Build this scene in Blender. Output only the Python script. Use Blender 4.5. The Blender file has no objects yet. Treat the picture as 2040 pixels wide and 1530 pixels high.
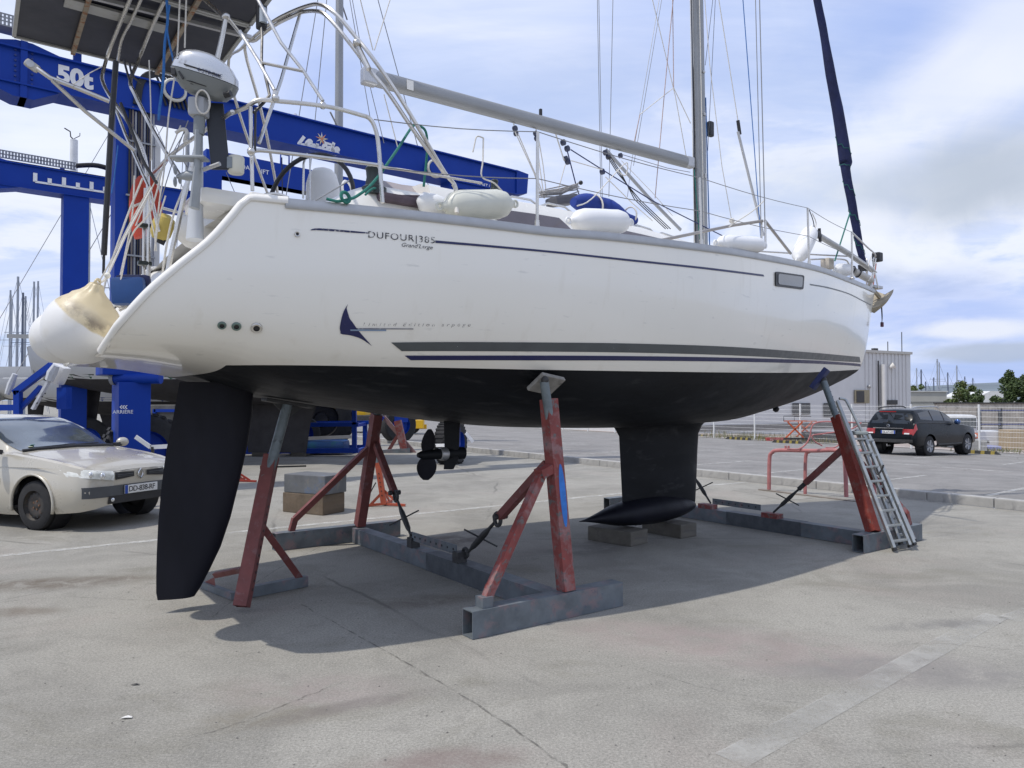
import bpy, bmesh, math, random
from mathutils import Vector, Matrix, noise
random.seed(7)
R=math.radians
scene=bpy.context.scene
# ------------------------------------------------------------------ camera
F_PX=1484.0; CAM_H=1.66; PITCH=math.atan(32/1484)
cam_d=bpy.data.cameras.new('camera'); cam=bpy.data.objects.new('camera',cam_d)
scene.collection.objects.link(cam); scene.camera=cam
cam_d.sensor_width=36; cam_d.lens=36*F_PX/2040; cam_d.clip_start=.05; cam_d.clip_end=9000
cam.location=(0,0,CAM_H); cam.rotation_euler=(R(90)+PITCH,0,0)
# ------------------------------------------------------------------ sun and sky
SUN_DIR=Vector((-.41,-.21,.89)).normalized()
sd=bpy.data.lights.new('sun','SUN'); sd.energy=2.7; sd.angle=R(.6); sd.color=(1,.955,.89)
sun=bpy.data.objects.new('sun',sd); scene.collection.objects.link(sun)
sun.rotation_euler=SUN_DIR.to_track_quat('Z','Y').to_euler()
def make_world():
    w=bpy.data.worlds.new('World'); scene.world=w; w.use_nodes=True
    nt=w.node_tree; N=nt.nodes; L=nt.links; N.clear()
    out=N.new('ShaderNodeOutputWorld'); bg=N.new('ShaderNodeBackground'); bg.inputs[1].default_value=.132
    L.new(bg.outputs[0],out.inputs[0])
    sky=N.new('ShaderNodeTexSky'); sky.sky_type='NISHITA'; sky.sun_disc=False
    sky.sun_elevation=math.asin(SUN_DIR.z); sky.sun_rotation=math.atan2(SUN_DIR.x,SUN_DIR.y)
    sky.air_density=1.0; sky.dust_density=1.2; sky.ozone_density=2.2; sky.altitude=0
    tc=N.new('ShaderNodeTexCoord'); sep=N.new('ShaderNodeSeparateXYZ'); L.new(tc.outputs['Generated'],sep.inputs[0])
    def M(op,a,b=None,c=None,clamp=False):
        m=N.new('ShaderNodeMath'); m.operation=op; m.use_clamp=clamp
        for i,x in enumerate((a,b,c)):
            if x is None: continue
            if isinstance(x,(int,float)): m.inputs[i].default_value=x
            else: L.new(x,m.inputs[i])
        return m.outputs[0]
    zz=M('ADD',M('MAXIMUM',sep.outputs[2],0.0),.16)
    px=M('DIVIDE',sep.outputs[0],zz); py=M('DIVIDE',sep.outputs[1],zz)
    # streaks run up to the right: rotate and squeeze
    comb=N.new('ShaderNodeCombineXYZ'); L.new(px,comb.inputs[0]); L.new(py,comb.inputs[1])
    mp=N.new('ShaderNodeMapping'); mp.inputs['Rotation'].default_value=(0,0,R(-28)); mp.inputs['Scale'].default_value=(.42,1.35,1); mp.inputs['Location'].default_value=(3.1,1.7,0)
    L.new(comb.outputs[0],mp.inputs[0])
    def noi(vec,sc,det,ro,dist=0):
        n=N.new('ShaderNodeTexNoise'); n.inputs['Scale'].default_value=sc; n.inputs['Detail'].default_value=det
        n.inputs['Roughness'].default_value=ro; n.inputs['Distortion'].default_value=dist; L.new(vec,n.inputs[0]); return n.outputs[0]
    def ramp(x,a,b):
        m=N.new('ShaderNodeMapRange'); m.interpolation_type='SMOOTHSTEP'; L.new(x,m.inputs[0])
        m.inputs[1].default_value=a; m.inputs[2].default_value=b; return m.outputs[0]
    veil=ramp(noi(mp.outputs[0],.95,7,.62,.5),.26,.62)       # high thin cloud
    streak=ramp(noi(mp.outputs[0],2.6,6,.6,1.0),.35,.75)
    # low cumulus band, isotropic in azimuth / elevation
    mp2=N.new('ShaderNodeMapping'); mp2.inputs['Scale'].default_value=(1.0,1.0,2.5); mp2.inputs['Location'].default_value=(.9,.35,.2)
    L.new(tc.outputs['Generated'],mp2.inputs[0])
    puff=noi(mp2.outputs[0],2.9,8,.58,.35)
    band=M('MULTIPLY',ramp(sep.outputs[2],.015,.07),M('SUBTRACT',1,ramp(sep.outputs[2],.22,.46)))
    cum=M('MULTIPLY',ramp(puff,.47,.56),band)
    edge=ramp(puff,.52,.68)                                  # thick parts look grey
    def mix(f,a,b):
        m=N.new('ShaderNodeMixRGB'); 
        if isinstance(f,(int,float)): m.inputs[0].default_value=f
        else: L.new(f,m.inputs[0])
        for i,x in ((1,a),(2,b)):
            if isinstance(x,tuple): m.inputs[i].default_value=(*x,1)
            else: L.new(x,m.inputs[i])
        return m.outputs[0]
    K=1/.132*1.06
    blue=mix(.62,sky.outputs[0],(.30*K,.44*K,.82*K))
    thin=mix(streak,(.57*K,.66*K,.90*K),(.73*K,.78*K,.94*K))
    c=mix(M('ADD',M('MULTIPLY',veil,.68),.30),blue,thin)
    cc=mix(edge,(.82*K,.85*K,.93*K),(.50*K,.56*K,.68*K))
    c=mix(M('MULTIPLY',cum,.85),c,cc)
    # pale band of haze right above the horizon
    hz=M('SUBTRACT',1,ramp(sep.outputs[2],0,.16))
    c=mix(M('MULTIPLY',hz,.35),c,(.55*K,.64*K,.82*K))
    # a few openings and one heavy bank of cloud, each at its own place in the sky
    nv=noi(tc.outputs['Generated'],4.0,7,.62,.6); nv2=M('MULTIPLY',M('SUBTRACT',nv,.5),.20)
    def blob(az,el,rad,soft,sx=1.0):
        a,e=R(az),R(el); d=(math.sin(a)*math.cos(e),math.cos(a)*math.cos(e),math.sin(e))
        dp=N.new('ShaderNodeVectorMath'); dp.operation='DISTANCE'; dp.inputs[1].default_value=(d[0]*1,d[1]*1,d[2]*sx)
        sc=N.new('ShaderNodeVectorMath'); sc.operation='MULTIPLY'; sc.inputs[1].default_value=(1,1,sx); L.new(tc.outputs['Generated'],sc.inputs[0]); L.new(sc.outputs[0],dp.inputs[0])
        return M('SUBTRACT',1,ramp(M('ADD',dp.outputs['Value'],nv2),rad-soft,rad+soft))
    BLUE=(.30*K,.42*K,.80*K)
    for az,el,r_,so,sx,k in ((28.5,25.5,.10,.07,1.4,.55),(-14,23,.07,.05,1.2,.65),(-11,18,.05,.04,1.2,.35),(29,6.2,.13,.07,3.0,.50),(34.5,2.2,.12,.08,3.6,.50),(22,9,.07,.05,2.2,.45),(-60,20,.3,.2,1,.4),(12,27,.09,.08,1.3,.35)):
        c=mix(M('MULTIPLY',blob(az,el,r_,so,sx),k),c,BLUE)
    for az,el,r_,so,sx,k,col in ((30,14.0,.11,.06,2.2,.75,(.45*K,.51*K,.61*K)),(35,14.5,.10,.06,2.0,.70,(.44*K,.50*K,.60*K)),(22,15.0,.10,.07,2.4,.45,(.52*K,.59*K,.69*K)),(26,17.2,.065,.035,2.0,.55,(.78*K,.82*K,.93*K)),(30.5,19.8,.075,.05,1.8,.60,(.80*K,.83*K,.93*K)),(34.5,22.6,.085,.06,1.6,.60,(.80*K,.83*K,.93*K)),(24,11.6,.085,.04,2.6,.70,(.82*K,.85*K,.93*K)),
        (28,9.6,.06,.035,3.0,.6,(.78*K,.82*K,.92*K)),(32,4.6,.06,.025,5.5,.8,(.76*K,.79*K,.86*K)),(33,3.1,.08,.025,7.5,.7,(.40*K,.46*K,.56*K)),(0,22,.30,.2,1.5,.20,(.72*K,.78*K,.94*K)),(-30,19,.14,.08,1.6,.5,(.84*K,.88*K,.97*K))):
        c=mix(M('MULTIPLY',blob(az,el,r_,so,sx),k),c,col)
    L.new(c,bg.inputs[0])
make_world()
vs=scene.view_settings; vs.view_transform='Standard'; vs.look='None'; vs.exposure=.12; vs.gamma=1; vs.use_curve_mapping=False
# ------------------------------------------------------------------ measuring the place (pixel of the survey photo -> metres)
def ray(u,v):
    x=(u-1020)/F_PX; z=-(v-765)/F_PX
    return Vector((x,math.cos(PITCH)-z*math.sin(PITCH),math.sin(PITCH)+z*math.cos(PITCH)))
CAMP=Vector((0,0,CAM_H))
def G(u,v,z=0.0):
    r=ray(u,v); return CAMP+r*((z-CAM_H)/r.z)
def PY(u,v,y):
    r=ray(u,v); return CAMP+r*(y/r.y)
TH=R(36); BC=Vector((-.91,7.155,0)); BD=Vector((math.cos(TH),math.sin(TH),0)); BN=Vector((math.sin(TH),-math.cos(TH),0))
BM=Matrix.Translation(BC)@Matrix.Rotation(TH,4,'Z')      # boat frame: x forward, y to port, z up
def B(u,v,w=0.0):                                         # boat frame point on the fore-and-aft plane w metres to starboard
    r=ray(u,v); t=(w+BC.dot(BN))/r.dot(BN); p=CAMP+r*t
    q=p-BC; return Vector((q.dot(BD),-w,p.z))
def S(u,v,s):                                             # boat frame point on the athwartships plane at station s
    r=ray(u,v); t=(s+BC.dot(BD))/r.dot(BD); p=CAMP+r*t
    q=p-BC; return Vector((s,-q.dot(BN),p.z))
def toW(p): return BM@p
def toB(p): return BM.inverted()@p
# ------------------------------------------------------------------ materials
MATS={}
def mat(name,col,rough=.5,metal=0.0,var=.12,vs=3.0,bump=0.0,bs=40.0,spots=None,spec=None,coat=0.0,alpha=None,stretch=(1,1,1),emit=None,ior=None,trans=0.0,spots2=None):
    if name in MATS: return MATS[name]
    m=bpy.data.materials.new(name); m.use_nodes=True; nt=m.node_tree; N=nt.nodes; L=nt.links
    b=N['Principled BSDF']; b.inputs['Roughness'].default_value=rough; b.inputs['Metallic'].default_value=metal
    if spec is not None: b.inputs['Specular IOR Level'].default_value=spec
    if coat: b.inputs['Coat Weight'].default_value=coat; b.inputs['Coat Roughness'].default_value=.06
    if ior: b.inputs['IOR'].default_value=ior
    if trans: b.inputs['Transmission Weight'].default_value=trans
    tc=N.new('ShaderNodeTexCoord'); mp=N.new('ShaderNodeMapping'); mp.inputs['Scale'].default_value=stretch
    L.new(tc.outputs['Object'],mp.inputs[0])
    def noi(sc,det=5,ro=.6,dist=0):
        n=N.new('ShaderNodeTexNoise'); n.inputs['Scale'].default_value=sc; n.inputs['Detail'].default_value=det
        n.inputs['Roughness'].default_value=ro; n.inputs['Distortion'].default_value=dist; L.new(mp.outputs[0],n.inputs[0]); return n.outputs[0]
    def rng(x,a,b,c=0,d=1):
        r=N.new('ShaderNodeMapRange'); r.inputs[1].default_value=a; r.inputs[2].default_value=b; r.inputs[3].default_value=c; r.inputs[4].default_value=d
        L.new(x,r.inputs[0]); return r.outputs[0]
    def mix(f,a,c):
        x=N.new('ShaderNodeMixRGB'); L.new(f,x.inputs[0])
        for i,q in ((1,a),(2,c)):
            if isinstance(q,tuple): x.inputs[i].default_value=(*q,1)
            else: L.new(q,x.inputs[i])
        return x.outputs[0]
    f=rng(noi(vs),.28,.72)
    lo=tuple(c*(1-var) for c in col); hi=tuple(min(1,c*(1+var)) for c in col)
    c=mix(f,lo,hi)
    for sp in (spots,spots2):
        if sp:   # (scale, threshold, colour, softness)
            s=rng(noi(sp[0],6,.65,.4),sp[1],sp[1]+sp[3]); c=mix(s,c,sp[2])
    L.new(c,b.inputs['Base Color'])
    rr=rng(noi(vs*2.3),.3,.7,max(0,rough-.06),min(1,rough+.08)); L.new(rr,b.inputs['Roughness'])
    if bump:
        bn=N.new('ShaderNodeBump'); bn.inputs['Strength'].default_value=bump; bn.inputs['Distance'].default_value=.01
        L.new(noi(bs,6,.6),bn.inputs['Height']); L.new(bn.outputs[0],b.inputs['Normal'])
    if alpha is not None:   # (scale, lo, hi, max) worn away by noise
        a=rng(noi(alpha[0],7,.7),alpha[1],alpha[2],0,alpha[3]); L.new(a,b.inputs['Alpha'])
    if emit: b.inputs['Emission Color'].default_value=(*emit[0],1); b.inputs['Emission Strength'].default_value=emit[1]
    MATS[name]=m; return m
# ------------------------------------------------------------------ mesh building
class MB:
    def __init__(s): s.v=[]; s.f=[]; s.m=[]; s.cur=0
    def add(s,vs,fs):
        o=len(s.v); s.v+= [Vector(p) for p in vs]; s.f+=[tuple(i+o for i in f) for f in fs]; s.m+=[s.cur]*len(fs); return s
    def box(s,c,d,rot=None):
        c=Vector(c); x,y,z=d[0]/2,d[1]/2,d[2]/2
        p=[Vector((a*x,b*y,e*z)) for a in(-1,1) for b in(-1,1) for e in(-1,1)]
        if rot is not None: p=[rot@q for q in p]
        return s.add([c+q for q in p],[(0,1,3,2),(4,6,7,5),(0,4,5,1),(2,3,7,6),(0,2,6,4),(1,5,7,3)])
    def bbox(s,c,d,bv=.01,rot=None):        # box with chamfered edges
        bm=bmesh.new(); bmesh.ops.create_cube(bm,size=1)
        for v in bm.verts: v.co=Vector((v.co.x*d[0],v.co.y*d[1],v.co.z*d[2]))
        bmesh.ops.bevel(bm,geom=bm.edges[:],offset=bv,segments=2,affect='EDGES',profile=.6)
        bm.verts.ensure_lookup_table()
        p=[v.co.copy() for v in bm.verts]
        if rot is not None: p=[rot@q for q in p]
        c=Vector(c); s.add([c+q for q in p],[tuple(v.index for v in f.verts) for f in bm.faces]); bm.free(); return s
    def frame(s,p0,p1,up=None):
        p0=Vector(p0);p1=Vector(p1); t=(p1-p0).normalized(); up=Vector(up) if up else Vector((0,0,1))
        if abs(t.dot(up))>.97: up=Vector((1,0,0))
        a=t.cross(up).normalized(); b=a.cross(t).normalized(); return p0,p1,t,a,b
    def bar(s,p0,p1,w,h=None,up=None,hollow=0):   # square tube; hollow = wall thickness
        h=h or w; p0,p1,t,a,b=s.frame(p0,p1,up)
        def ring(p,w,h): return [p+a*(x*w/2)+b*(y*h/2) for x,y in((-1,-1),(1,-1),(1,1),(-1,1))]
        v=ring(p0,w,h)+ring(p1,w,h); f=[(i,(i+1)%4,4+(i+1)%4,4+i) for i in range(4)]
        if not hollow: f+=[(3,2,1,0),(4,5,6,7)]; return s.add(v,f)
        v+=ring(p0,w-2*hollow,h-2*hollow)+ring(p1,w-2*hollow,h-2*hollow)
        f+=[(8+(i+1)%4,8+i,12+i,12+(i+1)%4) for i in range(4)]
        f+=[((i+1)%4,i,8+i,8+(i+1)%4) for i in range(4)]+[(4+i,4+(i+1)%4,12+(i+1)%4,12+i) for i in range(4)]
        return s.add(v,f)
    def tube(s,pts,r,seg=8,caps=True,closed=False,squash=None,up=None):
        pts=[Vector(p) for p in pts]; n=len(pts)
        if n<2: return s
        rs=r if isinstance(r,(list,tuple)) else [r]*n
        T=[]
        for i in range(n):
            a=pts[(i-1)%n] if (i>0 or closed) else pts[0]; b=pts[(i+1)%n] if (i<n-1 or closed) else pts[-1]
            d=b-a; T.append(d.normalized() if d.length>1e-9 else Vector((0,0,1)))
        u=Vector(up) if up else Vector((0,0,1))
        if abs(T[0].dot(u))>.95: u=Vector((0,1,0)) if abs(T[0].y)<.9 else Vector((1,0,0))
        A=(u-T[0]*u.dot(T[0])).normalized(); v=[]
        for i in range(n):
            A=(A-T[i]*A.dot(T[i]));  A=A.normalized() if A.length>1e-6 else T[i].orthogonal().normalized()
            Bv=T[i].cross(A); sx,sy=(squash or (1,1))
            for k in range(seg):
                t=2*math.pi*k/seg; v.append(pts[i]+(A*math.cos(t)*sx+Bv*math.sin(t)*sy)*rs[i])
        f=[]
        for i in range(n if closed else n-1):
            j=(i+1)%n
            for k in range(seg):
                l=(k+1)%seg; f.append((i*seg+k,i*seg+l,j*seg+l,j*seg+k))
        if caps and not closed: f+=[tuple(range(seg-1,-1,-1)),tuple((n-1)*seg+k for k in range(seg))]
        return s.add(v,f)
    def lathe(s,prof,o,axis=(0,0,1),seg=20,capped=True):    # prof: (radius, height)
        o=Vector(o); q=Vector(axis).normalized().to_track_quat('Z','Y').to_matrix(); v=[];n=len(prof)
        for r,h in prof:
            for k in range(seg):
                t=2*math.pi*k/seg; v.append(o+q@Vector((r*math.cos(t),r*math.sin(t),h)))
        f=[(i*seg+k,i*seg+(k+1)%seg,(i+1)*seg+(k+1)%seg,(i+1)*seg+k) for i in range(n-1) for k in range(seg)]
        if capped: f+=[tuple(range(seg-1,-1,-1)),tuple((n-1)*seg+k for k in range(seg))]
        return s.add(v,f)
    def cyl(s,p0,p1,r,seg=14,r1=None):
        return s.tube([p0,p1],[r,r1 if r1 is not None else r],seg)
    def ball(s,c,r,seg=16,sc=(1,1,1),rot=None):
        c=Vector(c); v=[];f=[];m=seg//2
        for i in range(m+1):
            a=math.pi*i/m
            for k in range(seg):
                b=2*math.pi*k/seg; p=Vector((math.sin(a)*math.cos(b)*sc[0],math.sin(a)*math.sin(b)*sc[1],math.cos(a)*sc[2]))*r
                v.append(c+(rot@p if rot is not None else p))
        for i in range(m):
            for k in range(seg): f.append((i*seg+k,(i+1)*seg+k,(i+1)*seg+(k+1)%seg,i*seg+(k+1)%seg))
        return s.add(v,f)
    def torus(s,c,Rr,r,axis=(0,0,1),seg=32,sub=8,sc=(1,1)):
        q=Vector(axis).normalized().to_track_quat('Z','Y').to_matrix(); c=Vector(c)
        return s.tube([c+q@Vector((Rr*math.cos(t)*sc[0],Rr*math.sin(t)*sc[1],0)) for t in [2*math.pi*k/seg for k in range(seg)]],r,sub,closed=True)
    def slab(s,poly,off):                    # polygon (3d points) thickened by vector off
        poly=[Vector(p) for p in poly]; off=Vector(off); n=len(poly)
        return s.add(poly+[p+off for p in poly],[tuple(range(n-1,-1,-1)),tuple(range(n,2*n))]+[(i,(i+1)%n,n+(i+1)%n,n+i) for i in range(n)])
    def grid(s,rows,closed=False):
        n=len(rows[0]); v=[p for r in rows for p in r]; f=[]
        for i in range(len(rows)-1):
            for k in range(n if closed else n-1):
                l=(k+1)%n; f.append((i*n+k,i*n+l,(i+1)*n+l,(i+1)*n+k))
        return s.add(v,f)
    def build(s,name,m,parent=None,space='local',smooth=False,label=None,cat=None,group=None,kind=None,bevel=0,weld=False):
        """space 'world' : the points are world points; they are moved into the thing's own frame."""
        vs=s.v
        root=parent
        while root is not None and root.parent is not None: root=root.parent
        if space=='world' and root is not None:
            inv=root.matrix_basis.inverted(); vs=[inv@p for p in vs]
        me=bpy.data.meshes.new(name); me.from_pydata([tuple(p) for p in vs],[],s.f)
        ms=m if isinstance(m,(list,tuple)) else [m]
        for x in ms: me.materials.append(x)
        if len(ms)>1: me.polygons.foreach_set('material_index',s.m)
        bm=bmesh.new(); bm.from_mesh(me)
        bmesh.ops.remove_doubles(bm,verts=bm.verts[:],dist=1e-5) if weld else None
        bmesh.ops.dissolve_degenerate(bm,edges=bm.edges[:],dist=1e-6)
        bmesh.ops.recalc_face_normals(bm,faces=bm.faces[:])
        bm.to_mesh(me); bm.free()
        if smooth:
            me.polygons.foreach_set('use_smooth',[True]*len(me.polygons))
            if smooth!='all':
                try: me.set_sharp_from_angle(angle=R(38))
                except Exception: pass
        o=bpy.data.objects.new(name,me); scene.collection.objects.link(o)
        if parent is not None: o.parent=parent
        if bevel:
            md=o.modifiers.new('bevel','BEVEL'); md.width=bevel; md.segments=2; md.limit_method='ANGLE'
        if label: o['label']=label
        if cat: o['category']=cat
        if group: o['group']=group
        if kind: o['kind']=kind
        me.update(); return o
def thing(name,label,cat,M=None,loc=(0,0,0),rz=0,group=None):
    o=bpy.data.objects.new(name,None); scene.collection.objects.link(o)
    o.empty_display_size=.2
    o.matrix_basis=M if M is not None else Matrix.Translation(Vector(loc))@Matrix.Rotation(rz,4,'Z')
    o['label']=label; o['category']=cat
    if group: o['group']=group
    return o
def copy_tree(o,M=None,label=None,parent=None):
    c=o.copy(); scene.collection.objects.link(c); c.parent=parent
    if M is not None: c.matrix_basis=M
    if label: c['label']=label
    for ch in [x for x in o.children]: copy_tree(ch,None,None,c)
    return c
def spline(pts,n=8):                         # Catmull-Rom through 3d points
    pts=[Vector(p) for p in pts]; out=[]
    for i in range(len(pts)-1):
        p0=pts[max(0,i-1)];p1=pts[i];p2=pts[i+1];p3=pts[min(len(pts)-1,i+2)]
        for k in range(n):
            t=k/n; out.append(.5*((2*p1)+(p2-p0)*t+(2*p0-5*p1+4*p2-p3)*t*t+(3*p1-p0-3*p2+p3)*t**3))
    out.append(pts[-1]); return out
def curve1(pts):                             # monotone cubic y(x)
    xs=[p[0] for p in pts]; ys=[p[1] for p in pts]; n=len(xs)
    d=[(ys[i+1]-ys[i])/(xs[i+1]-xs[i]) for i in range(n-1)]
    m=[d[0]]+[0 if d[i-1]*d[i]<=0 else 2*d[i-1]*d[i]/(d[i-1]+d[i]) for i in range(1,n-1)]+[d[-1]]
    def f(x):
        if x<=xs[0]: return ys[0]
        if x>=xs[-1]: return ys[-1]
        i=max(k for k in range(n-1) if xs[k]<=x); h=xs[i+1]-xs[i]; t=(x-xs[i])/h
        return ((2*t**3-3*t*t+1)*ys[i]+(t**3-2*t*t+t)*h*m[i]+(-2*t**3+3*t*t)*ys[i+1]+(t**3-t*t)*h*m[i+1])
    return f
def text_geo(s,size=1.0,align='LEFT',shear=0,spacing=1.0,bold=0):
    cu=bpy.data.curves.new('t','FONT'); cu.body=s; cu.size=size; cu.align_x=align; cu.shear=shear; cu.space_character=spacing; cu.offset=bold*size
    cu.resolution_u=4
    o=bpy.data.objects.new('t',cu); scene.collection.objects.link(o)
    dg=bpy.context.evaluated_depsgraph_get(); dg.update(); me=bpy.data.meshes.new_from_object(o.evaluated_get(dg))
    v=[x.co.copy() for x in me.vertices]; f=[tuple(p.vertices) for p in me.polygons]
    bpy.data.objects.remove(o); bpy.data.curves.remove(cu); bpy.data.meshes.remove(me); return v,f
def flat_text(mb,s,o,ex,ey,size,off=.003,**k):      # lettering laid on the plane through o spanned by unit vectors ex, ey
    v,f=text_geo(s,size,**k); o=Vector(o);ex=Vector(ex);ey=Vector(ey); nn=ex.cross(ey).normalized()
    mb.add([o+ex*p.x+ey*p.y+nn*off for p in v],f)
STAINLESS=mat('stainless',(.62,.60,.56),.28,.9,var=.10,vs=9,bump=.05,spots=(14,.62,(.42,.36,.28),.12))
ALU=mat('aluminium',(.52,.52,.52),.42,.75,var=.1,vs=4,spots=(9,.64,(.36,.35,.33),.15))
ALUG=mat('grey_anodised',(.40,.40,.395),.42,.35,var=.07,vs=3)
BLACK=mat('black_plastic',(.018,.018,.020),.45,var=.25,vs=8)
RUBBER=mat('rubber',(.022,.021,.020),.85,var=.3,vs=10,bump=.2)
GEL=mat('white_gelcoat',(.82,.80,.745),.22,var=.03,vs=1.5,spots=(3.2,.66,(.66,.63,.55),.25))
FENDW=mat('white_vinyl',(.80,.80,.79),.34,var=.04,vs=3,spots=(7,.66,(.60,.56,.48),.2))
ROPEW=mat('white_rope',(.66,.63,.57),.8,var=.15,vs=60,bump=.3,bs=200)
ROPEB=mat('blue_rope',(.03,.15,.42),.75,var=.2,vs=50,bump=.3,bs=200)
ROPEN=mat('navy_rope',(.015,.025,.10),.8,var=.2,vs=50)
ROPEG=mat('green_rope',(.02,.17,.13),.75,var=.2,vs=50,bump=.3,bs=200)
WIRE=mat('steel_wire',(.26,.26,.26),.4,.7,var=.1)
PAINTTMP=None
NAVY=mat('navy_vinyl',(.012,.018,.085),.38,var=.1,alpha=None)
# ------------------------------------------------------------------ ground
LOTZ=.12
def struct(mb,name,m,**k): return mb.build(name,m,kind="structure",**k)
def ground_mat(name,base,pink,dark,asphalt=False):
    m=bpy.data.materials.new(name); m.use_nodes=True; nt=m.node_tree; N=nt.nodes; L=nt.links; b=N['Principled BSDF']
    b.inputs['Roughness'].default_value=.92; b.inputs['Specular IOR Level'].default_value=.25
    tc=N.new('ShaderNodeTexCoord')
    def noi(sc,det=6,ro=.6,dist=0,off=(0,0,0),st=(1,1,1),rot=0):
        mp=N.new('ShaderNodeMapping'); mp.inputs['Location'].default_value=off; mp.inputs['Scale'].default_value=st; mp.inputs['Rotation'].default_value=(0,0,rot); L.new(tc.outputs['Object'],mp.inputs[0])
        n=N.new('ShaderNodeTexNoise'); n.inputs['Scale'].default_value=sc; n.inputs['Detail'].default_value=det
        n.inputs['Roughness'].default_value=ro; n.inputs['Distortion'].default_value=dist; L.new(mp.outputs[0],n.inputs[0]); return n.outputs[0]
    def rng(x,a,b,c=0,d=1,sm=True):
        r=N.new('ShaderNodeMapRange'); r.interpolation_type='SMOOTHSTEP' if sm else 'LINEAR'
        for i,q in enumerate((a,b,c,d)): r.inputs[i+1].default_value=q
        L.new(x,r.inputs[0]); return r.outputs[0]
    def mul(a,c):
        x=N.new('ShaderNodeMath'); x.operation='MULTIPLY'
        for i,q in enumerate((a,c)):
            if isinstance(q,(int,float)): x.inputs[i].default_value=q
            else: L.new(q,x.inputs[i])
        return x.outputs[0]
    def mix(f,a,c,mode='MIX'):
        x=N.new('ShaderNodeMixRGB'); x.blend_type=mode
        for i,q in ((0,f),(1,a),(2,c)):
            if isinstance(q,tuple): x.inputs[i].default_value=(*q,1)
            elif isinstance(q,(int,float)): x.inputs[i].default_value=q
            else: L.new(q,x.inputs[i])
        return x.outputs[0]
    lo=tuple(c*.80 for c in base); hi=tuple(c*1.16 for c in base)
    c=mix(rng(noi(.55,8,.62,.6),.30,.70),lo,hi)
    c=mix(mul(rng(noi(1.6,7,.65,1.0,(7,3,0)),.44,.70),.55),c,tuple(q*1.2 for q in base))
    c=mix(mul(rng(noi(.42,6,.6,.8,(19,5,0)),.52,.68),.26),c,pink)
    c=mix(mul(rng(noi(.75,7,.66,1.2,(3,31,0),(1,1.6,1),.6),.52,.70),.5),c,dark)
    c=mix(mul(rng(noi(5.5,7,.7,.5,(1,1,0)),.52,.70),.45),c,tuple(q*.72 for q in base))
    fine=rng(noi(62,7,.82),.32,.68,.58,1.38,False)
    c=mix(1.0,c,fine,'MULTIPLY')
    agg=rng(noi(130,3,.6),.55,.68); c=mix(mul(agg,.5),c,tuple(q*1.7 for q in base))
    pit=rng(noi(95,4,.75,0,(5,5,0)),.56,.66); c=mix(mul(pit,.7),c,tuple(q*.42 for q in base))
    # thin wandering cracks
    vo=N.new('ShaderNodeTexVoronoi'); vo.feature='DISTANCE_TO_EDGE'; vo.inputs['Scale'].default_value=.22 if not asphalt else .35
    wn=N.new('ShaderNodeTexNoise'); wn.inputs['Scale'].default_value=2.2; wn.inputs['Detail'].default_value=7; L.new(tc.outputs['Object'],wn.inputs[0])
    mx=N.new('ShaderNodeMixRGB'); mx.inputs[0].default_value=.13; L.new(tc.outputs['Object'],mx.inputs[1]); L.new(wn.outputs['Color'],mx.inputs[2])
    L.new(mx.outputs[0],vo.inputs['Vector'])
    cr=rng(vo.outputs['Distance'],.0,.006,1,0); cr=mul(cr,rng(noi(.5,3,.5,0,(2,9,0)),.42,.62))
    c=mix(mul(cr,.55),c,tuple(q*.35 for q in base))
    if not asphalt:   # brown and oily stains that lie on the slab
        for (x,y,rx,ry,a,col,k) in STAINS:
            mp=N.new('ShaderNodeMapping'); mp.vector_type='TEXTURE'; mp.inputs['Location'].default_value=(x,y,0); mp.inputs['Rotation'].default_value=(0,0,a); mp.inputs['Scale'].default_value=(rx,ry,1)
            w2=N.new('ShaderNodeMixRGB'); w2.inputs[0].default_value=.10; L.new(tc.outputs['Object'],w2.inputs[1]); L.new(wn.outputs['Color'],w2.inputs[2]); L.new(w2.outputs[0],mp.inputs[0])
            # the mix above scales the point by .9 so undo it
            w2.blend_type='ADD'
            ln=N.new('ShaderNodeVectorMath'); ln.operation='LENGTH'; L.new(mp.outputs[0],ln.inputs[0])
            f=rng(ln.outputs['Value'],.25,1.05,k,0); f=mul(f,rng(noi(3.5,6,.7,.5,(x,y,0)),.30,.62))
            c=mix(f,c,col)
    L.new(c,b.inputs['Base Color'])
    bn=N.new('ShaderNodeBump'); bn.inputs['Strength'].default_value=.45; bn.inputs['Distance'].default_value=.006
    hgt=N.new('ShaderNodeMath'); hgt.operation='ADD'; L.new(noi(75,6,.75),hgt.inputs[0]); L.new(mul(cr,-2.0),hgt.inputs[1])
    L.new(hgt.outputs[0],bn.inputs['Height']); L.new(bn.outputs[0],b.inputs['Normal'])
    return m
g=lambda u,v:G(u,v)
STAINS=[]
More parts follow.
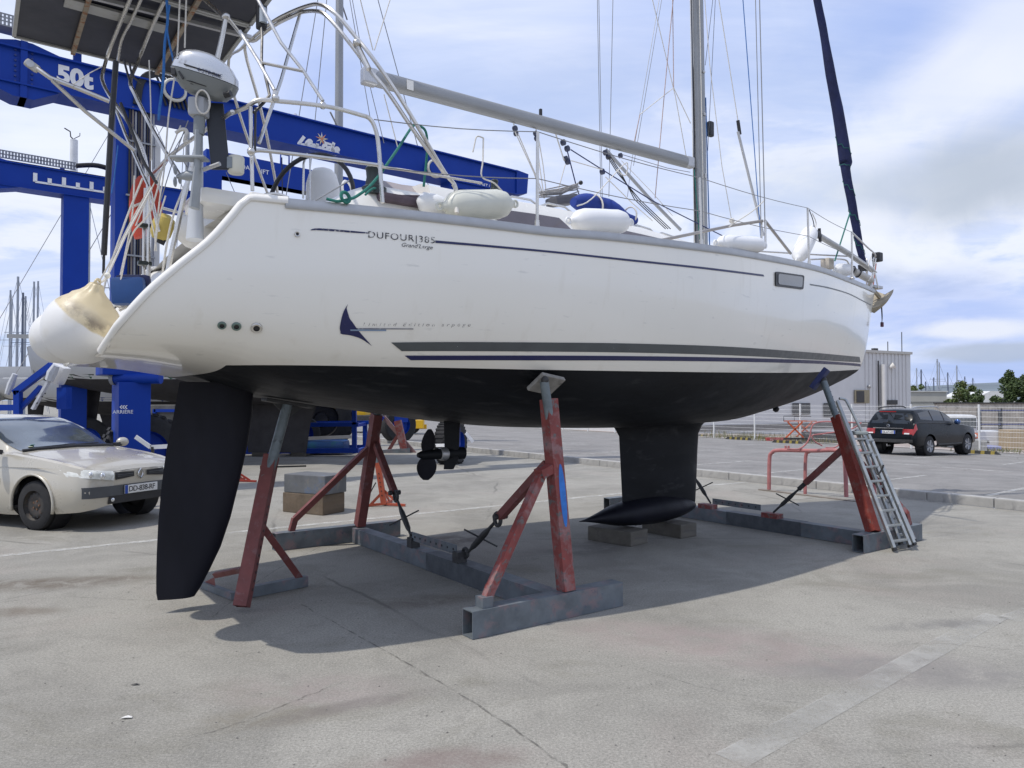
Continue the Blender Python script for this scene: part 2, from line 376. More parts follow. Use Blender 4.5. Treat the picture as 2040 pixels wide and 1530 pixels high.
for u,v,rx,ry,a,col,k in [(110,1160,.95,.35,.15,(.11,.085,.06),.75),(250,1150,.55,.22,.1,(.12,.095,.07),.6),(60,1215,.45,.2,0,(.13,.10,.07),.55),
      (900,1075,.9,.5,.5,(.075,.06,.05),.7),(860,1195,.55,.25,.3,(.10,.07,.055),.55),(1180,1090,1.2,.5,.6,(.10,.09,.085),.5),
      (1520,1290,1.6,.6,-.3,(.31,.25,.235),.5),(1290,1255,.8,.35,-.3,(.31,.25,.235),.45),(640,1370,.8,.35,0,(.31,.25,.235),.4),(1740,1320,.9,.25,.2,(.20,.19,.18),.6),(1900,1340,1.0,.3,.1,(.19,.18,.17),.6),
      (1880,1240,.7,.15,.2,(.14,.135,.13),.6),(560,1420,.5,.2,.2,(.19,.165,.12),.6),(720,1400,.6,.12,.5,(.16,.14,.13),.55),(900,1510,.6,.2,.2,(.20,.145,.13),.6)]:
    p=g(u,v); STAINS.append((p.x,p.y,rx,ry,a,col,k))
GROUND=ground_mat('weathered_concrete',(.290,.277,.242),(.335,.282,.248),(.20,.188,.150))
ASPH=ground_mat('grey_asphalt',(.235,.225,.21),(.25,.22,.20),(.16,.155,.15),True)
k0=G(942,901); k1=G(2040,1019); kd=(k1-k0).normalized(); kn=Vector((-kd.y,kd.x,0)); 
if kn.y<0: kn=-kn

KW=.17; KS=k0-kd*22; KE=k1+kd*16
BETA=.030
def lot_q(p): return (p-k0).dot(kn)-KW
def lot_z(p): return LOTZ-BETA*max(0,min(60,lot_q(p)))
def GL(u,v):                                 # point of the sloping car park seen at a pixel
    r=ray(u,v); nrm=Vector((kn.x*BETA,kn.y*BETA,1)); c=LOTZ+BETA*(k0.dot(kn)+KW)
    t=(c-nrm.dot(CAMP))/nrm.dot(r); return CAMP+r*t
A1=k0-kd*3500; A2=k1+kd*3500
mb=MB(); mb.add([A1,A2,A2-kn*3000,A1-kn*3000],[(0,1,2,3)]); mb.build('ground',GROUND,kind='structure')
def kp(t,q,z): p=k0+kd*t+kn*q; return Vector((p.x,p.y,z))
mb=MB(); mb.add([kp(-60,KW,LOTZ),kp(120,KW,LOTZ),kp(120,KW+60,LOTZ-BETA*60),kp(-60,KW+60,LOTZ-BETA*60)],[(0,1,2,3)]); struct(mb,'car_park',ASPH)
FARM=mat('far_ground',(.26,.245,.215),.95,var=.2,vs=.05)
mb=MB(); zf=LOTZ-BETA*60-.004
mb.add([kp(-3500,KW+60,zf),kp(3500,KW+60,zf),kp(3500,4500,zf),kp(-3500,4500,zf), kp(-3500,0,-.01),kp(-60,0,-.01),kp(-60,KW+60,zf)],[(0,1,2,3),(4,5,6,0)]); 
mb.add([kp(120,0,-.01),kp(3500,0,-.01),kp(3500,KW+60,zf),kp(120,KW+60,zf)],[(0,1,2,3)]); struct(mb,'far_land',FARM)
f0=GL(1414,872); f1=GL(1959,901); fd=(f1-f0); fd.z=0; fd.normalize(); fn=Vector((-fd.y,fd.x,0))
if fn.y<0: fn=-fn
FS=f0-fd*6; FE=f1+fd*10
GRAV=mat('gravel',(.33,.27,.235),.95,var=.25,vs=.8,bump=.8,bs=9,spots=(22,.52,(.20,.165,.14),.16),spots2=(30,.56,(.46,.42,.36),.1))
mb=MB(); rows=[]
for j in range(9):
    row=[]
    for i in range(13):
        p=FS+(FE-FS)*(i/12*1.5-.25)+fn*(.35+j*4.0); row.append(Vector((p.x,p.y,lot_z(p)+.012)))
    rows.append(row)
mb.grid(rows); struct(mb,'gravel_yard',GRAV)
# kerb, stone by stone
KERB=mat('kerb_concrete',(.37,.36,.335),.9,var=.14,vs=5,bump=.4,bs=60,spots=(6,.56,(.25,.245,.235),.2))
kroot=thing('kerb','low pale concrete kerb of long stones along the edge of the car park','kerb',loc=KS,rz=math.atan2(kd.y,kd.x))
L0=(KE-KS).length; n=int(L0/1.0); me=None
for i in range(n):
    if me is None:
        o=MB().bbox((.5,KW/2,.072),(.988,KW,.16),.018).build('kerb_stone',KERB,kroot); me=o
        proto_k=o
    else:
        o=proto_k.copy(); scene.collection.objects.link(o); o.parent=kroot
    o.location=(i*1.0,0,random.uniform(-.004,.004)); o.rotation_euler=(0,0,random.uniform(-.004,.004))
# painted lines
PAINT=mat('worn_white_paint',(.66,.65,.60),.85,var=.1,vs=4,alpha=(5.0,.34,.62,.65))
PAINT2=mat('faded_white_paint',(.50,.49,.45),.9,var=.15,vs=3,alpha=(2.6,.36,.62,.52),spots=(22,.56,(.42,.40,.36),.1))
def pline(name,a,b,w,z,m):
    a=Vector((a.x,a.y,0));b=Vector((b.x,b.y,0)); d=(b-a).normalized(); s=Vector((-d.y,d.x,0))*w/2; mb=MB(); n=max(2,int((b-a).length/1.0))
    for i in range(n):
        p=a.lerp(b,i/n);q=a.lerp(b,(i+1)/n); zz=Vector((0,0,z)); mb.add([p-s+zz,q-s+zz,q+s+zz,p+s+zz],[(0,1,2,3)])
    return struct(mb,name,m)
def plot(a,b,w=.11):
    d=(b-a).normalized(); s_=Vector((-d.y,d.x,0)).normalized()*w/2; up_=Vector((kn.x*BETA,kn.y*BETA,1))*.005
    mb=MB(); mb.add([a-s_+up_,b-s_+up_,b+s_+up_,a+s_+up_],[(0,1,2,3)]); return struct(mb,'parking_line',PAINT)
pline('painted_line',G(1455,1516),G(1985,1227),.17,.004,PAINT2)
pline('painted_line',G(-60,1114),G(1240,983),.12,.004,PAINT)
JOINT=mat('dark_joint',(.085,.078,.068),.9,var=.3,vs=4,alpha=(9,.40,.62,.50))
def crack(pts,w,seed=0):
    P_=[G(u,v) for u,v in pts]; P_=spline(P_,14); mb=MB(); rows=[]
    for i,p in enumerate(P_):
        a=P_[max(0,i-1)];b=P_[min(len(P_)-1,i+1)]; d=(b-a).normalized(); s_=Vector((-d.y,d.x,0)); o=s_*.02*noise.noise(Vector((i*.35,seed,0))); ww=w*(.6+.8*abs(noise.noise(Vector((i*.5,seed+9,0)))))
        rows.append([p+o-s_*ww+Vector((0,0,.003)),p+o+s_*ww+Vector((0,0,.003))])
    mb.grid(rows); return struct(mb,'slab_joint',JOINT)
crack([(600,1205),(740,1282),(860,1350),(1020,1450),(1140,1540)],.010,1)
crack([(375,1472),(480,1440),(560,1408),(650,1372),(700,1355)],.007,2)
crack([(1820,1283),(1900,1284),(1980,1292),(2080,1300)],.006,3)
crack([(1270,1330),(1400,1370),(1520,1392),(1600,1402)],.005,4)
crack([(700,1060),(560,1130),(420,1230)],.006,5)
crack([(-40,1205),(120,1190),(300,1196),(420,1184)],.006,6)
pline('painted_line',G(1380,970),G(1487,961),.11,.004,PAINT)
pline('painted_line',G(2010,1235),G(2200,1170),.17,.004,PAINT2)
for a in [(1389,926,1499,918),(1513,944,1655,931),(1330,893,1455,901),(1438,889,1553,884),(1524,905,1678,915),(1779,923,2016,941),(1772,956,1846,947),(1819,913,1929,906),(1998,926,2060,918),(1967,988,2060,969),(1115,882,1175,886),(1160,905,1235,900),(1120,870,1235,874),(1010,893,1100,886),(1960,905,2100,913),(1560,882,1700,893)]:
    plot(GL(a[0],a[1]),GL(a[2],a[3]))
# distant hills
HILL=mat('far_hill',(.14,.17,.19),.95,var=.2,vs=.004)
def hills(name,x0,x1,y,hf,dep):
    mb=MB(); rows=[]
    for j in range(9):
        row=[]
        for i in range(61):
            x=x0+(x1-x0)*i/60; t=j/8; h=hf(x)*math.sin(math.pi*min(1,t*1.0))**.8 if j<8 else 0
            row.append(Vector((x,y+dep*t,h*(.85+.3*noise.noise(Vector((x*.004,t*3,1)))))))
        rows.append(row)
    mb.grid(rows); return struct(mb,name,HILL,smooth='all')
hills('hills',200,3800,2600,lambda x:58+34*noise.noise(Vector((x*.0011,3.3,0)))+12*noise.noise(Vector((x*.006,1,0)))+ (28 if 1500<x<2600 else 0)*math.sin((x-1500)/1100*math.pi if 1500<x<2600 else 0),900)
hills('hills',-4200,-900,3300,lambda x:42+20*noise.noise(Vector((x*.001,8,0))),900)
# ------------------------------------------------------------------ the big sailing boat
zk=curve1([(-2.82,1.935),(-2.64,1.93),(-2.12,1.867),(-1.55,1.71),(-1.14,1.647),(-.375,1.543),(.215,1.459),(1,1.384),(2.41,1.35),(4.17,1.38),(5.2,1.50),(6.4,1.71),(7.2,1.906),(7.7,2.05),(7.93,2.15),(8.04,2.32),(8.135,2.6),(8.43,3.44)])
zs=curve1([(-2.82,1.955),(-2.791,2.01),(-2.767,2.097),(-2.721,2.166),(-2.614,2.309),(-2.465,2.467),(-2.286,2.646),(-2.188,2.774),(-2.07,2.925),(-2.03,2.936),(-1.776,2.939),(-.06,2.954),(.61,2.992),(1.94,3.072),(3.285,3.162),(4.97,3.273),(6.37,3.33),(8.43,3.452)])
bb=curve1([(-2.82,1.44),(-2.5,1.51),(-2.07,1.59),(-1.3,1.76),(-.9,1.84),(0,1.93),(.6,1.95),(1.94,1.86),(3.285,1.62),(4.97,1.19),(6.37,.76),(7.5,.36),(8.1,.13),(8.43,.015)])
nn=curve1([(-2.82,6.0),(-2.3,4.9),(-1.8,4.2),(-1.3,3.6),(-.6,3.2),(0,3.0),(3,2.8),(5,2.25),(6.5,2.0),(7.5,1.8),(8.43,1.5)])
zp=curve1([(-2.8,1.90),(-2.1,1.897),(0,1.90),(2,1.925),(4.7,1.995),(6.5,2.075),(8.43,2.17)])
def zu(s): return max(zs(s),2.936) if s<-1.7 else zs(s)   # the rail height before the stern is cut away
def hull_w(s,z):
    D=zu(s)-zk(s); t=max(0,min(1,(zu(s)-z)/max(D,1e-4))); return bb(s)*max(0,1-t**nn(s))**(1/nn(s))
def HP(u,v,off=.004):                        # point of the starboard topside seen at a pixel
    w=1.5
    for _ in range(60):
        p=B(u,v,w); w+=.6*(hull_w(p.x,p.z)-w)
    p=B(u,v,w); e=.02
    ds=(hull_w(p.x+e,p.z)-hull_w(p.x-e,p.z))/(2*e); dz=(hull_w(p.x,p.z+e)-hull_w(p.x,p.z-e))/(2*e)
    nv=Vector((-ds,-1,-dz)).normalized(); return p+nv*off,nv
boat=thing('sailing_boat','big white sailing yacht with navy stripes and black keel propped on red stands','sailing boat',M=BM)
HULLW=bpy.data.materials.new('topside_gelcoat'); 
def topside():
    m=HULLW; m.use_nodes=True; nt=m.node_tree; N=nt.nodes; L=nt.links; b=N['Principled BSDF']
    b.inputs['Roughness'].default_value=.22; b.inputs['Coat Weight'].default_value=.5; b.inputs['Coat Roughness'].default_value=.05
    tc=N.new('ShaderNodeTexCoord')
    def noi(sc,st,det=5,off=(0,0,0)):
        mp=N.new('ShaderNodeMapping'); mp.inputs['Scale'].default_value=st; mp.inputs['Location'].default_value=off; L.new(tc.outputs['Object'],mp.inputs[0])
        n=N.new('ShaderNodeTexNoise'); n.inputs['Scale'].default_value=sc; n.inputs['Detail'].default_value=det; L.new(mp.outputs[0],n.inputs[0]); return n.outputs[0]
    def rng(x,a,b2,c=0,d=1):
        r=N.new('ShaderNodeMapRange'); 
        for i,q in enumerate((a,b2,c,d)): r.inputs[i+1].default_value=q
        L.new(x,r.inputs[0]); return r.outputs[0]
    def mix(f,a,c):
        x=N.new('ShaderNodeMixRGB')
        for i,q in ((0,f),(1,a),(2,c)):
            if isinstance(q,tuple): x.inputs[i].default_value=(*q,1)
            else: L.new(q,x.inputs[i])
        return x.outputs[0]
    c=mix(rng(noi(.6,(1,1,1)),.3,.7),(.84,.815,.735),(.88,.855,.78))
    c=mix(rng(noi(5,(1.5,1.5,.25)),.60,.80,0,.35),c,(.66,.61,.50))        # faint runs below the rail
    c=mix(rng(noi(9,(.6,.6,3.0),6,(2,2,2)),.66,.74,0,.4),c,(.55,.54,.50))  # scuffs
    L.new(c,b.inputs['Base Color'])
    bn=N.new('ShaderNodeBump'); bn.inputs['Strength'].default_value=.05; bn.inputs['Distance'].default_value=.02; L.new(noi(1.6,(1,1,1)),bn.inputs['Height']); L.new(bn.outputs[0],b.inputs['Normal'])
topside()
ANTIF=mat('black_antifouling',(.008,.0092,.0115),.55,var=.45,vs=2.4,bump=.18,bs=25,stretch=(.35,1,1),spots=(7,.58,(.035,.036,.038),.16),spots2=(28,.70,(.07,.07,.07),.05),spec=.22)
FOIL=mat('black_foil_paint',(.008,.0085,.014),.5,var=.3,vs=3.0,stretch=(1,1,.4),bump=.08,bs=20,spec=.22)
def stations(a,b,n): return [a+(b-a)*i/n for i in range(n+1)]
ST=stations(-2.82,-2.0,26)+stations(-1.9,7.6,60)+stations(7.65,8.43,18)
def section(s,na,nb):
    """half section from the rail to the centre line, evenly spaced, split at the paint line"""
    D=zu(s)-zk(s); e=2/nn(s); B_=bb(s); K_=240
    pts=[(B_*max(0,math.cos(math.pi/2*k/K_))**e if k<K_ else 0.0,zu(s)-D*math.sin(math.pi/2*k/K_)**e) for k in range(K_+1)]
    z0=zs(s); pts=[(hull_w(s,z0),z0)]+[p for p in pts if p[1]<z0-1e-4]
    zc=max(zp(s),zk(s)+.035) if s<0 else zp(s); up_=[];dn=[]
    for k,p in enumerate(pts):
        if p[1]>=zc: up_.append(p)
        else:
            if not dn and up_:
                q=up_[-1]; t=(q[1]-zc)/(q[1]-p[1]); m=(q[0]+(p[0]-q[0])*t,zc); up_.append(m); dn.append(m)
            dn.append(p)
    if not up_: up_=[pts[0]]
    if not dn: dn=[pts[-1]]
    def res(P_,n):
        L_=[0]
        for i in range(1,len(P_)): L_.append(L_[-1]+math.hypot(P_[i][0]-P_[i-1][0],P_[i][1]-P_[i-1][1]))
        out=[];j=0
        for k in range(n+1):
            d=L_[-1]*k/n
            while j<len(P_)-2 and L_[j+1]<d: j+=1
            if len(P_)==1: out.append(P_[0]); continue
            h=L_[j+1]-L_[j]; t=(d-L_[j])/h if h>1e-9 else 0; out.append((P_[j][0]+(P_[j+1][0]-P_[j][0])*t,P_[j][1]+(P_[j+1][1]-P_[j][1])*t))
        return out
    return res(up_,na),res(dn,nb)
up,lo=MB(),MB()
for sg in(1,-1):
    ra=[];rb=[]
    for s in ST:
        A,Bq=section(s,22,22); ra.append([Vector((s,-sg*w,z)) for w,z in A]); rb.append([Vector((s,-sg*w,z)) for w,z in Bq])
    up.grid(ra); iw=sum(1 for s in ST if s<0 and zk(s)+.035>zp(s))
    up.grid(rb[:iw+1]); lo.grid(rb[iw:])
# closing plate at the aft edge
A,Bq=section(-2.82,22,22); ring=A+Bq[1:]; 
for i in range(len(ring)-1):
    (w0,z0),(w1,z1)=ring[i],ring[i+1]; up.add([(-2.82,-w0,z0),(-2.82,w0,z0),(-2.82,w1,z1),(-2.82,-w1,z1)],[(0,1,2,3)])
hull=up.build('hull',HULLW,boat,smooth='all',weld=True)
bott=lo.build('underwater_hull',ANTIF,boat,smooth='all',weld=True)
# rudder, keel, bulb, sail drive, propeller --------------------------------------------------
def foil(rows,n=14):
    """rows: (s_lead, s_trail, z, thickness)"""
    out=[]
    for sl,st,z,th in rows:
        c=sl-st; r=[]
        for k in range(2*n):
            x=.5*(1-math.cos(math.pi*k/n)); y=5*th*(.2969*math.sqrt(x)-.126*x-.3516*x*x+.2843*x**3-.1015*x**4)
            r.append(Vector((sl-c*x,(-y if k<=n else y),z)))
        out.append(r)
    mb=MB(); mb.grid(out,closed=True); mb.add(out[0],[tuple(range(2*n))]); mb.add(out[-1],[tuple(range(2*n))]); return mb
def bpx(u,v): return B(u,v,0)
rl=[];
RP=[((505,784),(358,748)),((502,830),(345,830)),((492,890),(331,900)),((478,950),(322,970)),((460,1020),(315,1050)),((440,1080),(312,1110)),((418,1130),(311,1150)),((399,1170),(311,1180)),((388,1188),(314,1193))]
for a,b_ in RP:
    A_=bpx(*a);B_=bpx(*b_); rl.append((A_.x,B_.x,(A_.z+B_.z)/2+ (0.02 if a[1]<800 else 0),.13))
foil(rl).build('rudder',FOIL,boat,smooth=True)
MB().cyl((rl[0][0]-.2,0,rl[0][2]-.02),(rl[0][0]-.2,0,1.76),.05).build('rudder_stock',STAINLESS,boat,smooth=True)
KP=[((1402,836),(1212,847),.30),((1396,845),(1224,856),.20),((1390,862),(1233,870),.17),((1388,900),(1235,905),.165),((1386,960),(1238,965),.16),((1384,1000),(1240,1005),.16),((1382,1018),(1243,1024),.16)]
kr=[]
for a,b_,th in KP:
    A_=bpx(*a);B_=bpx(*b_); kr.append((A_.x,B_.x,(A_.z+B_.z)/2,th))
kr.insert(0,(kr[0][0]+.02,kr[0][1]-.02,kr[0][2]+.12,.32))
foil(kr).build('keel',ANTIF,boat,smooth=True)
# torpedo bulb
a=bpx(1154,1047); c=bpx(1386,1010); prof=[]
bulb=MB(); rows=[]; Lb=c.x-a.x; zb=.335
for i in range(25):
    t=i/24; x=a.x+Lb*t
    r=.185*(math.sin(math.pi*min(1,t**1.25*1.0))**.62 if 0<t<1 else 0)
    if t<.35: r=min(r,.185*(t/.35)**1.15*.95)
    zc=.30+(zb-.30)*t+.01*math.sin(t*3)
    rows.append([Vector((x,max(r,.004)*1.25*math.cos(q),zc+max(r,.004)*.93*math.sin(q)*(1 if math.sin(q)>0 else .92))) for q in [2*math.pi*k/20 for k in range(20)]])
bulb.grid(rows,closed=True); bulb.add(rows[0],[tuple(range(20))]); bulb.add(rows[-1],[tuple(range(20))])
bulb.build('keel_bulb',FOIL,boat,smooth='all')
# sail drive leg
sdr=MB(); A0=bpx(915,838);A1=bpx(905,922);C0=bpx(884,838);C1=bpx(886,925)
foil([(A0.x+.02,C0.x,A0.z+.06,.12),(A0.x,C0.x,A0.z-.02,.11),(A0.x-.01,C0.x+.01,1.2,.10),(A0.x-.02,C0.x+.01,1.08,.12),(A0.x-.08,C0.x,.98,.10)]).build('sail_drive_leg',ANTIF,boat,smooth=True)
hub=bpx(868,905); MB().lathe([(.02,-.30),(.045,-.24),(.05,-.12),(.055,0),(.065,.12),(.06,.22)],(hub.x+.10,0,hub.z),(1,0,0),16).build('gear_housing',ANTIF,boat,smooth=True)
MB().lathe([(.028,-.06),(.062,-.04),(.066,.02),(.05,.05)],(hub.x+.09,0,hub.z+.0),(1,0,0),16).build('anode_ring',ALU,boat,smooth=True)
pr=boat
hubo=MB().lathe([(.0,-.09),(.03,-.075),(.035,0),(.03,.04)],(hub.x-.07,0,hub.z),(1,0,0),14).build('propeller_hub',ALU,boat,smooth=True)
def blade(ang):
    rows=[]; c0=Vector((hub.x-.09,0,hub.z))
    for i in range(9):
        t=i/8; r=.03+.22*t; wd=.095*math.sin(math.pi*(.12+.88*t)**.9*.97)**.6+.004; tw=R(78-10*t); row=[]
        for k in range(10):
            q=2*math.pi*k/10; a_=math.cos(q)*wd; th=math.sin(q)*.006
            x=a_*math.sin(tw)+th*math.cos(tw); y=a_*math.cos(tw)-th*math.sin(tw)
            p=Vector((x,y,r)); p.rotate(Matrix.Rotation(ang,3,'X')); row.append(c0+p)
        rows.append(row)
    mb=MB(); mb.grid(rows,closed=True); mb.add(rows[-1],[tuple(range(10))]); return mb
for a_ in (R(8),R(188)): blade(a_).build('propeller_blade',FOIL,hubo,smooth='all')
# rub rail / toe rail along the sheer
TOE=mat('toe_rail_aluminium',(.42,.43,.44),.38,.55,var=.08,vs=6,spots=(12,.66,(.34,.33,.30),.15))
for sg in (1,-1):
    mb=MB(); rows=[]
    for s in stations(-1.86,8.36,90):
        w=bb(s); z=zs(s); rows.append([Vector((s,-sg*(w+a),z+b_)) for a,b_ in ((.012,-.052),(.02,-.03),(.014,-.004),(.014,.012),(-.03,.014),(-.03,-.02))])
    mb.grid(rows,closed=True); mb.add(rows[0],[tuple(range(6))]); mb.add(rows[-1],[tuple(range(6))]); mb.build('toe_rail',TOE,boat,smooth=True)
# white quarter capping and transom lip
for sg in (1,-1):
    pts=[Vector((s,-sg*(hull_w(s,zs(s))-.01),zs(s)+.005)) for s in stations(-2.815,-2.07,16)]
    MB().tube(pts+[Vector((-2.035,-sg*(bb(-2.035)-.01),zs(-2.035))),Vector((-1.84,-sg*(bb(-1.84)-.005),zs(-1.84)-.0))],[.028]*17+[.030,.032],10,squash=(1,.8)).build('transom_lip',GEL,boat,smooth=True)
# deck
mb=MB(); rows=[]
for s in stations(-2.05,8.38,50):
    w=bb(s)-.015; rows.append([Vector((s,w*(1-2*k/10),zs(s)-.012+.06*(1-(1-2*k/10)**2)*min(1,w))) for k in range(11)])
mb.grid(rows)
DECK=mat('deck_nonskid',(.62,.60,.55),.7,var=.06,vs=6,bump=.15,bs=120)
mb.build('deck',DECK,boat,smooth=True)
# transom: sloping panel a little inside the lip, swim platform, locker
mb=MB(); rows=[]
for s in stations(-2.79,-2.05,12):
    w=max(.05,hull_w(s,zs(s))-.05); rows.append([Vector((s+.13*(1-abs(1-2*k/10)**6),w*(1-2*k/10),zs(s)-.03)) for k in range(11)])
mb.grid(rows); mb.build('transom',GEL,boat,smooth=True)
# ------------------------------------------------------------------ markings on the topside
def decal(mb,pix,n=10,off=.004):             # strip between two pixel polylines laid on the hull
    (t,b_)=pix; rows=[]
    ct=spline([Vector((u,v,0)) for u,v in t],n); cb=spline([Vector((u,v,0)) for u,v in b_],n)
    for p,q in zip(ct,cb): rows.append([HP(*(p.lerp(q,k/3).xy),off)[0] for k in range(4)])
    mb.grid(rows); return mb
GREYST=mat('dark_grey_stripe',(.075,.085,.09),.35,var=.12,vs=6,spots=(30,.72,(.6,.6,.58),.02))
NAVYST=mat('navy_stripe',(.012,.016,.085),.35,var=.1,vs=6,spots=(24,.70,(.62,.62,.6),.02))
decal(MB(),([(779,682),(900,681),(1080,682),(1250,684),(1440,690),(1600,701),(1680,708),(1712,711)],[(800,699),(905,699),(1080,700),(1250,702),(1440,707),(1600,715),(1680,720),(1714,722)])).build('grey_stripe',GREYST,boat,smooth='all')
decal(MB(),([(806,708),(905,708),(1080,708),(1250,709),(1440,712),(1600,717),(1680,722),(1714,725)],[(818,717),(910,717),(1080,717.5),(1250,718),(1440,720),(1600,723.5),(1680,727),(1714,730)])).build('navy_stripe',NAVYST,boat,smooth='all')
WORN=mat('worn_navy_line',(.012,.014,.075),.4,var=.1,alpha=(26,.36,.44,1.0))
decal(MB(),([(618,458),(636,455),(700,460),(735,463.5)],[(620,459),(638,459),(700,463.5),(735,465.5)]),6).build('pin_stripe',WORN,boat)
decal(MB(),([(867,479),(960,487),(1100,500),(1250,516),(1400,532),(1520,547)],[(867,484),(960,491.5),(1100,504),(1250,520),(1400,536),(1522,551)])).build('pin_stripe',NAVYST,boat)
decal(MB(),([(1613,565.5),(1650,572),(1690,584),(1718,598),(1735,607)],[(1614,568),(1650,574.5),(1690,586),(1718,600),(1735,608.5)])).build('pin_stripe',GREYST,boat)
def hull_text(name,s,p0,p1,h,m,**k):         # text between two pixels on the hull, h = letter height in pixels
    v,f=text_geo(s,1.0,**k); W=max(p.x for p in v); hx=.72; mb=MB()
    d=Vector((p1[0]-p0[0],p1[1]-p0[1])); 
    mb.add([HP(p0[0]+d.x*p.x/W,p0[1]+d.y*p.x/W-p.y/hx*h,.005)[0] for p in v],f); return mb.build(name,m,boat)
INK=mat('worn_black_lettering',(.02,.02,.03),.5,var=.1,alpha=(34,.38,.50,1.0)); INK2=mat('faded_lettering',(.10,.09,.085),.5,var=.2,alpha=(60,.38,.56,.85))
hull_text('lettering','DUFOUR|385',(732,473),(866,485),13,INK,spacing=1.1)
hull_text('lettering',"Grand'Large",(798,491),(862,497),8,INK,shear=.35)
hull_text('lettering','Limited Edition arpège',(722,649),(937,650),7,INK2,shear=.3,spacing=1.75)
# sail shaped emblem
outer=[(693.6,604.8),(686,617),(681,631),(677,651),(678,660),(680,665),(699,668),(720,675),(741,689)]
inner=[(693.6,604.8),(690.5,613),(692,620),(694,627),(697,635),(703,643),(712,656),(724,670),(741,689)]
so=spline([Vector((u,v,0)) for u,v in outer],6); si=spline([Vector((u,v,0)) for u,v in inner],6); mb=MB()
mb.grid([[HP(*(p.lerp(q,k/4).xy))[0] for k in range(5)] for p,q in zip(so,si)]); mb.build('sail_emblem',NAVYST,boat,smooth='all')
PALEB=mat('pale_blue_stripe',(.22,.30,.42),.4)
decal(MB(),([(697,655.5),(769,656)],[(698,658.5),(769,659)]),6,.007).build('emblem_line',PALEB,boat)
decal(MB(),([(709,653.5),(823,654)],[(709,655),(823,655.5)]),6,.007).build('emblem_line',WORN,boat)
# portlight, drains and skin fittings
GLASSD=mat('dark_window_glass',(.045,.06,.085),.08,var=.3,vs=2,coat=.6)
a,_=HP(1543,541,.0);b_,_=HP(1600,549,0);c_,_=HP(1598,577,0);d_,_=HP(1543,570,0)
def quadp(q,x,y): return q[0].lerp(q[1],x).lerp(q[3].lerp(q[2],x),y)
Q=[a,b_,c_,d_]; nv=(b_-a).cross(d_-a).normalized(); nv=nv if nv.y<0 else -nv
def rrect(q,x0,x1,y0,y1,r=.12,n=4):
    out=[]
    for cx,cy,st in((x1-r*.5,y0+r,-90),(x1-r*.5,y1-r,0),(x0+r*.5,y1-r,90),(x0+r*.5,y0+r,180)):
        for k in range(n+1):
            t=R(st+90*k/n); out.append(quadp(q,cx+.5*r*math.cos(t),cy+r*math.sin(t)))
    return out
MB().slab([p+nv*.002 for p in rrect(Q,0,1,0,1)],nv*.014).build('portlight_frame',BLACK,boat)
pf=bpy.data.objects['portlight_frame']
MB().slab([p+nv*.017 for p in rrect(Q,.07,.93,.12,.86)],nv*.004).build('window',GLASSD,pf)
for (u,v,r,m) in [(442,648,.027,'g'),(471,650,.030,'g'),(511,653,.037,'s'),(592,467,.018,'s')]:
    p,nv=HP(u,v,0); mb=MB(); o=mb.lathe([(r,0),(r,.006),(r*.85,.014),(r*.55,.012)],p,nv,18,capped=False).build('skin_fitting',STAINLESS if m=='s' else mat('bronze_fitting',(.16,.22,.19),.5,.5),boat,smooth=True)
    MB().lathe([(r*.62,0),(r*.62,.006)],p,nv,14).build('drain_hole',BLACK,o)
for u,v in [(1150,729),(1090,770)]: pass
# small skin fittings below the bow and impeller
p=B(1545,806,.25); ww=1-(max(0,.25)/bb(p.x))**nn(p.x); MB().lathe([(.03,-.02),(.045,.03),(.02,.06)],(p.x,-.25,zs(p.x)-(zs(p.x)-zk(p.x))*ww**(1/nn(p.x))),(0,-.3,-1),12).build('log_sensor',BLACK,boat,smooth=True)
# ------------------------------------------------------------------ coachroof
def roof_sec(s):
    t=(s+.55)/5.0; h=max(0,1-t**2.2)*.40+.03; w=1.22-.55*max(0,t)**1.7
    return h,w
mb=MB(); rows=[]
for s in stations(-.55,4.35,36):
    h,w=roof_sec(s); zd=zs(s)+.02; r=[]
    for sg in(1,-1):
        pr_=[(w+.10,0),(w+.05,h*.35),(w,h*.72),(w-.05,h*.93),(w-.16,h*1.02),(w*.45,h*1.10),(0,h*1.14)]
        pr_=[Vector((s,-sg*a,zd+b_)) for a,b_ in pr_]; r+= pr_ if sg==1 else pr_[::-1][1:]
    rows.append(r)
mb.grid(rows); mb.add(rows[0],[tuple(range(len(rows[0])))]); mb.add(rows[-1],[tuple(range(len(rows[-1])))]); roof=mb.build('coachroof',GEL,boat,smooth=True)
SMOKE=mat('smoked_acrylic',(.10,.085,.095),.12,var=.2,coat=.4)
def roofwin(s0,s1,k0_,k1_,sg=1,name='cabin_window'):
    mb=MB(); rows=[]; n=12
    for i in range(n+1):
        t=i/n; s=s0+(s1-s0)*t; h,w=roof_sec(s); zd=zs(s)+.02
        a0=.30 + (.25*(1-t/.10) if t<.10 else 0) ; a1=.68-(.30*((t-.85)/.15) if t>.85 else 0)
        def pt(f):
            ww=w+.05-.05*(f-.35)/.37 if f>.35 else w+.10-.05*f/.35
            return Vector((s,-sg*(ww+.008),zd+h*f))
        rows.append([pt(a0+(a1-a0)*k/4) for k in range(5)])
    mb.grid(rows); return mb.build(name,SMOKE,roof,smooth='all')
def wins(u,v,w): return B(u,v,w).x
for sg in(1,-1):
    roofwin(.02,.95,0,0,sg); roofwin(1.25,2.55,0,0,sg)
MB().bbox((.9,0,zs(.9)+.48),(.5,.5,.05),.015).build('deck_hatch',SMOKE,boat)
# handrail
mb=MB(); mb.tube([Vector((s,-(roof_sec(s)[1]-.20),zs(s)+.02+roof_sec(s)[0]*1.02+ (.045 if i%4 else .0))) for i,s in enumerate(stations(.3,2.9,24))],.011,6); mb.build('grab_rail',STAINLESS,boat,smooth=True)
